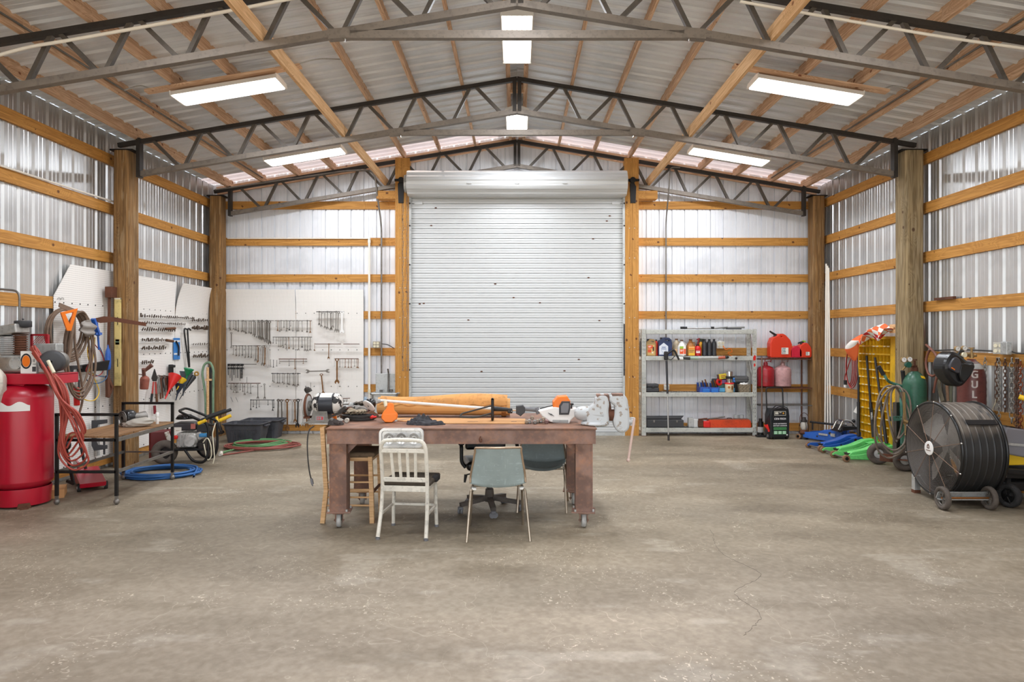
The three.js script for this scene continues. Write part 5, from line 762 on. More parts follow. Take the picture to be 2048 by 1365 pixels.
// brown paper roll and cardboard
{
  const t = thing('paper_roll', 'large roll of brown paper lying along the back of the bench', 'paper roll', [0, 0, 0]);
  const a = V(XAT(757, 6.98), TY + 0.1, -6.98), b = V(XAT(1020, 6.98), TY + 0.088, -6.98), L = b.x - a.x, sp = [];
  const N = 60; for (let i = 0; i <= N; i++) { const th = i / N * 2 * Math.PI * 2.6, r = 0.062 + 0.013 * th / 6.28; sp.push([r * Math.cos(th), r * Math.sin(th)]); }
  const back = sp.map(([x, y]) => { const k = (Math.hypot(x, y) - 0.0025) / Math.hypot(x, y); return [x * k, y * k]; }).reverse();
  obj('roll', place(ext(sp.concat(back), L, 0, 0, 0, 0, 0, Math.PI / 2, 0), (a.x + b.x) / 2, TY + 0.1, -6.98, 0, 0, -0.01), M.paper, t);
  // loose outer sheet with a torn edge
  const g = new THREE.PlaneGeometry(L * 0.96, 0.2, 40, 8), p = g.attributes.position; for (let i = 0; i < p.count; i++) { const x = p.getX(i), v = p.getY(i) / 0.2 + 0.5, w = x / L + 0.5, an = 1.9 - v * 1.5 - 0.22 * (v > 0.9 ? Math.abs(Math.sin(w * 23)) : 0), r = 0.104 + 0.016 * (1 - v) + 0.02 * Math.sin(w * 6) * (1 - v); p.setXYZ(i, x, r * Math.sin(an), -r * Math.cos(an)); } g.computeVertexNormals();
  const g2 = g.clone(); g2.scale(1, 0.985, 0.985); obj('loose_sheet', [place(g, (a.x + b.x) / 2, TY + 0.1, -6.98, 0, Math.PI, 0)], mat('#d99a55', 0.75, 0, { side: THREE.DoubleSide, map: T.dirt }), t);
  obj('tape_end', [lathe([[0.06, 0], [0.1, 0.002], [0.1, 0.05], [0.096, 0.052], [0.094, 0.0]], 24, b.x - 0.09, TY + 0.1, -6.98, 0, 0, -Math.PI / 2)], mat('#c58a4c', 0.6, 0, { map: T.rustspot }), t);
  const c = thing('cardboard_sheet', 'flat sheet of brown cardboard in front of the paper roll', 'cardboard'); const A = [P(812, 838, 6.62), P(1046, 832, 6.75), P(1050, 848, 6.36), P(885, 846, 6.42), P(830, 852, 6.3)];
  obj('sheet', ext([[-1.2, -6.8], [0.08, -6.72], [0.09, -6.38], [0.07, -6.35], [-0.7, -6.37], [-1.25, -6.6]].map(([x, z]) => [x, -z]), 0.006, 0, 0, TY + 0.005, 0, -Math.PI / 2, 0, 0), M.cardboard, c); obj('slot', [bx(0.05, 0.002, 0.012, -0.03, TY + 0.0085, -6.48), bx(0.1, 0.002, 0.006, -0.42, TY + 0.0085, -6.48)], M.black, c);
}
// string trimmer
{
  const t = thing('string_trimmer', 'white-shafted string trimmer with an orange-topped motor lying across the bench', 'trimmer'), s0 = P(752, 801, 6.62), s1 = P(1000, 815, 6.55), s2 = P(1080, 821, 6.5);
  obj('shaft', [rod(s0, P(985, 818, 6.56), 0.0135)], M.white, t);
  const hd = P(741, 808, 6.52), ax = V(-0.5, -0.65, 0.57).normalize(); const cap = lathe([[0.01, -0.045], [0.03, -0.045], [0.05, -0.02], [0.062, 0.02], [0.01, 0.02]], 24); cap.applyQuaternion(new THREE.Quaternion().setFromUnitVectors(V(0, 1, 0), ax)); cap.translate(hd.x, hd.y, hd.z); obj('head', cap, M.blackgloss, t);
  const ringg = lathe([[0.05, 0.02], [0.066, 0.02], [0.068, 0.03], [0.05, 0.034], [0.01, 0.034]], 24); ringg.applyQuaternion(new THREE.Quaternion().setFromUnitVectors(V(0, 1, 0), ax)); ringg.translate(hd.x, hd.y, hd.z); obj('head_ring', ringg, M.white, t); obj('gearbox', [rod(P(746, 805, 6.62), P(762, 802, 6.62), 0.03, 0.018), rod(P(752, 808, 6.6), P(752, 796, 6.62), 0.018)], M.lightgrey, t);
  const gq = P(779, 829, 6.5); obj('guard', [ext(smooth([[-0.018, 0.1], [0.02, 0.095], [0.035, 0.04], [0.07, 0.005], [0.068, -0.035], [0.03, -0.065], [-0.03, -0.07], [-0.066, -0.04], [-0.055, 0.01], [-0.03, 0.05]], 4), 0.035, 0.006, gq.x, gq.y, gq.z, -0.25, 0.2, -0.08), ext([[-0.06, 0.0], [0.06, 0.015], [0.068, -0.028], [0.03, -0.062], [-0.03, -0.067], [-0.062, -0.04]], 0.02, 0.004, gq.x + 0.005, gq.y - 0.005, gq.z + 0.035, -0.25, 0.2, -0.08)], M.orange, t); obj('guard_clamp', [rod(P(770, 802, 6.55), P(772, 814, 6.53), 0.018)], M.cream, t);
  const lp = (x, y, d) => P(x, y, d); obj('loop_handle', [pipe([lp(985, 800, 6.5), lp(985, 840, 6.5), lp(985, 838, 6.62), lp(985, 798, 6.62), lp(985, 800, 6.5)], 0.014, 0.05)], M.black, t); obj('barrier_bar', pipe([lp(983, 812, 6.5), lp(923, 828, 6.45), lp(919, 835, 6.42), lp(952, 836, 6.4), lp(983, 827, 6.5)], 0.008, 0.05), M.cord, t);
  obj('front_grip', [rod(P(987, 818, 6.56), P(1016, 820, 6.54), 0.025, 0.018), rbx(0.05, 0.05, 0.04, 0.012, P(1020, 822, 6.54).x, P(1020, 822, 6.54).y, -6.54)], M.black, t); obj('cable_clip', [rod(P(1017, 822, 6.54), P(1024, 823, 6.54), 0.02), rod(P(1024, 820, 6.54), P(1034, 820, 6.53), 0.013)], M.chrome, t);
  const tq = P(1041, 820, 6.52); obj('trigger_housing', [ext([[-0.035, 0.03], [0.02, 0.036], [0.035, 0.02], [0.035, -0.02], [0.0, -0.05], [-0.035, -0.03]], 0.05, 0.008, tq.x, tq.y, tq.z)], M.darkgrey, t); obj('rear_grip', [rod(P(1047, 818, 6.52), P(1073, 820, 6.5), 0.02), rod(P(1073, 816, 6.5), P(1077, 828, 6.5), 0.022)], M.grey, t);
  const e = P(1117, 828, 6.5); const q = (x, y) => [x * 6.5 / FOCAL, -y * 6.5 / FOCAL]; obj('motor_shroud', [ext([q(-38, -6), q(-8, -13), q(22, -8), q(33, -10), q(34, 0), q(22, 10), q(18, 18), q(10, 17), q(-8, 15), q(-18, 12), q(-32, 2)], 0.13, 0.01, e.x, e.y, e.z)], M.white, t); obj('vent', [0, 1, 2].map((i) => bar(P(1096 + i * 3, 826 + i, 6.42), P(1102 + i * 3, 831 + i, 6.42), 0.004, 0.003)), M.darkgrey, t);
  const o = P(1122, 812, 6.52); obj('motor_cover', ext([q(-15, 8), q(-14, -8), q(-6, -17), q(10, -18), q(15, -10), q(15, 8)], 0.15, 0.012, o.x, o.y, o.z), M.orange, t); obj('air_filter_cover', [ext([q(-8, 12), q(-8, -4), q(-3, -12), q(11, -12), q(12, 0), q(9, 12)], 0.02, 0.006, o.x + 0.02, o.y - 0.012, o.z + 0.09)], M.darkgrey, t); obj('air_filter_face', [ext([q(-5, 9), q(-5, -3), q(-1, -9), q(9, -9), q(9, 0), q(7, 9)], 0.012, 0.004, o.x + 0.02, o.y - 0.012, o.z + 0.104)], M.grey, t);
  obj('throttle_cable', tube([P(1080, 818, 6.5), P(1095, 814, 6.48), P(1110, 811, 6.46)], 0.005), M.black, t); obj('primer', [rod(P(1143, 818, 6.48), P(1143, 808, 6.48), 0.008), rbx(0.03, 0.02, 0.02, 0.005, P(1144, 809, 6.48).x, P(1144, 809, 6.48).y, -6.48)], M.black, t); obj('base_foot', [rbx(0.15, 0.03, 0.12, 0.008, P(1120, 843, 6.48).x, TY + 0.018, -6.48)], M.lightgrey, t);
}
// rag, gloves, cables and small things at the left of the bench top
function lump(rx, ry, rz, amp, f, ph, seg = 36) { const g = new THREE.SphereGeometry(1, seg, seg * 0.7 | 0), p = g.attributes.position; for (let i = 0; i < p.count; i++) { const x = p.getX(i), y = p.getY(i), z = p.getZ(i), k = 1 + amp * (Math.sin(x * f + ph) * Math.cos(z * f * 1.2 + ph * 2) + 0.6 * Math.sin((x + z) * f * 1.8 + y * 5 + ph)), h = Math.pow(Math.max(0, y), 0.8) * (0.8 + 0.28 * Math.sin(x * f * 0.9 + ph) * Math.cos(z * f * 0.7 + x * 3)); p.setXYZ(i, x * k * rx, Math.max(0.001, h * ry * k + (y < 0 ? 0.001 : 0)), z * k * rz); } g.computeVertexNormals(); return g; }
const onTop = (name, label, cat, geoms, m, group) => tag(obj(name, geoms, m), label, cat, group);
{
  const q = P(850, 846, 6.3); onTop('rag', 'crumpled dark grey rag near the front edge of the bench', 'rag', [place(lump(0.16, 0.045, 0.08, 0.1, 9, 1.3, 60), q.x + 0.015, TY, -6.32), place(lump(0.1, 0.085, 0.06, 0.09, 8, 0.4, 60), q.x - 0.04, TY, -6.36), place(lump(0.09, 0.055, 0.06, 0.1, 9, 2.2, 60), q.x - 0.085, TY, -6.33)], mat('#4a494d', 0.9, 0, { map: T.cloth }));
  onTop('glove', 'dark brown glove lying beside the grinder base', 'glove', [place(lump(0.07, 0.05, 0.05, 0.15, 5, 2), XAT(672, 6.3), TY, -6.3), rod(V(XAT(670, 6.3), TY + 0.025, -6.28), V(XAT(682, 6.3), TY + 0.014, -6.25), 0.014)], mat('#4d4440', 0.85, 0, { map: T.cloth }));
  const glove = (name, label, px, d, y, m, a, s = 1) => { const t = thing(name, label, 'glove', [XAT(px, d), y, -d], a); const palm = lump(0.065 * s, 0.04 * s, 0.05 * s, 0.08, 4, px); obj('palm', palm, m, t); for (let i = 0; i < 4; i++) obj('finger', tube([V(0.04 * s, 0.02 * s, (-0.035 + i * 0.023) * s), V(0.08 * s, 0.024 * s, (-0.042 + i * 0.027) * s), V((0.115 - 0.01 * Math.abs(i - 1.5)) * s, 0.014 * s, (-0.046 + i * 0.03) * s)], 0.012 * s, 8, 8), m, t); obj('thumb', tube([V(-0.01 * s, 0.02 * s, 0.04 * s), V(0.03 * s, 0.02 * s, 0.068 * s), V(0.06 * s, 0.014 * s, 0.075 * s)], 0.013 * s, 8, 8), m, t); };
  glove('work_glove', 'beige work glove lying on the black cable coil', 706, 6.75, TY + 0.055, mat('#b9a88e', 0.85, 0, { map: T.cloth }), -0.6, 1.25); glove('work_glove', 'grey work glove behind the beige glove', 722, 6.9, TY + 0.075, mat('#a59f97', 0.85, 0, { map: T.cloth }), 2.6, 1.2); glove('work_glove', 'dark olive glove on the red-lidded box at the back', 722, 7.08, TY + 0.11, mat('#6e6253', 0.85, 0, { map: T.cloth }), -0.9, 1.1);
  const pts = []; for (let k = 0; k < 6; k++) for (let i = 0; i < 10; i++) { const a = i / 10 * 6.283; pts.push(V(XAT(717, 6.62) + (0.14 + 0.012 * (k % 3)) * Math.cos(a), TY + 0.01 + k * 0.008, -6.64 + (0.085 + 0.008 * (k % 2)) * Math.sin(a))); } const cc = thing('black_cable', 'black cable coil with a pale plug end, left of the trimmer head', 'cable'); obj('coil', tube(pts, 0.007, 300, 6), M.cord, cc); obj('plug', [cyl(0.021, 0.021, 0.03, XAT(694, 6.48), TY + 0.021, -6.48, Math.PI / 2), tor(0.017, 0.005, XAT(694, 6.48), TY + 0.021, -6.463)], M.offwhite, cc);
  { const br = thing('wire_brush', 'wooden-backed brush lying behind the black cable coil', 'brush'); obj('back', [rbx(0.12, 0.03, 0.04, 0.012, XAT(692, 6.8), TY + 0.1, -6.8, 0, 0.1, 0.05)], mat('#a9743f', 0.6, 0, { map: T.ply }), br); obj('bristles', [rbx(0.1, 0.025, 0.03, 0.004, XAT(693, 6.8), TY + 0.073, -6.8)], M.cord, br); obj('shoe', [rbx(0.14, 0.06, 0.06, 0.01, XAT(694, 6.82), TY + 0.03, -6.84)], M.brownleather, br); }
  onTop('plastic_bag', 'clear plastic bag of parts near the back corner of the bench', 'bag', [place(lump(0.1, 0.15, 0.08, 0.12, 5, 4), XAT(698, 7.0), TY, -7.02)], mat('#bfc0bd', 0.3, 0, { transparent: true, opacity: 0.85 }));
  { const bx1 = thing('parts_box', 'dark box with a red front at the back left of the bench', 'box', [XAT(724, 7.2), TY, -7.18]); obj('tray', rbx(0.2, 0.12, 0.14, 0.01, 0, 0.06, 0), M.black, bx1); obj('red_front', rbx(0.18, 0.06, 0.01, 0.004, 0, 0.055, 0.073), M.redtank, bx1); }
  onTop('spray_bottle', 'clear bottle with a blue cap standing behind the gloves', 'bottle', [lathe([[0.005, 0], [0.03, 0], [0.032, 0.1], [0.014, 0.13], [0.014, 0.15], [0.005, 0.15]], 14, XAT(735, 7.2), TY + 0.04, -7.1)], mat('#8fa6b8', 0.3));
  onTop('red_connector', 'small red connector between the cable coil and the orange guard', 'connector', [rod(P(744, 835, 6.48), P(753, 834, 6.48), 0.01), rod(P(742, 836, 6.47), P(746, 833, 6.49), 0.014)], M.redplastic); onTop('orange_scrap', 'small orange piece of plastic beside the grinder', 'scrap', [ext([[-0.03, 0], [0.03, 0], [0.02, 0.06], [0.0, 0.085]], 0.02, 0.003, XAT(667, 6.6), TY + 0.003, -6.6)], M.orange); onTop('knife', 'thin blade lying beside the orange guard', 'knife', [bar(P(790, 842, 6.42), P(795, 841, 6.42), 0.012, 0.02), bar(P(795, 841, 6.42), P(818, 838, 6.5), 0.003, 0.018)], M.steel);
  const leaf = []; onTop('work_glove', 'reddish crumpled glove among the parts behind the cable coil', 'glove', [place(lump(0.1, 0.07, 0.06, 0.15, 5, 6), XAT(735, 6.85), TY, -6.88)], mat('#8a6248', 0.85, 0, { map: T.cloth }));
  for (let i = 0; i < 4; i++) onTop('cord_bundle', ['brown', 'tan', 'grey', 'dark brown'][i] + ' cord looped among the gloves at the back of the bench', 'bundle', tube(Array.from({ length: 9 }, (_, k) => V(XAT(690 + i * 13, 6.8) + 0.07 * Math.cos(k * 0.9 + i), TY + 0.02 + 0.012 * (k % 3) + 0.015 * i, -6.78 - 0.05 * i + 0.05 * Math.sin(k * 0.9 + i))), 0.007), [M.cable, M.cardboard, M.lightgrey, M.rustbrown][i]);
  for (let i = 0; i < 9; i++) { const d = 6.4 + (i % 3) * 0.05, x = XAT(1053 + i * 5.6, d); onTop('pipe_socket', ord(i) + ' metal socket from the left in the small heap beside the cardboard', 'socket', [lathe([[0.01, 0], [0.017, 0], [0.018, 0.03], [0.016, 0.05 + 0.02 * (i % 2)], [0.01, 0.05 + 0.02 * (i % 2)], [0.009, 0.005]], 14, x, TY + 0.019 + (i % 4 === 2 ? 0.026 : 0), -d, Math.PI / 2, 0.3 - i * 0.35, 0)], i > 6 ? M.pink : i % 2 ? M.steel : mat('#b4a68f', 0.5, 0.4, { map: T.dirt })); }
}
// vise
{
  const d = 6.3, t = thing('bench_vise', 'large worn grey bench vise hanging over the right end of the bench', 'vise', [XAT(1194, d), TY, -d], -0.06), G = mat('#c9cccd', 0.45, 0.1, { map: T.visewear = tex(256, 256, 0.3, 0.3, (u, v) => mix3([0.97, 0.97, 0.97], [0.62, 0.5, 0.4], 0.55 * ss(0.64, 0.72, fbm(u, v, 10, 10, 5, 501)))) });
  obj('base', [lathe([[0.01, 0], [0.125, 0], [0.13, 0.008], [0.125, 0.025], [0.08, 0.04], [0.01, 0.045]], 32, -0.02, 0.004, 0)], G, t);
  obj('body', [lathe([[0.01, -0.005], [0.035, 0], [0.06, 0.03], [0.068, 0.08], [0.074, 0.26], [0.01, 0.27]], 28, -0.205, 0.105, 0, 0, 0, -Math.PI / 2), ext(smooth([[-0.09, 0.03], [0.0, 0.01], [0.065, 0.02], [0.068, 0.14], [0.074, 0.21], [0.06, 0.258], [0.02, 0.265], [-0.015, 0.24], [-0.03, 0.19], [-0.08, 0.14]]), 0.1, 0.02, 0.015, 0, 0)], G, t);
  obj('jaw_pad', [bx(0.11, 0.025, 0.13, 0.05, 0.272, 0), bx(0.015, 0.05, 0.13, 0.1, 0.25, 0)], M.rust, t);
  obj('slide', [lathe([[0.052, 0], [0.055, 0.15]], 24, 0.06, 0.09, 0, 0, 0, -Math.PI / 2), rod(V(0.1, 0.24, 0.02), V(0.12, 0.1, 0.02), 0.018)], M.rustbrown, t);
  obj('moving_jaw', [ext(smooth([[0.165, 0.02], [0.19, -0.03], [0.23, -0.045], [0.268, -0.02], [0.275, 0.06], [0.264, 0.18], [0.25, 0.245], [0.225, 0.268], [0.15, 0.262], [0.125, 0.245], [0.135, 0.222], [0.168, 0.2], [0.178, 0.15], [0.168, 0.08]]), 0.085, 0.02)], G, t); obj('jaw_pad', [bx(0.1, 0.018, 0.125, 0.185, 0.282, 0)], M.rust, t);
  obj('screw_head', [rod(V(0.28, 0.04, 0.02), V(0.345, 0.04, 0.03), 0.034), rod(V(0.32, 0.075, 0.03), V(0.32, 0.0, 0.03), 0.022)], G, t); obj('handle', [rod(V(0.335, 0.07, 0.07), V(0.28, -0.31, 0.07), 0.012), sph(0.018, 0.28, -0.31, 0.07)], mat('#dcc0b4', 0.5, 0.1), t);
}
// chrome lamp panel on the front of the bench
{
  const t = thing('tail_lamp', 'chrome tail-lamp housing with three round wells leaning on the bench front', 'lamp housing', [XAT(801.5, 5.96), YAT(897, 5.96), -6.0]), w = 88 * 5.96 / FOCAL, h = 38 * 5.96 / FOCAL;
  const C = mat('#ecebe8', 0.28, 0.45, { map: T.dirt }); const s = shp(rrect(w, h, 0.045, 0, h / 2)); s.holes.push(new THREE.Path(rrect(w - 0.03, h - 0.03, 0.034, 0, h / 2).map((p) => new THREE.Vector2(...p)))); obj('rim', ext(s, 0.03, 0.005), C, t); obj('back', ext(rrect(w - 0.02, h - 0.02, 0.035, 0, h / 2), 0.006, 0, 0, 0, -0.008), C, t);
  for (const x of [-0.11, 0, 0.11]) { const b = obj('well', lathe([[0.022, -0.004], [0.03, 0.0], [0.044, 0.014], [0.05, 0.018], [0.052, 0.014], [0.05, -0.004]], 26, x, h * 0.48, 0.0, Math.PI / 2), C, t); obj('bulb_socket', sph(0.014, x, h * 0.48, 0.004), M.dullsteel, b); }
}
// white slat-back chair, seen from behind
{
  const t = thing('metal_chair', 'white-painted metal chair with a slatted back facing away from the camera', 'chair', [XAT(818.5, 5.98), 0, -5.98], -0.1), C = mat('#ece6d8', 0.45, 0, { map: T.dirt }), w = 0.4;
  const bt = (s) => [V(s * 0.22, 0.01, 0.24), V(s * 0.205, 0.3, 0.16), V(s * 0.2, 0.45, 0.13), V(s * 0.195, 0.7, 0.19)];
  obj('back_frame', [tube([V(-0.21, 0.02, 0.235), V(-0.2, 0.22, 0.175), V(-0.195, 0.45, 0.15), V(-0.195, 0.66, 0.18), V(-0.19, 0.78, 0.205), V(-0.165, 0.825, 0.213), V(-0.1, 0.838, 0.215), V(0.1, 0.838, 0.215), V(0.165, 0.825, 0.213), V(0.19, 0.78, 0.205), V(0.195, 0.66, 0.18), V(0.195, 0.45, 0.15), V(0.2, 0.22, 0.175), V(0.205, 0.02, 0.235)], 0.0175, 90, 10)], C, t);
  for (const s of [-1, 1]) obj('front_leg', [tube([V(s * 0.19, 0.43, -0.19), V(s * 0.195, 0.2, -0.19), V(s * 0.2, 0.01, -0.2)], 0.016, 14, 10)], C, t);
  obj('top_rail', rbx(0.38, 0.035, 0.022, 0.006, 0, 0.745, 0.2), C, t); obj('low_rail', rbx(0.39, 0.04, 0.022, 0.006, 0, 0.492, 0.155), C, t);
  for (let i = 0; i < 4; i++) obj('slat', [bar(V(-0.105 + i * 0.07, 0.74, 0.2), V(-0.095 + i * 0.064, 0.5, 0.155), 0.024, 0.012)], C, t);
  obj('seat_frame', [rbx(0.4, 0.05, 0.018, 0.004, 0, 0.415, 0.155), rbx(0.4, 0.045, 0.018, 0.004, 0, 0.415, -0.2), rbx(0.018, 0.045, 0.36, 0.004, -0.195, 0.415, -0.02), rbx(0.018, 0.045, 0.36, 0.004, 0.195, 0.415, -0.02)], C, t); obj('seat', [rbx(0.43, 0.045, 0.4, 0.02, 0.012, 0.458, -0.05)], mat('#4e4438', 0.8, 0, { map: T.dirt }), t); obj('seat_tear', rbx(0.06, 0.06, 0.12, 0.025, 0.225, 0.468, -0.06), M.rubber, t);
  obj('stretcher', [bar(V(-0.195, 0.2, -0.19), V(0.195, 0.2, -0.19), 0.02, 0.016)], C, t); for (const s of [-1, 1]) obj('stretcher', [bar(V(s * 0.198, 0.2, -0.19), V(s * 0.2, 0.2, 0.18), 0.02, 0.016)], C, t);
  for (const [x, z] of [[-0.21, 0.235], [0.205, 0.235], [-0.2, -0.2], [0.2, -0.2]]) obj('foot', cyl(0.019, 0.019, 0.02, x, 0.01, z), M.grey, t);
}
// grey-blue shell chairs
function shellChair(label) {
  const t = thing('shell_chair', label, 'chair'), nu = 22, nv = 26, pos = [], at = (u, v) => {   // v 0 = seat front, 1 = back top; chair faces -z
    const s = v < 0.5 ? v / 0.5 : 1, b = v < 0.5 ? 0 : (v - 0.5) / 0.5, cur = ss(0.42, 0.62, v), wd = mix(0.2, 0.235, ss(0, 0.35, v)) * mix(1, 0.82, ss(0.55, 1, v)), x = (u - 0.5) * 2;
    const z = v < 0.5 ? mix(-0.24, 0.14, s) : mix(0.14, 0.25, b) , y = v < 0.5 ? 0.435 - 0.025 * Math.sin(s * Math.PI) - (v < 0.06 ? (0.06 - v) * 0.4 : 0) : 0.435 + 0.36 * b, cup = 0.055 * Math.pow(Math.abs(x), 2.4);
    return [x * wd, y + cup * (1 - cur) * 0.9 + (v > 0.93 ? -0.02 * Math.pow(Math.abs(x), 3) : 0) - (v > 0.9 ? 0.012 * (1 - x * x) * (v - 0.9) * 10 : 0), z - cup * cur * 1.1 + (v > 0.46 && v < 0.6 ? 0.0 : 0)];
  };
  const tri = (a, b, c) => pos.push(...a, ...b, ...c), off = (p) => [p[0], p[1] - 0.006, p[2] + 0.006];
  for (let i = 0; i < nu; i++) for (let j = 0; j < nv; j++) { const a = at(i / nu, j / nv), b = at((i + 1) / nu, j / nv), c = at((i + 1) / nu, (j + 1) / nv), d = at(i / nu, (j + 1) / nv); tri(a, b, c); tri(a, c, d); tri(off(a), off(c), off(b)); tri(off(a), off(d), off(c)); }
  const g = new THREE.BufferGeometry(); g.setAttribute('position', new THREE.Float32BufferAttribute(pos, 3));
  { const key = new Map(), P0 = g.attributes.position, N = new Float32Array(P0.count * 3); g.computeVertexNormals(); const n0 = g.attributes.normal; for (let i = 0; i < P0.count; i++) { const k = [P0.getX(i), P0.getY(i), P0.getZ(i)].map((x) => x.toFixed(4)).join(); const e = key.get(k) || [0, 0, 0]; e[0] += n0.getX(i); e[1] += n0.getY(i); e[2] += n0.getZ(i); key.set(k, e); } for (let i = 0; i < P0.count; i++) { const e = key.get([P0.getX(i), P0.getY(i), P0.getZ(i)].map((x) => x.toFixed(4)).join()), l = Math.hypot(...e) || 1; n0.setXYZ(i, e[0] / l, e[1] / l, e[2] / l); } }
  obj('shell', g, M.shell ??= mat('#aab9b8', 0.5, 0, { map: T.scratch }), t);
  const edge = []; for (let v = 0.5; v <= 1.0001; v += 0.05) edge.push(V(...at(0, v))); for (let u = 0.05; u < 1; u += 0.05) edge.push(V(...at(u, 1))); for (let v = 1; v >= 0.4999; v -= 0.05) edge.push(V(...at(1, v))); obj('rim_tube', tube(edge.map((p) => p.add(V(0, 0, 0.008))), 0.0095, 120, 8), mat('#c0a68c', 0.35, 0.6, { map: T.dirt }), t);
  for (const s of [-1, 1]) { obj('leg', [pipe([V(s * 0.21, 0.4, 0.1), V(s * 0.23, 0.41, 0.13), V(s * 0.24, 0.3, 0.17), V(s * 0.265, 0.0, 0.26)], 0.0115, 0.05)], M.legmetal ??= mat('#b9ab98', 0.3, 0.8, { map: T.dirt }), t); obj('leg', [pipe([V(s * 0.21, 0.4, 0.1), V(s * 0.22, 0.4, -0.1), V(s * 0.225, 0.3, -0.16), V(s * 0.24, 0.0, -0.25)], 0.0115, 0.05)], M.legmetal, t); obj('bracket', rbx(0.04, 0.02, 0.05, 0.004, s * 0.205, 0.412, 0.1), M.white, t); }
  obj('cross_tube', [rod(V(-0.22, 0.4, -0.08), V(0.22, 0.4, -0.08), 0.01)], M.legmetal, t);
  return t;
}
{ const a = shellChair('scuffed grey-blue shell chair in front of the bench, its back to the camera'); a.position.set(XAT(995, 5.95), 0, -5.95); a.rotation.y = 0.06;
  const b = dup(a, 'grey-blue shell chair pushed under the far side of the bench, facing the camera'); b.position.set(XAT(1084, 6.95), 0, -6.88); b.rotation.y = Math.PI - 0.05; }
// office chair under the bench
{
  const t = thing('office_chair', 'black office chair with a dusty five-star base under the bench', 'chair', [XAT(979, 6.75), 0, -6.75], 0.2);
  const G = mat('#5f5750', 0.8, 0, { map: T.dirt }); obj('seat', rbx(0.46, 0.09, 0.44, 0.04, -0.02, 0.47, -0.02), M.blackgloss, t); obj('arm', [pipe([V(-0.25, 0.45, 0.1), V(-0.29, 0.5, 0.1), V(-0.29, 0.66, 0.1), V(-0.29, 0.67, -0.18)], 0.018, 0.04), rbx(0.06, 0.03, 0.26, 0.012, -0.29, 0.68, -0.02)], M.black, t); obj('arm', [pipe([V(0.22, 0.45, 0.1), V(0.26, 0.5, 0.1), V(0.26, 0.66, 0.1), V(0.26, 0.67, -0.18)], 0.018, 0.04), rbx(0.06, 0.03, 0.26, 0.012, 0.26, 0.68, -0.02)], M.black, t); obj('backrest', [rbx(0.42, 0.2, 0.06, 0.03, 0, 0.66, -0.26), bar(V(0, 0.44, -0.2), V(0, 0.6, -0.27), 0.06, 0.02)], M.blackgloss, t);
  obj('gas_lift', [cyl(0.03, 0.03, 0.2, 0, 0.32, 0), cyl(0.04, 0.05, 0.12, 0, 0.15, 0), rbx(0.16, 0.03, 0.2, 0.01, 0, 0.415, 0)], G, t); obj('lever', [rod(V(-0.05, 0.41, 0.05), V(-0.25, 0.38, 0.12), 0.006), rod(V(-0.25, 0.385, 0.12), V(-0.262, 0.31, 0.125), 0.017, 0.01)], M.black, t);
  for (let i = 0; i < 5; i++) { const a = i * 1.2566 + 0.35, l = 0.31; const leg = obj('star_leg', [bar(V(0, 0.125, 0), V(l * Math.cos(a), 0.085, l * Math.sin(a)), 0.05, 0.035, V(0, 1, 0))], G, t); obj('caster', [cyl(0.028, 0.028, 0.018, l * Math.cos(a) - 0.014, 0.028, l * Math.sin(a), 0, a, Math.PI / 2), cyl(0.028, 0.028, 0.018, l * Math.cos(a) + 0.014, 0.028, l * Math.sin(a), 0, a, Math.PI / 2), rbx(0.05, 0.03, 0.05, 0.012, l * Math.cos(a), 0.055, l * Math.sin(a))], M.grey, leg); }
}
// wooden bar stool
{
  const t = thing('bar_stool', 'pale wooden bar stool with a brown padded seat half hidden by the bench leg', 'stool'), m = mat('#ffffff', 0.6, 0, { map: T.brace });
  const legs = [[-1.33, -6.28, 0], [-1.33, -6.67, 0], [-1.785, -6.28, 0.88], [-1.785, -6.67, 0.88]];
  for (const [x, z, h] of legs) obj('leg', [bar(V(x, 0.002, z + (z > -6.4 ? 0.012 : -0.012)), V(x + (h ? 0.05 : 0.015) * (h ? 1 : -1) * 0.6, 0.3, z), 0.04, 0.035), bar(V(x + (h ? 0.03 : -0.009), 0.3, z), V(x + (h ? -0.005 : -0.02), h || 0.61, z), 0.038, 0.033)], m, t);
  obj('seat', [rbx(0.43, 0.05, 0.42, 0.024, -1.52, 0.625, -6.475)], mat('#75604a', 0.85, 0, { map: T.dirt }), t); obj('seat_rail', [rbx(0.38, 0.04, 0.022, 0.004, -1.53, 0.585, -6.31), rbx(0.38, 0.04, 0.022, 0.004, -1.53, 0.585, -6.64), rbx(0.022, 0.04, 0.34, 0.004, -1.345, 0.585, -6.475)], m, t);
  for (const y of [0.16, 0.235, 0.305, 0.375]) obj('rung', rod(V(-1.76, y, -6.28), V(-1.34, y, -6.28), 0.009), m, t); for (const y of [0.2, 0.36]) obj('rung', rod(V(-1.76, y, -6.67), V(-1.34, y, -6.67), 0.009), m, t); obj('side_rung', [rod(V(-1.34, 0.27, -6.28), V(-1.34, 0.27, -6.67), 0.014)], M.brownleather, t); obj('back_rail', [rbx(0.03, 0.07, 0.42, 0.008, -1.79, 0.845, -6.475)], m, t);
}

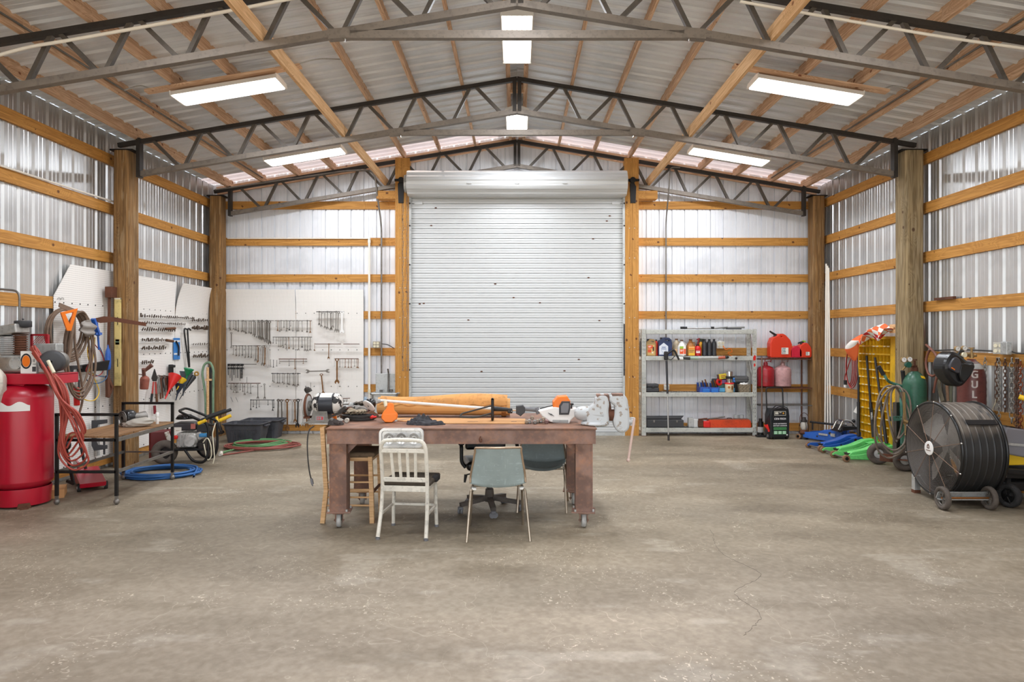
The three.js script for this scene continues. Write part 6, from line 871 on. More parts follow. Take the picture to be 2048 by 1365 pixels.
// ------------------------------------------------------------------ grey steel shelving by the back wall
const SD = 11.86;
{
  const t = thing('steel_shelving', 'grey punched-steel shelving unit with four shelves by the back wall', 'shelving'), xl = XAT(1288, SD), xr = XAT(1509, SD), zf = -SD, zb = -12.1, C = mat('#c6c7bf', 0.5, 0.2, { map: T.dirt }), h = 1.86;
  const hole = []; for (let i = 0; i < 27; i++) { const y = 0.06 + i * 0.068; hole.push([[-0.022, y + 0.022], [-0.016, y + 0.026], [-0.006, y - 0.0], [-0.011, y - 0.004]], [[0.022, y + 0.022], [0.016, y + 0.026], [0.006, y - 0.0], [0.011, y - 0.004]]); }
  const up = (x, z, s) => { const u = obj('upright', [ext([[-0.036, 0], [0.036, 0], [0.036, h], [-0.036, h]], 0.003, 0, x, 0, z, 0, 0, 0, hole), bx(0.003, h, 0.05, x + s * 0.036, h / 2, z - 0.025)], C, t); obj('foot_plate', bx(0.085, 0.006, 0.07, x, 0.003, z - 0.01), M.rustbrown, u); };
  up(xl, zf, -1); up(xr, zf, 1); up(xl - 0.03, zb, -1); up(xr - 0.02, zb, 1);
  for (const y of [1.352, 0.722, 0.105, 1.812]) {
    obj('beam', [rbx(xr - xl - 0.06, 0.075, 0.03, 0.005, (xl + xr) / 2, y, zf + 0.004)], C, t); obj('beam', [rbx(xr - xl - 0.06, 0.075, 0.03, 0.005, (xl + xr) / 2, y, zb)], C, t);
    obj('side_brace', [bar(V(xl - 0.02, y, zf), V(xl - 0.03, y, zb), 0.02, 0.05, V(0, 1, 0))], C, t); obj('side_brace', [bar(V(xr, y, zf), V(xr, y, zb), 0.02, 0.05, V(0, 1, 0))], C, t);
    if (y < 1.8) { const w = []; for (let i = 0; i < 40; i++) w.push(bx(0.004, 0.005, zf - zb, xl + 0.06 + i * (xr - xl - 0.12) / 39, y + 0.033, (zf + zb) / 2)); for (let i = 0; i < 4; i++) w.push(bx(xr - xl - 0.08, 0.006, 0.006, (xl + xr) / 2, y + 0.029, zf - 0.02 - i * 0.065)); obj('wire_deck', w, M.darksteel, t); }
  }
  obj('diagonal_brace', [bar(V(xr - 0.01, 1.3, zb), V(xr + 0.0, 0.8, zf), 0.02, 0.004)], C, t); obj('diagonal_brace', [bar(V(xr - 0.01, 0.7, zb), V(xr + 0.0, 0.2, zf), 0.02, 0.004)], C, t); obj('diagonal_brace', [bar(V(xl - 0.03, 0.7, zb), V(xl, 0.15, zf), 0.02, 0.004)], C, t);
  obj('black_knob', sph(0.022, P(1473, 717, 11.82).x, P(1473, 717, 11.82).y, -11.835, 1, 1, 0.6), M.black, t);
  obj('red_paint_smear', [ext([[-0.02, 0], [0.02, 0.01], [0.025, 0.08], [0, 0.1], [-0.025, 0.06]], 0.001, 0, xr, 1.31, zf + 0.0035), ext([[-0.01, 0], [0.015, 0.02], [0.01, 0.07], [-0.015, 0.05]], 0.001, 0, xr, 1.2, zf + 0.0035)], M.redplastic, t);
}
const shelfY = [1.39, 0.758, 0.143], JZ = -11.99;
// jugs and bottles on the second shelf
function jug(name, label, px0, px1, top, m, style, lab, y = shelfY[0], dz = 0, cap = null) {
  const d = 11.97 + dz, w = (px1 - px0) * d / FOCAL, h = (712 - top) * d / FOCAL - 0.0, t = thing(name, label, style === 'bottle' ? 'bottle' : 'jug', [XAT((px0 + px1) / 2, d), y + 0.002, -d]);
  if (style === 'jug' || style === 'slant') {
    const o = [[-w / 2 + 0.01, 0], [w / 2 - 0.01, 0], [w / 2, 0.015], [w / 2, h * 0.7], [w / 2 - 0.012, h * 0.88], [w * 0.3, h * 0.98], [-w * 0.08, h], [-w * 0.14, h * 0.96], [-w * 0.45, h * 0.82], [-w / 2, h * 0.7], [-w / 2, 0.015]];
    const hole = [[w * 0.38, h * 0.86], [w * 0.26, h * 0.9], [-w * 0.02, h * 0.91], [-w * 0.05, h * 0.84], [w * 0.3, h * 0.8]]; obj('body', ext(o, 0.09, 0.008, 0, 0, 0, 0, 0, 0, [hole]), m, t); obj('cap', [cyl(0.022, 0.022, 0.03, -w * 0.27, h * 0.97, 0)], cap || M.black, t);
  } else if (style === 'round') { obj('body', lathe([[0.005, 0], [w * 0.47, 0], [w / 2, 0.012], [w / 2, h * 0.52], [w * 0.46, h * 0.62], [w * 0.22, h * 0.86], [w * 0.16, h * 0.9], [w * 0.16, h * 0.94], [0.005, h * 0.94]], 24), m, t); obj('cap', cyl(w * 0.18, w * 0.18, h * 0.07, 0, h * 0.965, 0), cap || M.brownleather, t); obj('handle', [tube([V(w * 0.25, h * 0.82, 0), V(w * 0.48, h * 0.76, 0), V(w * 0.46, h * 0.55, 0)], 0.008)], m, t); }
  else { obj('body', lathe([[0.005, 0], [w * 0.47, 0], [w / 2, 0.01], [w * 0.44, h * 0.3], [w / 2, h * 0.55], [w / 2, h * 0.7], [w * 0.42, h * 0.8], [w * 0.2, h * 0.92], [w * 0.2, h], [0.005, h]], 20), m, t); obj('cap', cyl(w * 0.24, w * 0.24, h * 0.08, 0, h * 0.97, 0), cap || M.black, t); }
  if (lab) printed('label', w * (style === 'round' ? 0.7 : 0.78), h * lab.h, lab.draw, t, (lab.x || 0) * w, h * (lab.y || 0.36), (style === 'jug' || style === 'slant' ? 0.054 : w / 2 + 0.001), 0, 0, 128);
  return t;
}
const fill = (k, w, h, c) => { k.fillStyle = c; k.fillRect(0, 0, w, h); };
{
  const amber = mat('#b0743a', 0.3, 0, { transparent: true, opacity: 0.9 });
  jug('oil_jug', 'gold oil jug with an orange-red printed label at the left end of the shelf', 1292, 1310, 679, mat('#a98a58', 0.4, 0.2), 'jug', { h: 0.62, draw: (k, w, h) => { fill(k, w, h, '#d9b06a'); k.fillStyle = '#e0532c'; k.fillRect(4, 8, w * 0.7, h * 0.32); k.fillRect(4, h * 0.45, w * 0.5, h * 0.3); k.fillStyle = '#3b2a20'; k.fillRect(w * 0.72, h * 0.2, w * 0.2, h * 0.4); k.fillStyle = '#f6e9d8'; k.fillRect(14, 22, w * 0.45, 10); k.fillRect(14, 40, w * 0.3, 8); k.fillRect(w * 0.6, h * 0.7, 26, 26); } });
  jug('oil_bottle', 'narrow orange bottle squeezed between the gold jug and the navy jug', 1309, 1316, 680, M.orangered, 'bottle', null, shelfY[0], 0.03);
  jug('oil_jug', 'navy blue oil jug with a large white label', 1316.5, 1342, 676, mat('#27365f', 0.35), 'jug', { h: 0.66, y: 0.4, x: -0.12, draw: (k, w, h) => { fill(k, w, h, '#27365f'); k.fillStyle = '#dfe3ea'; k.beginPath(); k.moveTo(6, h); k.lineTo(6, h * 0.3); k.lineTo(w * 0.5, 0); k.lineTo(w * 0.94, h * 0.3); k.lineTo(w * 0.94, h); k.fill(); k.fillStyle = '#4a5e8e'; k.fillRect(w * 0.3, h * 0.35, w * 0.4, 10); k.fillRect(w * 0.25, h * 0.5, w * 0.5, 8); k.strokeStyle = '#9aa9c8'; k.lineWidth = 5; k.beginPath(); k.moveTo(w * 0.25, h * 0.6); k.lineTo(w * 0.5, h * 0.95); k.lineTo(w * 0.75, h * 0.6); k.stroke(); } });
  jug('washer_jug', 'cloudy beige jug with a looped handle behind the white bottle', 1345, 1361, 678, mat('#c8b79a', 0.35, 0, { transparent: true, opacity: 0.9 }), 'round', { h: 0.3, y: 0.25, draw: (k, w, h) => { fill(k, w, h, '#c9a070'); k.fillStyle = '#e6c49a'; k.fillRect(8, 10, w - 16, 14); } }, shelfY[0], 0.06);
  jug('washer_jug', 'white bottle with a green and orange label', 1355, 1372, 680, M.white, 'round', { h: 0.52, y: 0.34, draw: (k, w, h) => { fill(k, w, h, '#e8592b'); k.fillStyle = '#9cc544'; k.fillRect(0, 0, w * 0.6, h * 0.3); k.fillStyle = '#f5efe6'; k.fillRect(w * 0.6, 0, w * 0.4, h * 0.3); k.fillRect(10, h * 0.42, w * 0.5, 12); k.fillRect(10, h * 0.55, w * 0.35, 12); k.fillRect(w * 0.62, h * 0.3, 8, h * 0.7); k.fillRect(0, h * 0.92, w, h * 0.08); } }, shelfY[0], -0.03);
  jug('oil_jug', 'amber see-through jug with a yellow and orange label', 1372, 1390, 679, amber, 'round', { h: 0.56, y: 0.3, draw: (k, w, h) => { fill(k, w, h, '#dba24a'); k.fillStyle = '#ef8a2c'; k.fillRect(0, 0, w, h * 0.3); k.fillStyle = '#f2dc9a'; k.fillRect(8, h * 0.08, w - 16, 12); k.fillStyle = '#6d4a2a'; k.fillRect(12, h * 0.42, w - 24, 10); k.fillRect(12, h * 0.58, w - 50, 8); k.fillStyle = '#f0c030'; k.fillRect(0, h * 0.75, w, h * 0.2); } });
  jug('oil_bottle', 'yellow bottle with a dark green top behind the red spray bottle', 1396, 1406, 680, mat('#e0a01f', 0.4), 'bottle', null, shelfY[0], 0.07, mat('#2b4a35', 0.5));
  { const t = jug('spray_bottle', 'red bottle with a long red trigger nozzle on the shelf', 1388, 1402, 690, M.redplastic, 'bottle', { h: 0.4, y: 0.4, draw: (k, w, h) => { fill(k, w, h, '#c81f22'); k.fillStyle = '#f2ece6'; k.fillRect(10, h * 0.35, w * 0.7, h * 0.5); k.fillStyle = '#c81f22'; k.fillRect(18, h * 0.5, w * 0.5, 8); } }); obj('trigger', [rod(V(0.0, 0.19, 0), V(0.03, 0.31, 0), 0.014), rod(V(0.03, 0.3, 0), V(-0.015, 0.285, 0.01), 0.012)], mat('#8a2025', 0.4), t); }
  const dk = mat('#35363a', 0.35); [[1404, 1414], [1413.5, 1423.5], [1423, 1433]].forEach(([a, b], i) => jug('oil_bottle', ['left', 'middle', 'right'][i] + ' one of the three charcoal-black oil bottles in a row', a, b, 679, dk, 'bottle', null, shelfY[0], -0.02 + 0.01 * i)); 
  jug('oil_bottle', 'dark olive bottle half hidden behind the three black bottles', 1396, 1410, 679, mat('#3c4034', 0.4), 'jug', null, shelfY[0], 0.1);
  jug('oil_jug', 'black jug edge behind the left upright of the shelving', 1281, 1292, 678, M.black, 'jug', null, shelfY[0], 0.08);
}
// pressure-washer wand and painted stick in front of the shelves
{
  const t = thing('washer_wand', 'black and silver pressure-washer wand leaning upright against the shelving', 'wand'); const a = P(1337, 880, 11.35), b = P(1335, 788, 11.55), c = P(1333, 722, 11.75);
  obj('lance', [rod(a, b, 0.011)], M.steel, t); obj('grip', [rod(b, c, 0.018)], M.black, t); obj('nozzle', rod(P(1337.3, 882, 11.34), P(1337, 870, 11.37), 0.017), M.darksteel, t); obj('gun', [rbx(0.07, 0.15, 0.06, 0.018, P(1332, 712, 11.76).x, P(1332, 712, 11.76).y, -11.76), pipe([P(1335, 708, 11.74), P(1346, 700, 11.74), P(1350, 703, 11.74), P(1358, 720, 11.74)], 0.017, 0.05), pipe([P(1336, 718, 11.74), P(1342, 721, 11.74), P(1350, 712, 11.74)], 0.007, 0.03)], M.black, t);
  const s = thing('painted_stick', 'long paint-stained stick lying along the second shelf beam', 'stick'), seg = [[1345, 1366, M.white], [1366, 1380, M.cord], [1380, 1396, mat('#9fb3a0', 0.6)], [1396, 1436, M.lightgrey], [1436, 1450, mat('#b8604a', 0.6)]]; for (const [x0, x1, m] of seg) obj('section', rod(P(x0, 716.5, 11.78), P(x1, 717.5 - (x1 - 1380) * 0.03, 11.78), 0.026), m, s); obj('tip', sph(0.03, P(1453, 715, 11.78).x, P(1453, 715, 11.78).y, -11.78, 1.5, 0.9, 0.9), M.black, s);
  
  const g = thing('scraper_tool', 'long grey and black tool lying on the top shelf', 'tool'), y = 657; obj('shaft', rod(P(1362, y, 11.9), P(1430, y, 11.9), 0.012), M.steel, g); for (const [a2, b2] of [[1361, 1367], [1366, 1374], [1422, 1428]]) obj('fitting', rod(P(a2, y - 1, 11.9), P(b2, y - 1, 11.9), 0.022), M.black, g); obj('blade', [bx(0.36, 0.03, 0.1, P(1468, 656, 11.92).x, P(1468, 656, 11.92).y, -11.95, 0, 0, 0.03), rod(P(1430, 657, 11.9), P(1455, 655, 11.9), 0.014)], mat('#8c8d8a', 0.45, 0.4), g); obj('blade_edge', bx(0.26, 0.02, 0.05, P(1467, 658, 11.9).x, P(1467, 658, 11.9).y, -11.89), M.darkgrey, g);
}
// third shelf
{
  const Y = shelfY[1], on = (name, label, cat, geoms, m) => tag(obj(name, geoms, m), label, cat);
  { const t = thing('black_case', 'black plastic case at the left end of the third shelf', 'case', [XAT(1304, 11.97), Y, -11.97]); obj('base', rbx(0.22, 0.08, 0.16, 0.015, 0, 0.042, 0), M.darkgrey, t); obj('lid', rbx(0.215, 0.06, 0.155, 0.02, 0, 0.115, -0.005), M.darkgrey, t); obj('latch', rbx(0.04, 0.03, 0.012, 0.004, 0, 0.085, 0.083), M.black, t); }
  const bin = (label, px, w, h, m, dz, y = Y, items = 0) => { const t = thing('parts_bin', label, 'bin', [XAT(px, 11.95), y, -11.95 - dz]); obj('shell', [ext([[-0.1, 0], [0.08, 0], [0.11, h * 0.55], [0.1, h * 0.6], [-0.02, h * 0.6], [-0.1, h]], 0.005, 0, 0, 0, 0)].flatMap((g) => { const l = g.clone(); l.rotateY(-Math.PI / 2); l.translate(-w / 2, 0, 0); const r = g.clone(); r.rotateY(-Math.PI / 2); r.translate(w / 2, 0, 0); return [l, r]; }).concat([bx(w, 0.006, 0.18, 0, 0.003, -0.0), bx(w, h * 0.58, 0.006, 0, h * 0.29, 0.095, -0.2), bx(w, h, 0.006, 0, h / 2, -0.1)]), m, t); for (let i = 0; i < items; i++) obj('hand_tool', rod(V(-w * 0.3 + i * 0.07, 0.02, 0), V(-w * 0.42 + i * 0.05, h + 0.02 + 0.02 * i, 0.02), 0.012), [M.lightgrey, M.brownleather, M.copper][i % 3], t); return t; };
  bin('blue hanging bin, the left one of the two, with wooden handles sticking out', 1408, 0.18, 0.16, M.bluebin, 0.04, Y, 3); bin('blue hanging bin, the right one of the two, holding brown tool handles', 1426, 0.18, 0.15, M.bluebin, 0.03, Y, 3);
  for (const [i, px] of [[0, 1411.5], [1, 1428.5]]) { const t = thing('small_blue_tray', i ? 'small bright blue tray in front of the right blue bin' : 'small bright blue tray in front of the left blue bin', 'tray', [XAT(px, 11.88), Y, -11.88]); obj('tray', [rbx(0.12, 0.065, 0.02, 0.006, 0, 0.033, 0.03), bx(0.12, 0.005, 0.06, 0, 0.004, 0), bx(0.005, 0.065, 0.06, -0.058, 0.033, 0), bx(0.005, 0.065, 0.06, 0.058, 0.033, 0)], mat('#2f74c9', 0.45), t); }
  on('dark_case', 'dark grey case behind the blue bins', 'case', [rbx(0.24, 0.2, 0.1, 0.02, XAT(1438, 12.03), Y + 0.13, -12.04)], M.darkgrey); on('blue_carton', 'light blue carton low beside the cream pail', 'carton', [rbx(0.3, 0.07, 0.1, 0.006, XAT(1451, 11.97), Y + 0.036, -11.98)], M.lightblue); on('green_case', 'dark green box on the light blue carton', 'box', [rbx(0.16, 0.07, 0.09, 0.01, XAT(1444, 12.0), Y + 0.108, -12.0)], mat('#3d5f55', 0.5));
  on('red_tape', 'red roll lying on the dark green box', 'roll', [tor(0.045, 0.022, XAT(1439, 11.95), Y + 0.175, -11.96, 0, 0.3, 0)], M.redplastic); on('purple_pack', 'purple packet beside the red roll', 'packet', [rbx(0.08, 0.07, 0.05, 0.01, XAT(1448, 11.96), Y + 0.18, -11.97)], mat('#7d5a86', 0.5));
  { const t = thing('yellow_carton', 'yellow carton tilted on top of the pile on the third shelf', 'carton', [XAT(1449, 11.96), Y + 0.25, -11.97]); t.rotation.z = 0.16; obj('carton', rbx(0.2, 0.085, 0.09, 0.004, 0, 0.03, 0), mat('#e3c733', 0.5), t); printed('front_print', 0.15, 0.06, (k, w, h) => { fill(k, w, h, '#e8d040'); k.fillStyle = '#b0452a'; k.fillRect(16, 10, w * 0.5, 12); k.fillStyle = '#5a5030'; k.fillRect(16, 34, w * 0.7, 9); k.fillRect(16, 56, w * 0.55, 9); }, t, -0.01, 0.03, 0.047, 0, 0, 128); obj('end_flap', bx(0.02, 0.08, 0.088, -0.105, 0.03, 0), M.maroon, t); }
  { const t = thing('metal_can', 'silver can with a black band standing on the cream pail', 'can', [XAT(1458.5, 11.9), Y + 0.165, -11.9]); obj('body', lathe([[0.005, 0], [0.05, 0], [0.052, 0.005], [0.05, 0.05], [0.058, 0.06], [0.058, 0.19], [0.05, 0.2], [0.005, 0.2]], 22), M.chrome, t); obj('band', lathe([[0.0592, 0.07], [0.0592, 0.115]], 22), M.black, t); }
  { const t = thing('cream_pail', 'cream-coloured pail with a red rim on the third shelf', 'pail', [XAT(1458.5, 11.9), Y, -11.9]); obj('body', lathe([[0.005, 0], [0.07, 0], [0.076, 0.15], [0.07, 0.152], [0.005, 0.15]], 26), mat('#e8d6b2', 0.5), t); obj('rim', lathe([[0.077, 0.143], [0.082, 0.15], [0.08, 0.165], [0.07, 0.168], [0.005, 0.165]], 26), M.redplastic, t); obj('print', [ext(circ(0.022), 0.001, 0, -0.025, 0.09, 0.069, 0, -0.35, 0), ext(rrect(0.03, 0.07, 0.01), 0.001, 0, 0.03, 0.08, 0.068, 0, 0.4, 0)], M.copper, t).userData.kind = 'stuff'; }
  on('blue_sack', 'bright blue wrapping peeping out right of the silver can', 'packet', [rbx(0.05, 0.08, 0.05, 0.015, XAT(1468, 11.97), Y + 0.21, -11.97)], mat('#3f86d6', 0.4)); { const t = thing('grey_case', 'dark grey rounded case on the pile at the right of the third shelf', 'case', [XAT(1481, 12.0), Y + 0.17, -12.0]); obj('shell', rbx(0.26, 0.11, 0.12, 0.03, 0, 0.055, 0), mat('#5a5a5a', 0.5), t); obj('lid_seam', rbx(0.262, 0.008, 0.122, 0.003, 0, 0.05, 0), M.black, t); } on('black_box', 'black box under the dark grey rounded case', 'box', [rbx(0.26, 0.16, 0.1, 0.01, XAT(1479, 12.04), Y + 0.082, -12.05)], M.black);
  { const t = thing('hardware_tub', 'clear tub full of mixed screws at the right end of the third shelf', 'tub', [XAT(1487, 11.92), Y, -11.92]); obj('tub', ext([[-0.085, 0], [0.085, 0], [0.1, 0.13], [-0.1, 0.13]], 0.09, 0.004, 0, 0.006, 0), mat('#b9b0a0', 0.4, 0, { map: T.hardware = tex(128, 128, 0.06, 0.06, (u, v) => { const a = fbm(u, v, 16, 16, 2, 301); return mix3([0.3, 0.25, 0.2], [0.92, 0.88, 0.82], ss(0.35, 0.65, a)); }) }), t); obj('rag', place(lump(0.07, 0.04, 0.05, 0.15, 5, 1), 0, 0.13, 0), M.white, t); }
}
// bottom shelf
{
  const Y = shelfY[2];
  { const d = 11.97, t = thing('black_toolbox', 'long black toolbox with its lid propped open on the bottom shelf', 'toolbox', [XAT(1329, d), Y, -d]); obj('body', rbx(0.64, 0.13, 0.16, 0.012, 0, 0.066, 0), M.darkgrey, t); obj('lid', [ext([[-0.33, 0], [0.28, 0.0], [0.33, 0.055], [-0.33, 0.05]], 0.02, 0.002, 0, 0.15, 0.05, -0.5)], M.black, t); obj('latch', [rbx(0.03, 0.04, 0.01, 0.003, -0.2, 0.11, 0.083)], M.dullsteel, t); obj('latch', [rbx(0.03, 0.04, 0.01, 0.003, 0.2, 0.11, 0.083)], M.dullsteel, t); }
  tag(obj('concrete_block', rbx(0.09, 0.16, 0.1, 0.006, XAT(1381, 11.98), Y + 0.08, -11.98), M.lightgrey), 'grey block standing left of the pale block on the bottom shelf', 'block'); tag(obj('concrete_block', rbx(0.08, 0.14, 0.1, 0.006, XAT(1391, 11.95), Y + 0.07, -11.95), mat('#cfcfcc', 0.6)), 'pale grey block next to the orange toolbox on the bottom shelf', 'block');
  { const d = 11.95, t = thing('orange_toolbox', 'long orange-red steel toolbox on the bottom shelf', 'toolbox', [XAT(1457, d), Y, -d]); obj('body', ext([[-0.36, 0], [0.36, 0], [0.37, 0.02], [0.36, 0.1], [0.34, 0.125], [-0.36, 0.125]], 0.14, 0.006, 0, 0.006, 0), mat('#d9481c', 0.5, 0, { map: T.dirt }), t); obj('lid', rbx(0.7, 0.012, 0.15, 0.004, -0.01, 0.138, 0), mat('#9c4a2c', 0.6, 0, { map: T.dirt }), t); obj('handle', pipe([V(-0.03, 0.14, 0), V(-0.02, 0.16, 0), V(0.05, 0.16, 0), V(0.06, 0.14, 0)], 0.006, 0.02), M.darksteel, t); }
  { const t = thing('chainsaw', 'red and brown saw body in front of the orange toolbox', 'saw', [XAT(1408, 11.9), Y, -11.89]); obj('body', [rbx(0.1, 0.12, 0.07, 0.015, -0.06, 0.07, 0), rod(V(-0.1, 0.14, 0), V(0.05, 0.155, 0), 0.015)], M.rustbrown, t); obj('cover', [rbx(0.12, 0.115, 0.06, 0.02, 0.035, 0.062, 0.03)], M.redplastic, t); }
  { const t = thing('caulk_gun', 'grey steel gun lying across the top of the orange toolbox', 'tool'); obj('barrel', rod(P(1419, 838, 11.9), P(1450, 834, 11.9), 0.013), M.dullsteel, t); obj('tip', rod(P(1410, 840, 11.9), P(1420, 838, 11.9), 0.007), M.darksteel, t); }
  for (const [i, px] of [[0, 1472], [1, 1483]]) tag(obj('glass_jar', lathe([[0.005, 0], [0.04, 0], [0.044, 0.008], [0.044, 0.06], [0.04, 0.064], [0.005, 0.064]], 18, XAT(px, 12.0), Y + 0.146, -12.0), mat('#b9c0bf', 0.15, 0, { transparent: true, opacity: 0.7 })), i ? 'short clear jar on the orange toolbox, the one nearer the upright' : 'taller clear jar on the orange toolbox', 'jar').scale.set(1, 1, 1);
}
// rusty rack with fuel cans
{
  const d = 11.95, t = thing('rusty_rack', 'rusty wire rack between the shelving and the corner post', 'rack'), xl = XAT(1517, d), xr = XAT(1622, d), zf = -11.87, zb = -12.1;
  for (const [x, z] of [[xl + 0.03, zf], [xr, zf], [xr - 0.1, zb], [xl, zb]]) { const l = obj('upright', rod(V(x, 0.01, z), V(x, 1.37, z), 0.013), z === zf ? M.pvcold ??= mat('#d9cfc0', 0.5, 0.2, { map: T.rust }) : M.rustbrown, t); }
  for (const y of [1.335, 0.83, 0.53]) { obj('shelf_frame', [bx(xr - xl, 0.018, 0.014, (xl + xr) / 2, y, zf), bx(xr - xl, 0.018, 0.014, (xl + xr) / 2, y, zb), bx(0.014, 0.018, zf - zb, xl, y, (zf + zb) / 2), bx(0.014, 0.018, zf - zb, xr, y, (zf + zb) / 2)], y > 0.6 ? M.rustbrown : M.dullsteel, t); if (y > 0.6) { const w = []; for (let i = 0; i < 20; i++) w.push(bx(0.006, 0.006, zf - zb, xl + 0.04 + i * (xr - xl - 0.08) / 19, y + 0.009, (zf + zb) / 2)); obj('shelf_wires', w, M.rustbrown, t).userData.kind = 'stuff'; } }
  const can = (label, px0, px1, top, base, m, noz, lab) => { const w = (px1 - px0) * d / FOCAL, h = (base - top) * d / FOCAL, o = thing('fuel_can', label, 'fuel can', [XAT((px0 + px1) / 2, d), YAT(base, d) + 0.0, -d - 0.02]); obj('body', [ext([[-w / 2 + 0.015, 0], [w / 2 - 0.015, 0], [w / 2, 0.015], [w / 2, h * 0.55], [w * 0.42, h * 0.74], [w * 0.22, h * 0.94], [w * 0.1, h], [-w * 0.08, h], [-w * 0.16, h * 0.92], [-w * 0.4, h * 0.82], [-w / 2, h * 0.6], [-w / 2, 0.015]], 0.14, 0.014, 0, 0.012, 0, 0, 0, 0, [[[w * 0.12, h * 0.9], [w * 0.02, h * 0.96], [-w * 0.06, h * 0.94], [-w * 0.02, h * 0.84]]])], m, o); noz(o, w, h); if (lab) printed('label', w * 0.34, w * 0.32, (k, a, b) => { fill(k, a, b, '#efe9df'); k.fillStyle = '#2f4f59'; for (let i = 0; i < 4; i++) for (let j = 0; j < 3; j++) k.fillRect(14 + j * 50, 14 + i * 56, 30 + ((i * 7 + j * 11) % 14), 34); k.fillStyle = '#3f9aa8'; k.fillRect(70, 70, 40, 40); }, o, w * 0.16, h * 0.3, 0.1); return o; };
  const spout = (o, w, h) => { obj('spout', [rod(V(-w * 0.24, h * 0.86, 0), V(-w * 0.2, h * 0.99, 0), 0.03), rod(V(-w * 0.14, h * 0.98, 0), V(-w * 0.48, h * 1.18, 0), 0.022, 0.014)], M.black, o); };
  can('large orange-red fuel can with a black spout on the rusty rack', 1539.5, 1580, 671, 715.5, M.orangered, spout, true); can('small crimson fuel can with a yellow cap between the other two cans', 1579, 1600, 695, 715.5, mat('#cf1f3a', 0.4), (o, w, h) => obj('cap', [cyl(0.026, 0.026, 0.035, -w * 0.2, h + 0.0, 0), rod(V(-w * 0.25, h * 1.04, 0), V(w * 0.0, h * 1.06, 0), 0.012)], M.yellowplastic, o), false); can('small red fuel can with a lime green and black spout', 1597, 1619, 689, 715.5, M.orangered, (o, w, h) => { obj('spout', [rod(V(-w * 0.2, h * 0.9, 0), V(-w * 0.16, h * 1.12, 0), 0.024), rod(V(w * 0.0, h * 1.2, 0), V(-w * 0.5, h * 1.08, 0), 0.018, 0.012)], M.black, o); obj('lever', rod(V(-w * 0.12, h * 1.24, 0), V(w * 0.16, h * 1.2, 0.01), 0.014), mat('#8fc43a', 0.4), o); }, true);
  const saf = (label, px, m, hm) => { const o = thing('safety_can', label, 'fuel can', [XAT(px, d), YAT(773, d), -d - 0.03]), R = 0.143; obj('body', lathe([[0.005, 0], [R - 0.005, 0], [R, 0.008], [R, 0.07], [R + 0.004, 0.076], [R, 0.082], [R, 0.19], [R + 0.004, 0.196], [R, 0.202], [R, 0.285], [R - 0.02, 0.325], [R - 0.07, 0.352], [0.04, 0.362], [0.005, 0.362]], 34), m, o); obj('spout', [lathe([[0.04, 0.35], [0.036, 0.4], [0.03, 0.42], [0.005, 0.425]], 16)], hm, o); obj('handle', [pipe([V(0, 0.4, 0), V(-0.02, 0.46, 0), V(0.04, 0.5, 0), V(0.1, 0.48, 0), V(0.08, 0.42, 0.02)], 0.008, 0.03), pipe([V(0.0, 0.43, 0.02), V(0.09, 0.44, 0.02), V(0.1, 0.47, 0.0)], 0.006, 0.02)], hm, o); return o; };
  saf('deep red metal safety can on the lower rack shelf', 1532.5, M.redtank, mat('#8d2127', 0.45)); saf('faded pink metal safety can beside the red one', 1566.5, M.pink, mat('#a98682', 0.5, 0.2));
}
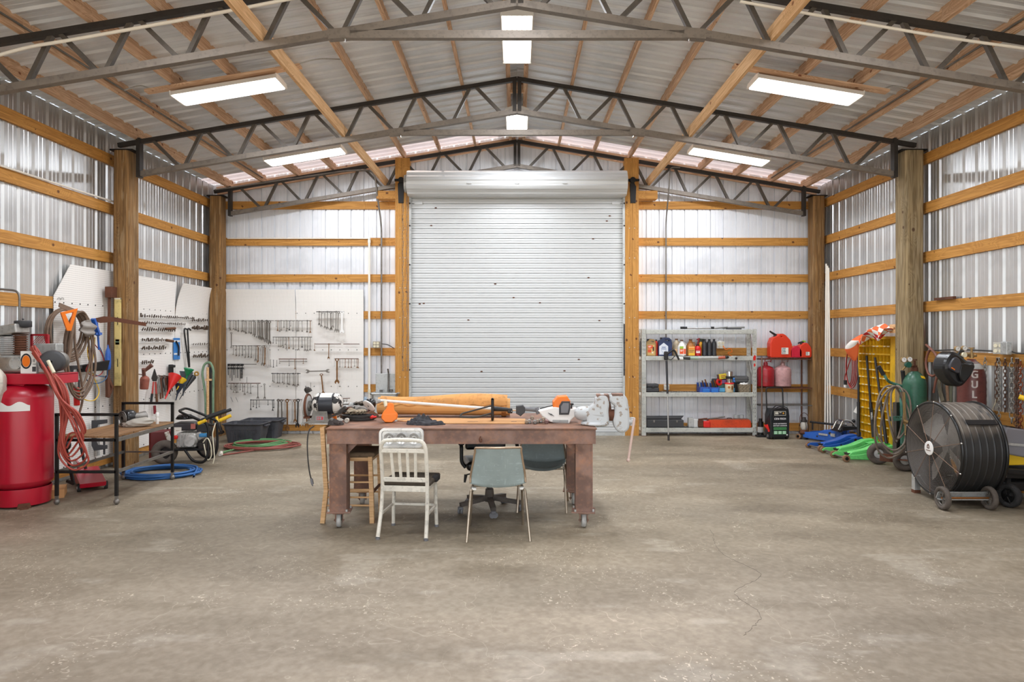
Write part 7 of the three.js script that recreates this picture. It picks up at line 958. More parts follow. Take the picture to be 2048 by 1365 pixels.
// battery charger
{
  const d = 11.55, t = thing('battery_charger', 'black wheeled battery charger with white lettering and green boxes below the fuel cans', 'battery charger', [XAT(1554, d), 0, -d], 0.08), w = 0.3, h = 0.47;
  obj('case', [ext([[-0.15, 0.05], [0.15, 0.05], [0.155, 0.4], [0.13, 0.5], [-0.13, 0.5], [-0.155, 0.4]], 0.2, 0.012)], mat('#1f2124', 0.45), t); obj('handle', pipe([V(-0.15, 0.42, -0.06), V(-0.15, 0.86, -0.09), V(0.14, 0.86, -0.09), V(0.14, 0.42, -0.06)], 0.012, 0.05), M.black, t);
  printed('front_print', 0.25, 0.32, (k, a, b) => { fill(k, a, b, '#1f2124'); k.fillStyle = '#ffffff'; k.font = 'bold 44px sans-serif'; k.textAlign = 'center'; k.fillText('CEN-TECH', a / 2, 52); k.font = 'bold 27px sans-serif'; k.fillText('6/12V AUTOMATIC', a / 2, 130); k.fillText('BATTERY CHARGER', a / 2, 165); k.fillStyle = '#4e9a5a'; k.fillRect(14, 182, a - 28, 44); k.fillStyle = '#1f3b28'; k.font = 'bold 26px sans-serif'; k.fillText('ENGINE STARTER', a / 2, 214); k.fillStyle = '#8ccf98'; for (let i = 0; i < 3; i++) { k.fillRect(18 + i * 76, 246, 66, 56); } k.fillStyle = '#e8f5ea'; for (let i = 0; i < 3; i++) for (let j = 0; j < 2; j++) k.fillRect(26 + i * 76, 256 + j * 22, 48, 10); }, t, 0, 0.225, 0.1135);
  printed('meter_panel', 0.2, 0.075, (k, a, b) => { fill(k, a, b, '#c9c6b8'); k.fillStyle = '#2a2a2a'; k.fillRect(10, 10, a - 20, b - 20); k.fillStyle = '#d8d4c4'; k.fillRect(20, 18, 70, 50); k.fillRect(110, 22, 50, 14); k.fillStyle = '#e0a030'; k.beginPath(); k.arc(200, 45, 18, 0, 7); k.fill(); }, t, 0, 0.44, 0.114, 0, -0.06);
  for (const s of [-1, 1]) { const wh = obj('wheel', cyl(0.055, 0.055, 0.03, s * 0.155, 0.055, 0.02, 0, 0, Math.PI / 2), M.rubber, t); obj('hub', cyl(0.025, 0.025, 0.034, s * 0.156, 0.055, 0.02, 0, 0, Math.PI / 2), M.grey, wh); } obj('foot', rbx(0.2, 0.05, 0.05, 0.01, 0, 0.027, 0.06), M.black, t); obj('warning_label', bx(0.025, 0.02, 0.002, 0.12, 0.08, 0.114), M.white, t);
  obj('lead', [tube([V(-0.13, 0.48, 0.08), V(0.02, 0.545, 0.06), V(0.13, 0.5, 0.09), V(0.02, 0.52, 0.11), V(-0.12, 0.5, 0.1), V(0.0, 0.56, 0.0), V(0.15, 0.52, 0.06), V(0.16, 0.42, 0.09)], 0.008), tube([V(-0.14, 0.46, 0.08), V(-0.2, 0.36, 0.06), V(-0.2, 0.22, 0.04)], 0.008)], M.black, t); obj('red_clamp', [rod(V(-0.2, 0.25, 0.05), V(-0.17, 0.13, 0.07), 0.018), rod(V(-0.24, 0.24, 0.05), V(-0.18, 0.16, 0.07), 0.014)], M.redplastic, t);
}
{
  const jack = (label, px, d, s) => { const t = thing('bottle_jack', label, 'jack', [XAT(px, d), 0.003, -d]); obj('base', rbx(0.13 * s, 0.03, 0.1 * s, 0.006, 0, 0.016, 0), M.black, t); obj('cylinder', [cyl(0.042 * s, 0.045 * s, 0.2 * s, 0, 0.13 * s, 0), cyl(0.025 * s, 0.025 * s, 0.05 * s, 0, 0.25 * s, 0)], M.blackgloss, t); obj('label', lathe([[0.0455 * s, 0.07 * s], [0.0455 * s, 0.15 * s]], 16), M.lightgrey, t); obj('pump', [rod(V(0.06 * s, 0.03, 0.02), V(0.07 * s, 0.12 * s, 0.02), 0.014)], M.dullsteel, t); return t; };
  jack('black bottle jack on the floor beside the shelving upright', 1521, 11.75, 1.15);
  const d = 11.5, t = thing('lantern', 'rusty old wire-guard lantern on the floor by the corner post', 'lantern', [XAT(1608, d), 0.002, -d]); obj('tank', lathe([[0.005, 0], [0.075, 0], [0.08, 0.02], [0.06, 0.06], [0.04, 0.075], [0.005, 0.08]], 20, 0, 0.09, 0), M.rustbrown, t); obj('globe', lathe([[0.045, 0.16], [0.06, 0.2], [0.058, 0.25], [0.042, 0.29]], 20), mat('#cfc9bd', 0.15, 0, { transparent: true, opacity: 0.75 }), t); obj('cap', lathe([[0.05, 0.29], [0.055, 0.31], [0.03, 0.34], [0.032, 0.365], [0.005, 0.37]], 20), M.darksteel, t); for (const a of [0, 1.57, 3.14, 4.71]) obj('guard_wire', tube([V(0.07 * Math.cos(a), 0.1, 0.07 * Math.sin(a)), V(0.08 * Math.cos(a), 0.22, 0.08 * Math.sin(a)), V(0.05 * Math.cos(a), 0.3, 0.05 * Math.sin(a))], 0.004), M.darksteel, t); obj('bail', tube([V(-0.07, 0.28, 0), V(-0.06, 0.4, 0), V(0, 0.44, 0), V(0.06, 0.4, 0), V(0.07, 0.28, 0)], 0.005), M.rustbrown, t); obj('stand', lathe([[0.06, 0], [0.065, 0.0], [0.06, 0.09], [0.05, 0.09]], 16), M.darksteel, t);
}
// white pipes leaning in the corner
for (let i = 0; i < 3; i++) tag(obj('white_tube', rod(V(XAT(1650 + i * 5.5, 11.45 - i * 0.1), 0.003, -11.45 + i * 0.1), P(1652.5 + i * 2.4, 528 + i * 4, 11.5 - i * 0.08), 0.013), M.pvc), ['left', 'middle', 'right'][i] + ' one of three thin white tubes leaning upright beside the corner post', 'tube');

// ------------------------------------------------------------------ floor jacks
function floorJack(label, [x, z], turn, paint, s = 1, big = false) {   // local: saddle end points to -x, rear at +x
  const t = thing('floor_jack', label, 'jack', [x, 0, z], turn), w = 0.15 * s;
  for (const k of [-1, 1]) obj('side_plate', ext(smooth(big ? [[-0.5, 0.07], [-0.46, 0.11], [-0.1, 0.17], [0.05, 0.22], [0.3, 0.2], [0.36, 0.1], [0.3, 0.06], [-0.3, 0.04]] : [[-0.5, 0.05], [-0.46, 0.085], [-0.3, 0.09], [-0.08, 0.13], [0.08, 0.185], [0.22, 0.19], [0.34, 0.13], [0.36, 0.05], [0.3, 0.03], [-0.3, 0.035]], 4).map(([a, b]) => [a * s, b * s]), 0.014, 0.003, 0, 0, k * w), paint, t);
  obj('lift_arm', ext([[-0.36, 0.08], [-0.32, 0.11], [-0.1, 0.15], [0.06, 0.22], [0.2, 0.235], [0.24, 0.2], [0.1, 0.15], [-0.1, 0.1], [-0.3, 0.06]].map(([a, b]) => [a * s, b * s]), w * 0.7, 0.006), paint, t);
  const sd = obj('saddle', [cyl(0.045 * s, 0.04 * s, 0.02, -0.36 * s, 0.085 * s, 0), tor(0.042 * s, 0.007, -0.36 * s, 0.095 * s, 0, Math.PI / 2)], M.darksteel, t);
  obj('cover_plate', ext([[0.06, 0.19], [0.22, 0.215], [0.34, 0.15], [0.34, 0.13], [0.1, 0.14]].map(([a, b]) => [a * s, b * s]), w * 1.9, 0.005), paint, t);
  for (const k of [-1, 1]) { const f = obj('front_wheel', lathe([[0.012, -0.02], [0.045, -0.02], [0.05, -0.012], [0.05, 0.012], [0.045, 0.02], [0.012, 0.02]].map(([a, b]) => [a * s, b]), 22, -0.47 * s, 0.05 * s, k * (w + 0.025), Math.PI / 2), M.caster ??= mat('#8a694c', 0.6, 0, { map: T.dirt }), t); obj('hub', cyl(0.024 * s, 0.024 * s, 0.046, -0.47 * s, 0.05 * s, k * (w + 0.025), Math.PI / 2), M.blackgloss, f); obj('rear_wheel', lathe([[0.01, -0.015], [0.04, -0.015], [0.042, 0], [0.04, 0.015], [0.01, 0.015]].map(([a, b]) => [a * s, b]), 20, 0.32 * s, 0.043 * s, k * (w - 0.03), Math.PI / 2), M.black, t); }
  obj('axle', rod(V(-0.47 * s, 0.05 * s, -w - 0.03), V(-0.47 * s, 0.05 * s, w + 0.03), 0.012), M.dullsteel, t); obj('pivot', [cyl(0.022 * s, 0.022 * s, 2 * w + 0.04, 0.12 * s, 0.17 * s, 0, Math.PI / 2), cyl(0.014 * s, 0.014 * s, 2 * w + 0.03, -0.12 * s, 0.09 * s, 0, Math.PI / 2)], M.darksteel, t);
  obj('handle_socket', [rod(V(0.27 * s, 0.14 * s, 0), V(0.3 * s, 0.27 * s, 0), 0.035)], paint, t);
  return t;
}
{
  const g2 = floorJack('bright green floor jack nearest the gas cylinder cart', [4.98, -9.55], 0.03, M.green, 1.0), g1 = floorJack('bright green floor jack second from the gas cylinder cart', [5.0, -9.98], 0.1, M.green, 0.96), b2 = floorJack('blue floor jack lying beside the green ones', [4.98, -10.45], 0.12, M.blue, 0.96), b1 = floorJack('large blue floor jack with a black bar across it near the corner post', [5.13, -11.22], -1.0, M.blue, 0.95, true);
  obj('carry_bar', [rod(V(-0.34, 0.29, 0.0), V(0.3, 0.29, 0.0), 0.018), rod(V(-0.3, 0.16, 0), V(-0.3, 0.29, 0), 0.012), rod(V(0.22, 0.2, 0), V(0.22, 0.29, 0), 0.012)], M.black, b1);
  obj('lettering', [bx(0.16, 0.03, 0.002, 0.0, 0.13, 0.1645), bx(0.08, 0.05, 0.002, 0.17, 0.14, 0.1645)], M.lightgrey, b1).userData.kind = 'stuff';
  const hd = (label, a, b, grip, word) => { const t = thing('jack_lever', label, 'lever'); obj('tube', rod(a, a.clone().lerp(b, 0.42), 0.024), M.black, t); obj('upper_tube', rod(a.clone().lerp(b, 0.42), b, 0.0165), M.black, t); if (word) { const m = printed('lettering', 0.26, 0.036, (k, w, h) => { fill(k, w, h, '#1c1b1c'); k.fillStyle = '#eee'; k.font = 'bold ' + Math.round(h * 0.9) + 'px sans-serif'; k.textAlign = 'center'; k.fillText(word, w / 2, h * 0.82); }, t, 0, 0, 0); const q = a.clone().lerp(b, 0.24); m.position.set(q.x - 0.012, q.y, q.z + 0.024); m.rotation.set(0, -0.4, Math.PI / 2 + 0.06); } return t; };
  hd('black jack handle leaning on the yellow rack, leftmost of the three', P(1717, 873, 10.35), P(1717, 712, 10.55)); hd('black jack handle with white lettering, the middle of the three', P(1747, 875, 9.95), P(1733, 712, 10.2), 0, 'DAYTONA'); hd('black jack handle on the right of the three, the most slanted', P(1773, 888, 9.5), P(1750, 716, 9.95));
  // tangle of black and chrome parts on the large jack
  const t = thing('motor_part', 'black and chrome trolley part lying on the large blue jack', 'part', [XAT(1687, 10.9), 0.25, -10.9], 0.3); obj('frame', [pipe([V(-0.17, 0, 0.08), V(-0.05, 0.16, 0.06), V(0.12, 0.12, 0.04), V(0.2, 0.02, 0.05)], 0.016, 0.06), pipe([V(-0.15, -0.02, -0.08), V(-0.03, 0.14, -0.1), V(0.15, 0.1, -0.08)], 0.014, 0.06), rod(V(-0.05, 0.15, 0.06), V(-0.03, 0.14, -0.1), 0.013), rod(V(0.12, 0.11, 0.04), V(0.14, 0.1, -0.08), 0.013)], M.chrome, t); obj('plate', [ext([[-0.18, 0], [0.22, 0.02], [0.28, 0.05], [-0.05, 0.07]], 0.16, 0.004, 0, -0.02, 0)], M.blackgloss, t); obj('knob', [sph(0.028, 0.2, 0.12, 0), rod(V(0.2, 0.12, 0), V(0.18, 0.03, 0), 0.009)], M.black, t); obj('knob', sph(0.035, -0.14, -0.0, 0.09), M.black, t);
}
// ------------------------------------------------------------------ right wall: yellow rack, flag, cords
{
  const a = RW(1716, 690, 0.16), b = RW(1797, 690, 0.03), zA = -10.5, zB = -9.36, t = thing('yellow_bin_panel', 'big yellow steel pigeonhole panel leaning on the right wall', 'panel', [5.28, 0.06, (zA + zB) / 2], 0), H = 1.66, L = zB - zA;
  t.rotation.z = -0.015; const Y = M.yellow;   // front faces -x; local z along the wall
  obj('back_sheet', bx(0.01, H, L, 0.05, H / 2, 0), Y, t); obj('side_post', rbx(0.09, H, 0.03, 0.004, 0, H / 2, -L / 2), Y, t); obj('solid_panel', rbx(0.012, H, 0.24, 0.003, -0.045, H / 2, L / 2 - 0.12), Y, t); obj('side_post', rbx(0.09, H, 0.02, 0.004, 0, H / 2, L / 2), Y, t);
  const nc = 9, nr = 14, W2 = L - 0.26; for (let i = 1; i < nc; i++) obj('divider', bx(0.08, H - 0.02, 0.006, 0.005, H / 2, -L / 2 + W2 * i / nc), Y, t); for (let j = 0; j <= nr; j++) obj('shelf_slat', [bx(0.085, 0.006, W2, 0.002, 0.01 + (H - 0.02) * j / nr, -L / 2 + W2 / 2), bx(0.006, 0.022, W2, -0.042, 0.018 + (H - 0.04) * j / nr, -L / 2 + W2 / 2)], Y, t);
  obj('top_rail', bx(0.09, 0.012, L, 0, H, 0), Y, t);
  const lb = []; for (let j = 1; j < nr; j++) for (let i = 0; i < nc; i++) if (rnd() > 0.35) lb.push(bx(0.001, 0.014, W2 / nc * 0.6, -0.0458, 0.018 + (H - 0.04) * j / nr, -L / 2 + W2 * (i + 0.5) / nc)); obj('paper_tag', lb, M.cream, t).userData.kind = 'stuff';
  // orange and white flag bundled on top
  const nx = 72, ny = 30, g = new THREE.PlaneGeometry(1, 1, nx, ny), p = g.attributes.position, pos = [], col = []; const at = (u, v) => { const z = mix(-10.42, -9.3, u), y = mix(1.76, 1.95, ss(0.1, 1, u)) + 0.06 * Math.sin(u * 11 + v * 3) - (u < 0.3 ? 0.34 * ss(0.32, 0, u) * v : 0.12 * v) , x = 5.16 - 0.1 * Math.sin(v * Math.PI) + 0.025 * Math.sin(u * 13 + v * 7) - 0.06 * v; return [x, y - 0.06, z]; };
  const sets = { w: [], o: [], r: [] }; for (let i = 0; i < nx; i++) for (let j = 0; j < ny; j++) { const A = at(i / nx, j / ny), B = at((i + 1) / nx, j / ny), C = at((i + 1) / nx, (j + 1) / ny), D = at(i / nx, (j + 1) / ny), e = (q) => [q[0] + 0.012, q[1] - 0.004, q[2]]; const k = i < 24 ? (j > 9 && j < 19 ? 'w' : 'o') : ((i / 7 | 0) + (j / 6 | 0)) % 2 ? 'w' : (j > 17 ? 'r' : 'o'); for (const q of [[A, B, C], [A, C, D], [e(A), e(C), e(B)], [e(A), e(D), e(C)]]) for (const v of q) sets[k].push(...v); }
  const fl = thing('safety_flag', 'bundled orange and white checked flag draped over the yellow panel', 'flag'); for (const [k, m, n] of [['w', mat('#f1ece4', 0.8), 'white_cloth'], ['o', mat('#f0703a', 0.7), 'orange_cloth'], ['r', mat('#d02a2e', 0.7), 'red_cloth']]) { const gg = new THREE.BufferGeometry(); gg.setAttribute('position', new THREE.Float32BufferAttribute(sets[k], 3)); gg.computeVertexNormals(); obj(n, gg, m, fl); }
  tag(obj('wood_block', board(0.1, 0.12, 0.16, 5.18, 1.83, -9.32), M.brace), 'short wooden block under the near end of the orange and white flag', 'block');
  // red extension cord on the wall
  const pts = []; for (let k = 0; k < 4; k++) for (let i = 0; i < 10; i++) { const an = Math.PI / 2 + i / 10 * 6.283, c = RW(1699 + k * 3, 735, 0.05); pts.push(V(c.x - 0.012 * k, c.y + (0.27 + 0.02 * k) * Math.sin(an), c.z + (0.1 + 0.03 * k) * Math.cos(an))); } pts.push(RW(1694, 740, 0.1), RW(1690, 755, 0.1), RW(1690, 762, 0.1)); const rc = thing('red_extension_cord', 'red extension cord hung in loops on the right wall with a black plug', 'cord reel'); obj('wire', tube(pts, 0.008, 300, 6), M.redcord, rc); obj('plug', [rod(RW(1690.5, 761, 0.1), RW(1690.5, 770, 0.1), 0.024)], M.black, rc); obj('plug_cap', [rod(RW(1690.5, 770, 0.1), RW(1690.5, 775, 0.1), 0.022)], M.white, rc);
  tag(obj('paper_tag', [ext([[-0.04, -0.05], [0.03, -0.06], [0.05, 0.06], [-0.02, 0.05]], 0.006, 0, RW(1714, 820, 0.135).x, RW(1714, 820, 0.135).y, RW(1714, 820, 0.135).z, 0, -0.8, -0.3)], M.white), 'white paper tag stuck low at the left edge of the yellow panel', 'tag');
}
// ------------------------------------------------------------------ gas cylinders
const cylinderProfile = (R, H) => [[0.005, 0], [R - 0.02, 0], [R, 0.03], [R, H * 0.84], [R * 0.95, H * 0.885], [R * 0.8, H * 0.93], [R * 0.55, H * 0.97], [R * 0.32, H * 0.99], [R * 0.3, H], [0.005, H]];
{
  const d = 8.78, x = XAT(1829, d), t = thing('oxygen_cylinder', 'tall dark green gas cylinder strapped to a welding cart by the grey post', 'gas cylinder', [x, 0.16, -d]), H = YAT(742, d) - 0.16; obj('body', lathe(cylinderProfile(0.138, H), 36), M.darkgreen, t); obj('neck_label', [bx(0.06, 0.04, 0.002, 0.05, H * 0.93, 0.1, -0.7, 0.3, 0)], M.yellowplastic, t); obj('valve', [cyl(0.04, 0.044, 0.05, 0, H + 0.02, 0), cyl(0.014, 0.014, 0.1, 0, H + 0.08, 0), rod(V(-0.09, H + 0.06, 0.02), V(0.03, H + 0.06, 0), 0.012), cyl(0.03, 0.03, 0.014, 0, H + 0.14, 0)], M.rustbrown, t);
  const r = thing('gas_regulator', 'twin-gauge regulator with a green dial on the dark green cylinder', 'regulator'); for (const [px, py, m] of [[1807, 720, M.white], [1818.5, 719, M.white]]) { const q = P(px, py, d - 0.05), gz = obj('gauge', cyl(0.034, 0.034, 0.03, q.x, q.y, q.z, Math.PI / 2, 0, 0.0), M.brass, r); obj('dial', cyl(0.03, 0.03, 0.004, q.x, q.y, q.z + 0.016, Math.PI / 2), M.white, gz); obj('needle', bx(0.003, 0.026, 0.002, q.x, q.y + 0.008, q.z + 0.019, 0, 0, 0.6), M.black, gz); } const q = P(1816, 730, d - 0.05); obj('adjuster', [cyl(0.036, 0.036, 0.05, q.x, q.y, q.z, Math.PI / 2)], mat('#1f5a4a', 0.4), r); obj('hose_stem', [rod(P(1813, 731, d - 0.03), P(1805, 741, d), 0.011), rod(P(1818, 731, d - 0.03), P(1829, 733, d), 0.011)], M.brass, r);
  // cart
  const c = thing('cylinder_cart', 'worn green two-wheeled welding cart with hoses carrying the green cylinder', 'cart'), G = mat('#5c8f7e', 0.55, 0.1, { map: T.rustspot }), cx = XAT(1785, 9.0);
  for (const [px, py, dd] of [[1757, 904, 9.2], [1810, 918, 8.72]]) { const p0 = P(px, py, dd), w = obj('wheel', [tor(0.1, 0.045, p0.x, 0.145, p0.z, 0, -0.3, 0, 12, 30)], M.dustyrubber, c); obj('rim', [place(lathe([[0.01, 0.02], [0.04, 0.03], [0.07, 0.012], [0.085, 0.012], [0.085, -0.012], [0.01, -0.02]], 26), p0.x, 0.145, p0.z, Math.PI / 2, 0, 0.3)], M.lightgrey, w); }
  obj('base_plate', [rbx(0.42, 0.012, 0.34, 0.003, x - 0.1, 0.15, -d - 0.06, 0, 0.75, 0), rbx(0.34, 0.1, 0.012, 0.003, P(1788, 918, 8.9).x, 0.13, P(1788, 918, 8.9).z + 0.0, 0, -0.75, 0)], M.rustbrown, c); obj('mast', [bx(0.1, 0.72, 0.05, XAT(1793, 8.95), 0.5, -8.95, 0, 0.6, 0)], mat('#5a5148', 0.7, 0.2, { map: T.dirt }), c); obj('mast_pipe', rod(P(1805, 905, 8.9), P(1803, 770, 8.95), 0.028), G, c);
  obj('handle', pipe([P(1758, 735, 8.85), P(1767, 748, 8.85), P(1776, 764, 8.85), P(1803, 773, 8.9), P(1809, 770, 8.9), P(1806, 745, 8.85)], 0.018, 0.08), G, c); obj('handle_grip', [rod(P(1757, 733, 8.85), P(1767, 750, 8.85), 0.026)], M.rubber, c); obj('handle_grip', [rod(P(1805, 742, 8.82), P(1808, 768, 8.86), 0.026)], M.rubber, c); obj('hoop', [tor(0.15, 0.022, x - 0.06, YAT(838, 8.8), -8.78, Math.PI / 2, 0, 0, 8, 30), bx(0.3, 0.06, 0.02, XAT(1790, 8.8), YAT(836, 8.8), -8.72, 0, 0.3, 0)], G, c);
  const ps = []; for (let k = 0; k < 5; k++) for (let i = 0; i < 10; i++) { const a = Math.PI / 2 + i / 10 * 6.283, w = k < 2 ? 0.1 : 0.16, h = k < 2 ? 0.36 - 0.02 * k : 0.52 - 0.03 * k; ps.push(V(XAT(k < 2 ? 1792 : 1778, 8.66) + w * (1 + 0.2 * (k % 3)) * Math.cos(a) + (k % 2) * 0.03, YAT(772, 8.66) - h + h * Math.sin(a), -8.66 + 0.02 * k + 0.05 * Math.sin(a * 2 + k))); }
  tag(obj('gas_hose', tube(ps, 0.0125, 420, 7), mat('#85786a', 0.7, 0, { map: T.dirt })), 'dusty brown gas hoses looped over the welding cart handle', 'hose');
  tag(obj('cutting_torch', [rod(P(1809, 785, 8.6), P(1811, 872, 8.55), 0.009), rod(P(1806, 785, 8.6), P(1808, 850, 8.56), 0.007), rod(P(1811, 870, 8.55), P(1818, 875, 8.5), 0.014), rod(P(1807, 842, 8.56), P(1817, 846, 8.54), 0.02)], M.brass), 'brass cutting torch hanging upright on the welding cart', 'torch');
}
{
  const d = 7.75, x = XAT(1943, d), t = thing('argon_cylinder', 'tall maroon gas cylinder with pale capital letters down its side, behind the drum fan', 'gas cylinder', [x, 0.002, -d]), H = YAT(719, d); obj('body', lathe(cylinderProfile(0.142, H), 36), M.maroon, t); obj('neck_ring', lathe([[0.075, 0], [0.07, 0.03], [0.045, 0.05], [0.005, 0.05]], 24, 0, H * 0.955, 0), M.lightgrey, t); obj('neck_paint', lathe([[0.1425 * 0.84, H * 0.925], [0.1425 * 0.58, H * 0.968]], 30), M.lightgrey, t); obj('valve', [cyl(0.02, 0.025, 0.06, 0, H + 0.04, 0), cyl(0.012, 0.012, 0.06, 0, H + 0.09, 0), rod(V(-0.06, H + 0.04, 0), V(0.05, H + 0.04, 0.01), 0.014), cyl(0.03, 0.03, 0.012, 0, H + 0.125, 0)], M.brass, t);
  const font = await new FontLoader().loadAsync('fonts/droid/droid_sans_bold.typeface.json'), Lm = mat('#c9bdb6', 0.6, 0, { map: T.rustspot });
  const word = 'GULF'; for (let i = 0; i < 4; i++) { const g = new TextGeometry(word[i], { font, size: 0.083, depth: 0.003, curveSegments: 5 }); g.computeBoundingBox(); const bb = g.boundingBox; g.translate(-(bb.min.x + bb.max.x) / 2, 0, 0); const p = g.attributes.position, R = 0.1425; const A0 = -0.38; for (let k = 0; k < p.count; k++) { const a = A0 + p.getX(k) / R, r = R + p.getZ(k) * 0.5; p.setXYZ(k, r * Math.sin(a), p.getY(k), r * Math.cos(a)); } g.computeVertexNormals(); const m = obj('letter', g, Lm, t); m.position.y = YAT(755, d) - 0.003 - i * 0.112 - (i > 1 ? 0.0 : 0); }
  const r = thing('gas_regulator', 'twin white-dial regulator on the maroon cylinder', 'regulator'); for (const [px, py] of [[1914, 698], [1928, 697]]) { const q = P(px, py, 7.68), gz = obj('gauge', cyl(0.029, 0.029, 0.03, q.x, q.y, q.z, Math.PI / 2), M.brass, r); obj('dial', cyl(0.025, 0.025, 0.004, q.x, q.y, q.z + 0.016, Math.PI / 2), M.white, gz); obj('needle', bx(0.003, 0.022, 0.002, q.x + 0.004, q.y + 0.005, q.z + 0.019, 0, 0, -0.7), M.black, gz); } obj('body', [rod(P(1912, 708, 7.7), P(1938, 709, 7.74), 0.018), rod(P(1914, 700, 7.7), P(1917, 709, 7.7), 0.009), rod(P(1928, 699, 7.7), P(1926, 709, 7.7), 0.009)], M.brass, r); obj('flow_tube', [rod(P(1917, 712, 7.62), P(1919, 728, 7.62), 0.02), rod(P(1924, 712, 7.62), P(1926, 730, 7.62), 0.016)], mat('#b8a55a', 0.3, 0.3), r);
  // welding helmet
  const hd = 7.45, hx = XAT(1909, hd), hy = YAT(738, hd), hm = thing('welding_helmet', 'black welding helmet hanging in front of the maroon cylinder', 'helmet', [hx, hy, -hd], 0.15); hm.rotation.z = -0.55;
  hm.rotation.z = 0; const k = hd / FOCAL, o = (x, y) => [(x - 1909) * k, -(y - 738) * k];
  obj('shell', [ext(smooth([o(1883, 737), o(1888, 719), o(1899, 710), o(1911, 716), o(1926, 727), o(1938, 729), o(1936, 741), o(1924, 757), o(1912, 767), o(1898, 760)], 5), 0.13, 0.035, 0, 0, -0.03)], M.helmet = mat('#1a1a1b', 0.28), hm);
  obj('face_window', [ext(smooth([o(1911, 729), o(1924, 730), o(1935, 732), o(1931, 742), o(1921, 755), o(1912, 761), o(1906, 748)], 4), 0.02, 0.012, 0, 0, 0.085)], M.blackgloss, hm); obj('visor_band', [ext(smooth([o(1885, 735), o(1890, 722), o(1898, 716), o(1908, 728), o(1903, 744), o(1894, 741)], 4), 0.02, 0.01, 0, 0, 0.08)], mat('#3f3f44', 0.4), hm); obj('orange_badge', [bx(0.045, 0.011, 0.004, ...o(1889.5, 737), 0.104, 0, 0, -0.55)], M.orange, hm); obj('headband', [tor(0.085, 0.013, ...o(1924, 717), -0.03, 0.4, 0.5, 0, 8, 26)], M.black, hm); obj('knob', [cyl(0.028, 0.028, 0.02, ...o(1921, 710), 0.06, Math.PI / 2)], M.cream, hm);
}
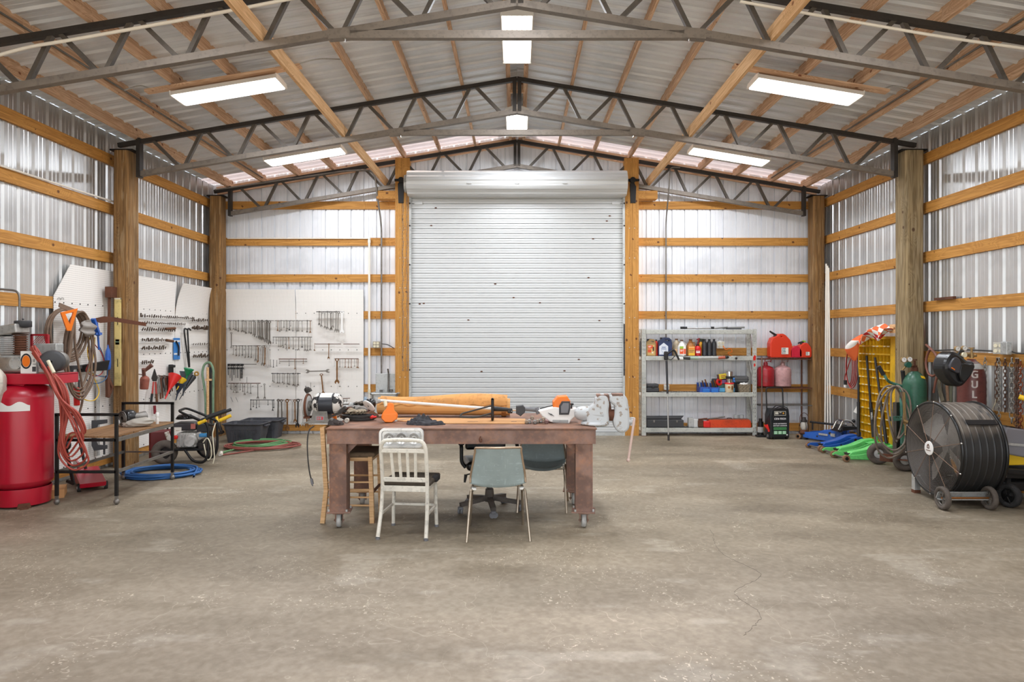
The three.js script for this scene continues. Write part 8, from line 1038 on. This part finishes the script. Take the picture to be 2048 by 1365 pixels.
// right wall hangings: hose, straps, chains
{
  const lp = []; for (let i = 0; i < 11; i++) { const a = -0.9 + i / 10 * 6.1, c = RW(1864, 727, 0.08); lp.push(V(c.x, c.y + 0.18 * Math.sin(a + 2.3), c.z + 0.17 * Math.cos(a + 2.3))); } tag(obj('rubber_hose', tube([RW(1852, 690, 0.08), RW(1860, 697, 0.08), RW(1868, 705, 0.08), RW(1876, 718, 0.08), RW(1877, 738, 0.09), RW(1868, 752, 0.09), RW(1857, 748, 0.09), RW(1852, 728, 0.09), RW(1855, 710, 0.09), RW(1862, 700, 0.1), RW(1874, 716, 0.1), RW(1876, 742, 0.1), RW(1871, 765, 0.1), RW(1867, 786, 0.1)], 0.015, 120, 8), mat('#8b5a4a', 0.6, 0, { map: T.dirt })), 'reddish brown rubber hose looped on the girt right of the grey post', 'hose');
  const strap = (label, pts, w, m) => { const gs = []; for (let i = 0; i < pts.length - 1; i++) gs.push(bar(RW(pts[i][0], pts[i][1], 0.006), RW(pts[i + 1][0], pts[i + 1][1], 0.006), w, 0.008, V(1, 0, 0))); tag(obj('strap', gs, m), label, 'strap'); };
  strap('mottled camouflage strap hanging beside the reddish brown hose', [[1884, 708], [1881, 730], [1877, 755], [1879, 780], [1885, 803]], 0.07, mat('#7d735f', 0.8, 0, { map: T.rustspot })); strap('brown strap hanging behind the welding helmet', [[1889, 710], [1893, 760], [1896, 803]], 0.05, mat('#8a6a50', 0.8, 0, { map: T.dirt })); strap('dark olive strap hanging left of the maroon cylinder', [[1900, 712], [1902, 760], [1902, 805]], 0.05, mat('#5a5a48', 0.8, 0, { map: T.dirt })); strap('grey strap between the olive strap and the maroon cylinder', [[1908, 714], [1909, 760], [1908, 805]], 0.04, mat('#77746c', 0.8, 0, { map: T.dirt }));
  const linkGeo = {}; function chain(label, px, y0, y1, s, m, off = 0.07, dx = 0) { const a = RW(px, y0, off), b = RW(px + dx, y1, off), L = a.distanceTo(b), key = s; linkGeo[key] ??= (() => { const pts = []; for (let i = 0; i < 12; i++) { const an = i / 12 * 6.283; pts.push(V(s * 0.42 * Math.cos(an), s * (Math.sin(an) * 0.42 + (Math.sin(an) > 0 ? 0.28 : -0.28)), 0)); } return clean(new THREE.TubeGeometry(new THREE.CatmullRomCurve3(pts, true), 16, s * 0.13, 5, true)); })(); const n = Math.round(L / (s * 1.08)), gs = []; for (let i = 0; i < n; i++) { const q = a.clone().lerp(b, (i + 0.5) / n), g = linkGeo[key].clone(); g.userData = { keepUV: true }; gs.push(place(g, q.x, q.y, q.z, 0, (i % 2) * 1.57 + 0.75, 0)); } const t = thing('steel_chain', label, 'chain'); obj('links', gs, m, t); obj('nail', rod(RW(px, y0 + 1, 0.0), RW(px, y0 - 1, off + 0.03), 0.007), M.dullsteel, t); return t; }
  const sil = mat('#b5b1a8', 0.4, 0.8, { map: T.dirt }), rs = mat('#7a5844', 0.7, 0.4, { map: T.dirt });
  chain('bright thin chain nearest the maroon cylinder', 1970, 716, 822, 0.034, sil); chain('dull brown chain touching the long bright chain', 1994, 717, 805, 0.04, rs, 0.07); chain('long bright chain reaching below the low girt', 1998, 717, 862, 0.034, sil, 0.1); chain('thick dark rusty chain right of the long bright chain', 2010, 718, 824, 0.036, mat('#5f4538', 0.75, 0.4), 0.08); chain('silver chain with large open links', 2023.5, 717, 846, 0.048, sil, 0.08); chain('rusty chain left of the thickest rust-red chain', 2032, 718, 868, 0.04, rs, 0.08); chain('rusty brown chain tight against the rust-red chain', 2036, 718, 872, 0.042, mat('#5a4034', 0.75, 0.4), 0.1); chain('thick rust-red chain at the right edge', 2041, 722, 878, 0.042, mat('#8d4d33', 0.8, 0.3), 0.08);
  tag(obj('wire_twist', [rod(RW(1992, 800, 0.06), RW(1984, 822, 0.06), 0.005), rod(RW(1996, 798, 0.06), RW(1989, 812, 0.06), 0.005)], M.cream), 'pale wire twist sticking out beside the long bright chain', 'wire');
  tag(obj('iron_bar', [bx(0.04, 0.03, 0.38, W - 0.02, 2.2, -8.55)], M.rustbrown), 'short rusty bar lying on the girt right of the grey post', 'bar');
}
// ------------------------------------------------------------------ drum fan
{
  const xf = 4.37, dp = 0.44, cy = 0.545, cz = -7.17, R = 0.475, t = thing('drum_fan', 'large dusty black drum fan on wheels with a wire grille', 'fan', [xf, cy, cz]), black = mat('#2a2725', 0.38, 0.2, { map: T.fandirt = tex(512, 512, 1.5, 1.5, (u, v) => { const a = ss(0.45, 0.7, fbm(u, v, 5, 3, 5, 401)); return mix3([0.9, 0.88, 0.86], [1, 1, 1], a); }) });
  const prof = []; for (let i = 0; i <= 110; i++) { const u = i / 110; let rib = 0; for (const c of [0.1, 0.26, 0.42, 0.58, 0.74, 0.9]) rib = Math.max(rib, 0.007 * ss(0.02, 0.0, Math.abs(u - c))); prof.push([R + rib, dp * u]); }
  const ip = prof.map(([r, y]) => [r - 0.006, y]).reverse(); const dr = lathe([...prof, ...ip, prof[0]], 72); dr.rotateZ(-Math.PI / 2); { const p = dr.attributes.position, c = new Float32Array(p.count * 3); for (let i = 0; i < p.count; i++) { const x = p.getX(i), y = p.getY(i), z = p.getZ(i), k = ss(0.18, 0.4, y / R * 0.6 + 0.35 * (fbm(x * 1.3 + 3, Math.atan2(z, y) * 0.4 + 3, 6, 6, 4, 411) - 0.35)) * ss(0.35, 0.55, fbm(x * 2 + 5, Math.atan2(z, y) * 0.5 + 5, 9, 12, 4, 415) + 0.12), b = 0.022, d = [0.2, 0.17, 0.14]; for (let j = 0; j < 3; j++) c[i * 3 + j] = mix(b, d[j], k * 0.85); } const g = dr.toNonIndexed(); const ci = dr.index.array, cc = new Float32Array(ci.length * 3); for (let i = 0; i < ci.length; i++) for (let j = 0; j < 3; j++) cc[i * 3 + j] = c[ci[i] * 3 + j]; planar(g); g.setAttribute('color', new THREE.BufferAttribute(cc, 3)); g.userData.ready = true; obj('drum', g, mat('#ffffff', 0.42, 0.1, { vertexColors: true }), t); }
  for (const x of [0, dp]) obj('rim', tor(R + 0.004, 0.016, x, 0, 0, 0, Math.PI / 2, 0, 10, 72), M.blackgloss, t);
  // grille: concentric wires and spokes
  const rings = []; for (let i = 0; i < 34; i++) rings.push(tor(0.075 + i * 0.0117, 0.0021, -0.012 - 0.02 * (1 - i / 34), 0, 0, 0, Math.PI / 2, 0, 4, 56)); const gw = obj('grille_wires', rings, mat('#7a736c', 0.5, 0.3), t); gw.userData.kind = 'stuff';
  for (let i = 0; i < 10; i++) { const a = i / 10 * 6.283 + 0.25; obj('spoke', rod(V(-0.035, 0.05 * Math.sin(a), 0.05 * Math.cos(a)), V(-0.012, (R + 0.006) * Math.sin(a), (R + 0.006) * Math.cos(a)), 0.003), mat('#8a6f5c', 0.5, 0.4), t); obj('bolt', sph(0.011, -0.008, (R + 0.014) * Math.sin(a), (R + 0.014) * Math.cos(a), 1, 1, 1, 8), M.chrome, t); }
  const hub = obj('hub_plate', place(lathe([[0.005, 0.012], [0.07, 0.01], [0.074, 0.004], [0.074, 0], [0.005, 0]], 30), -0.038, 0, 0, 0, 0, Math.PI / 2), M.white, t); obj('hub_logo', [ext([[-0.02, -0.012], [0.02, -0.012], [0.02, 0.016], [0.01, 0.03], [0, 0.036], [-0.01, 0.03], [-0.02, 0.016]], 0.002, 0, -0.051, 0.01, 0, 0, -Math.PI / 2, 0, [[[-0.009, -0.004], [0.009, -0.004], [0.009, 0.012], [0, 0.022], [-0.009, 0.012]]]), bx(0.002, 0.007, 0.08, -0.0505, -0.022, 0)], M.rustbrown, hub);
  // rear grille, motor, blades
  const rg = []; for (let i = 0; i < 17; i++) rg.push(tor(0.06 + i * 0.0245, 0.0016, dp + 0.008, 0, 0, 0, Math.PI / 2, 0, 4, 44)); obj('rear_grille', rg, M.darksteel, t).userData.kind = 'stuff';
  obj('motor', [place(lathe([[0.005, -0.09], [0.075, -0.085], [0.085, -0.06], [0.085, 0.06], [0.075, 0.085], [0.005, 0.09]], 24), dp * 0.66, 0, 0, 0, 0, Math.PI / 2), bar(V(dp * 0.66, -0.44, 0), V(dp * 0.66, 0.44, 0), 0.04, 0.02, V(1, 0, 0))], M.dullsteel, t); obj('blade_hub', cyl(0.05, 0.05, 0.06, dp * 0.36, 0, 0, 0, 0, Math.PI / 2), M.steel, t);
  for (let i = 0; i < 4; i++) { const g = ext([[-0.035, 0.03], [-0.13, 0.36], [-0.09, 0.42], [0.11, 0.41], [0.14, 0.33], [0.035, 0.03]], 0.003, 0.001); g.rotateY(Math.PI / 2); g.rotateY(0.42); g.translate(0, 0, 0); g.rotateX(i * Math.PI / 2 + 0.72); g.translate(dp * 0.36, 0, 0); obj('blade', g, mat('#aaa49c', 0.55, 0.1, { map: T.dirt }), t); }
  { const th = 0.86, q = (r) => [r * Math.cos(th), r * Math.sin(th)], [hy0, hz0] = q(R + 0.012); obj('top_handle', [bx(dp * 0.66, 0.012, 0.05, dp * 0.58, hy0, hz0, th), bx(dp * 0.66, 0.012, 0.014, dp * 0.58, hy0 - 0.016, hz0 + 0.028, th)], M.black, t); }
  // chassis on wheels along the near side, feet at the far side
  const G = M.galv; obj('axle_channel', [bx(0.5, 0.075, 0.008, 0.07, -cy + 0.135, 0.36, 0.5), bx(0.5, 0.01, 0.05, 0.07, -cy + 0.1, 0.385)], G, t); obj('axle', rod(V(-0.16, -cy + 0.115, 0.405), V(0.36, -cy + 0.115, 0.405), 0.01), M.copper, t);
  for (const x of [-0.15, 0.31]) { const w = obj('wheel', [place(lathe([[0.075, -0.022], [0.1, -0.026], [0.113, -0.018], [0.115, 0], [0.113, 0.018], [0.1, 0.026], [0.075, 0.022], [0.075, -0.022]], 34), x, -cy + 0.116, 0.405, 0, 0, Math.PI / 2)], M.dustyrubber, t); obj('wheel_rim', [place(lathe([[0.01, -0.02], [0.02, -0.022], [0.022, -0.008], [0.01, -0.004], [0.01, -0.02]], 20), x, -cy + 0.116, 0.405, 0, 0, Math.PI / 2), place(tor(0.072, 0.012, 0, 0, 0), x, -cy + 0.116, 0.405, 0, Math.PI / 2, 0), ...[0, 1, 2, 3, 4].map((i) => bar(V(x, -cy + 0.116 + 0.015 * Math.sin(i * 1.2566), 0.405 + 0.015 * Math.cos(i * 1.2566)), V(x, -cy + 0.116 + 0.07 * Math.sin(i * 1.2566), 0.405 + 0.07 * Math.cos(i * 1.2566)), 0.018, 0.02, V(1, 0, 0)))], M.dullsteel, w); }
  for (const x of [0.02, 0.38]) { const f = obj('foot', [bx(0.06, 0.19, 0.06, x, -cy + 0.105, -0.34)], G, t); obj('foot_pad', bx(0.065, 0.035, 0.065, x, -cy + 0.018, -0.34), M.rustbrown, f); }
}
// ------------------------------------------------------------------ wheeled spreader and plough blade behind the fan
{
  const t = thing('wheeled_sprayer', 'black-framed wheeled machine with a grey hood and yellow panel behind the drum fan', 'machine'), B0 = mat('#1d1c1c', 0.5);
  const wp = P(2022, 998, 6.78), w = obj('wheel', [place(lathe([[0.07, -0.03], [0.1, -0.034], [0.117, -0.022], [0.12, 0], [0.117, 0.022], [0.1, 0.034], [0.07, 0.03], [0.07, -0.03]], 34), 4.94, 0.121, -6.85, 0, 0.35, Math.PI / 2)], M.tread, t); obj('rim', [place(lathe([[0.01, 0.03], [0.03, 0.03], [0.065, 0.012], [0.075, 0.02], [0.075, -0.02], [0.01, -0.02]], 28), 4.94, 0.121, -6.85, 0, 0.35, Math.PI / 2), ...[0, 1, 2, 3, 4, 5].map((i) => rod(V(4.91, 0.121, -6.84), V(4.915 , 0.121 + 0.07 * Math.sin(i * 1.047), -6.84 + 0.07 * Math.cos(i * 1.047)), 0.007))], M.blackgloss, w);
  obj('chassis', [rbx(0.48, 0.09, 0.3, 0.01, 5.12, 0.33, -7.0, 0, 0.1, -0.05), rbx(0.5, 0.05, 0.06, 0.008, 5.06, 0.36, -6.82, 0, 0.1, -0.1), bar(V(4.94, 0.13, -6.88), V(5.0, 0.33, -6.95), 0.04, 0.04)], B0, t); obj('under_tray', rbx(0.4, 0.1, 0.3, 0.02, 5.12, 0.2, -7.05), M.black, t);
  obj('yellow_panel', ext([[-0.2, 0], [0.12, 0], [0.2, 0.05], [-0.2, 0.17]], 0.05, 0.008, 5.09, 0.42, -6.95, 0, 0.15, 0), M.yellowplastic, t); obj('hood', ext([[-0.22, 0.0], [0.2, -0.08], [0.23, 0.1], [0.2, 0.18], [-0.21, 0.24], [-0.23, 0.16]], 0.3, 0.015, 5.1, 0.55, -7.06, 0, 0.2, 0), mat('#8b8a90', 0.4, 0.2), t); obj('hood_seam', ext([[-0.225, 0.0], [0.22, -0.05], [0.22, -0.03], [-0.225, 0.02]], 0.336, 0.003, 5.1, 0.63, -7.06, 0, 0.2, 0), M.lightgrey, t); obj('yellow_handle', rod(P(2038, 794, 7.0), P(2075, 806, 6.9), 0.026), M.yellowplastic, t); obj('handle_post', rod(P(2060, 801, 6.94), V(5.2, 0.6, -7.0), 0.016), M.black, t);
}

scene.traverse((o) => { if (o.isMesh) { o.castShadow = true; o.receiveShadow = true; } if (o.isLight) o.castShadow = true; });
renderer.render(scene, camera);
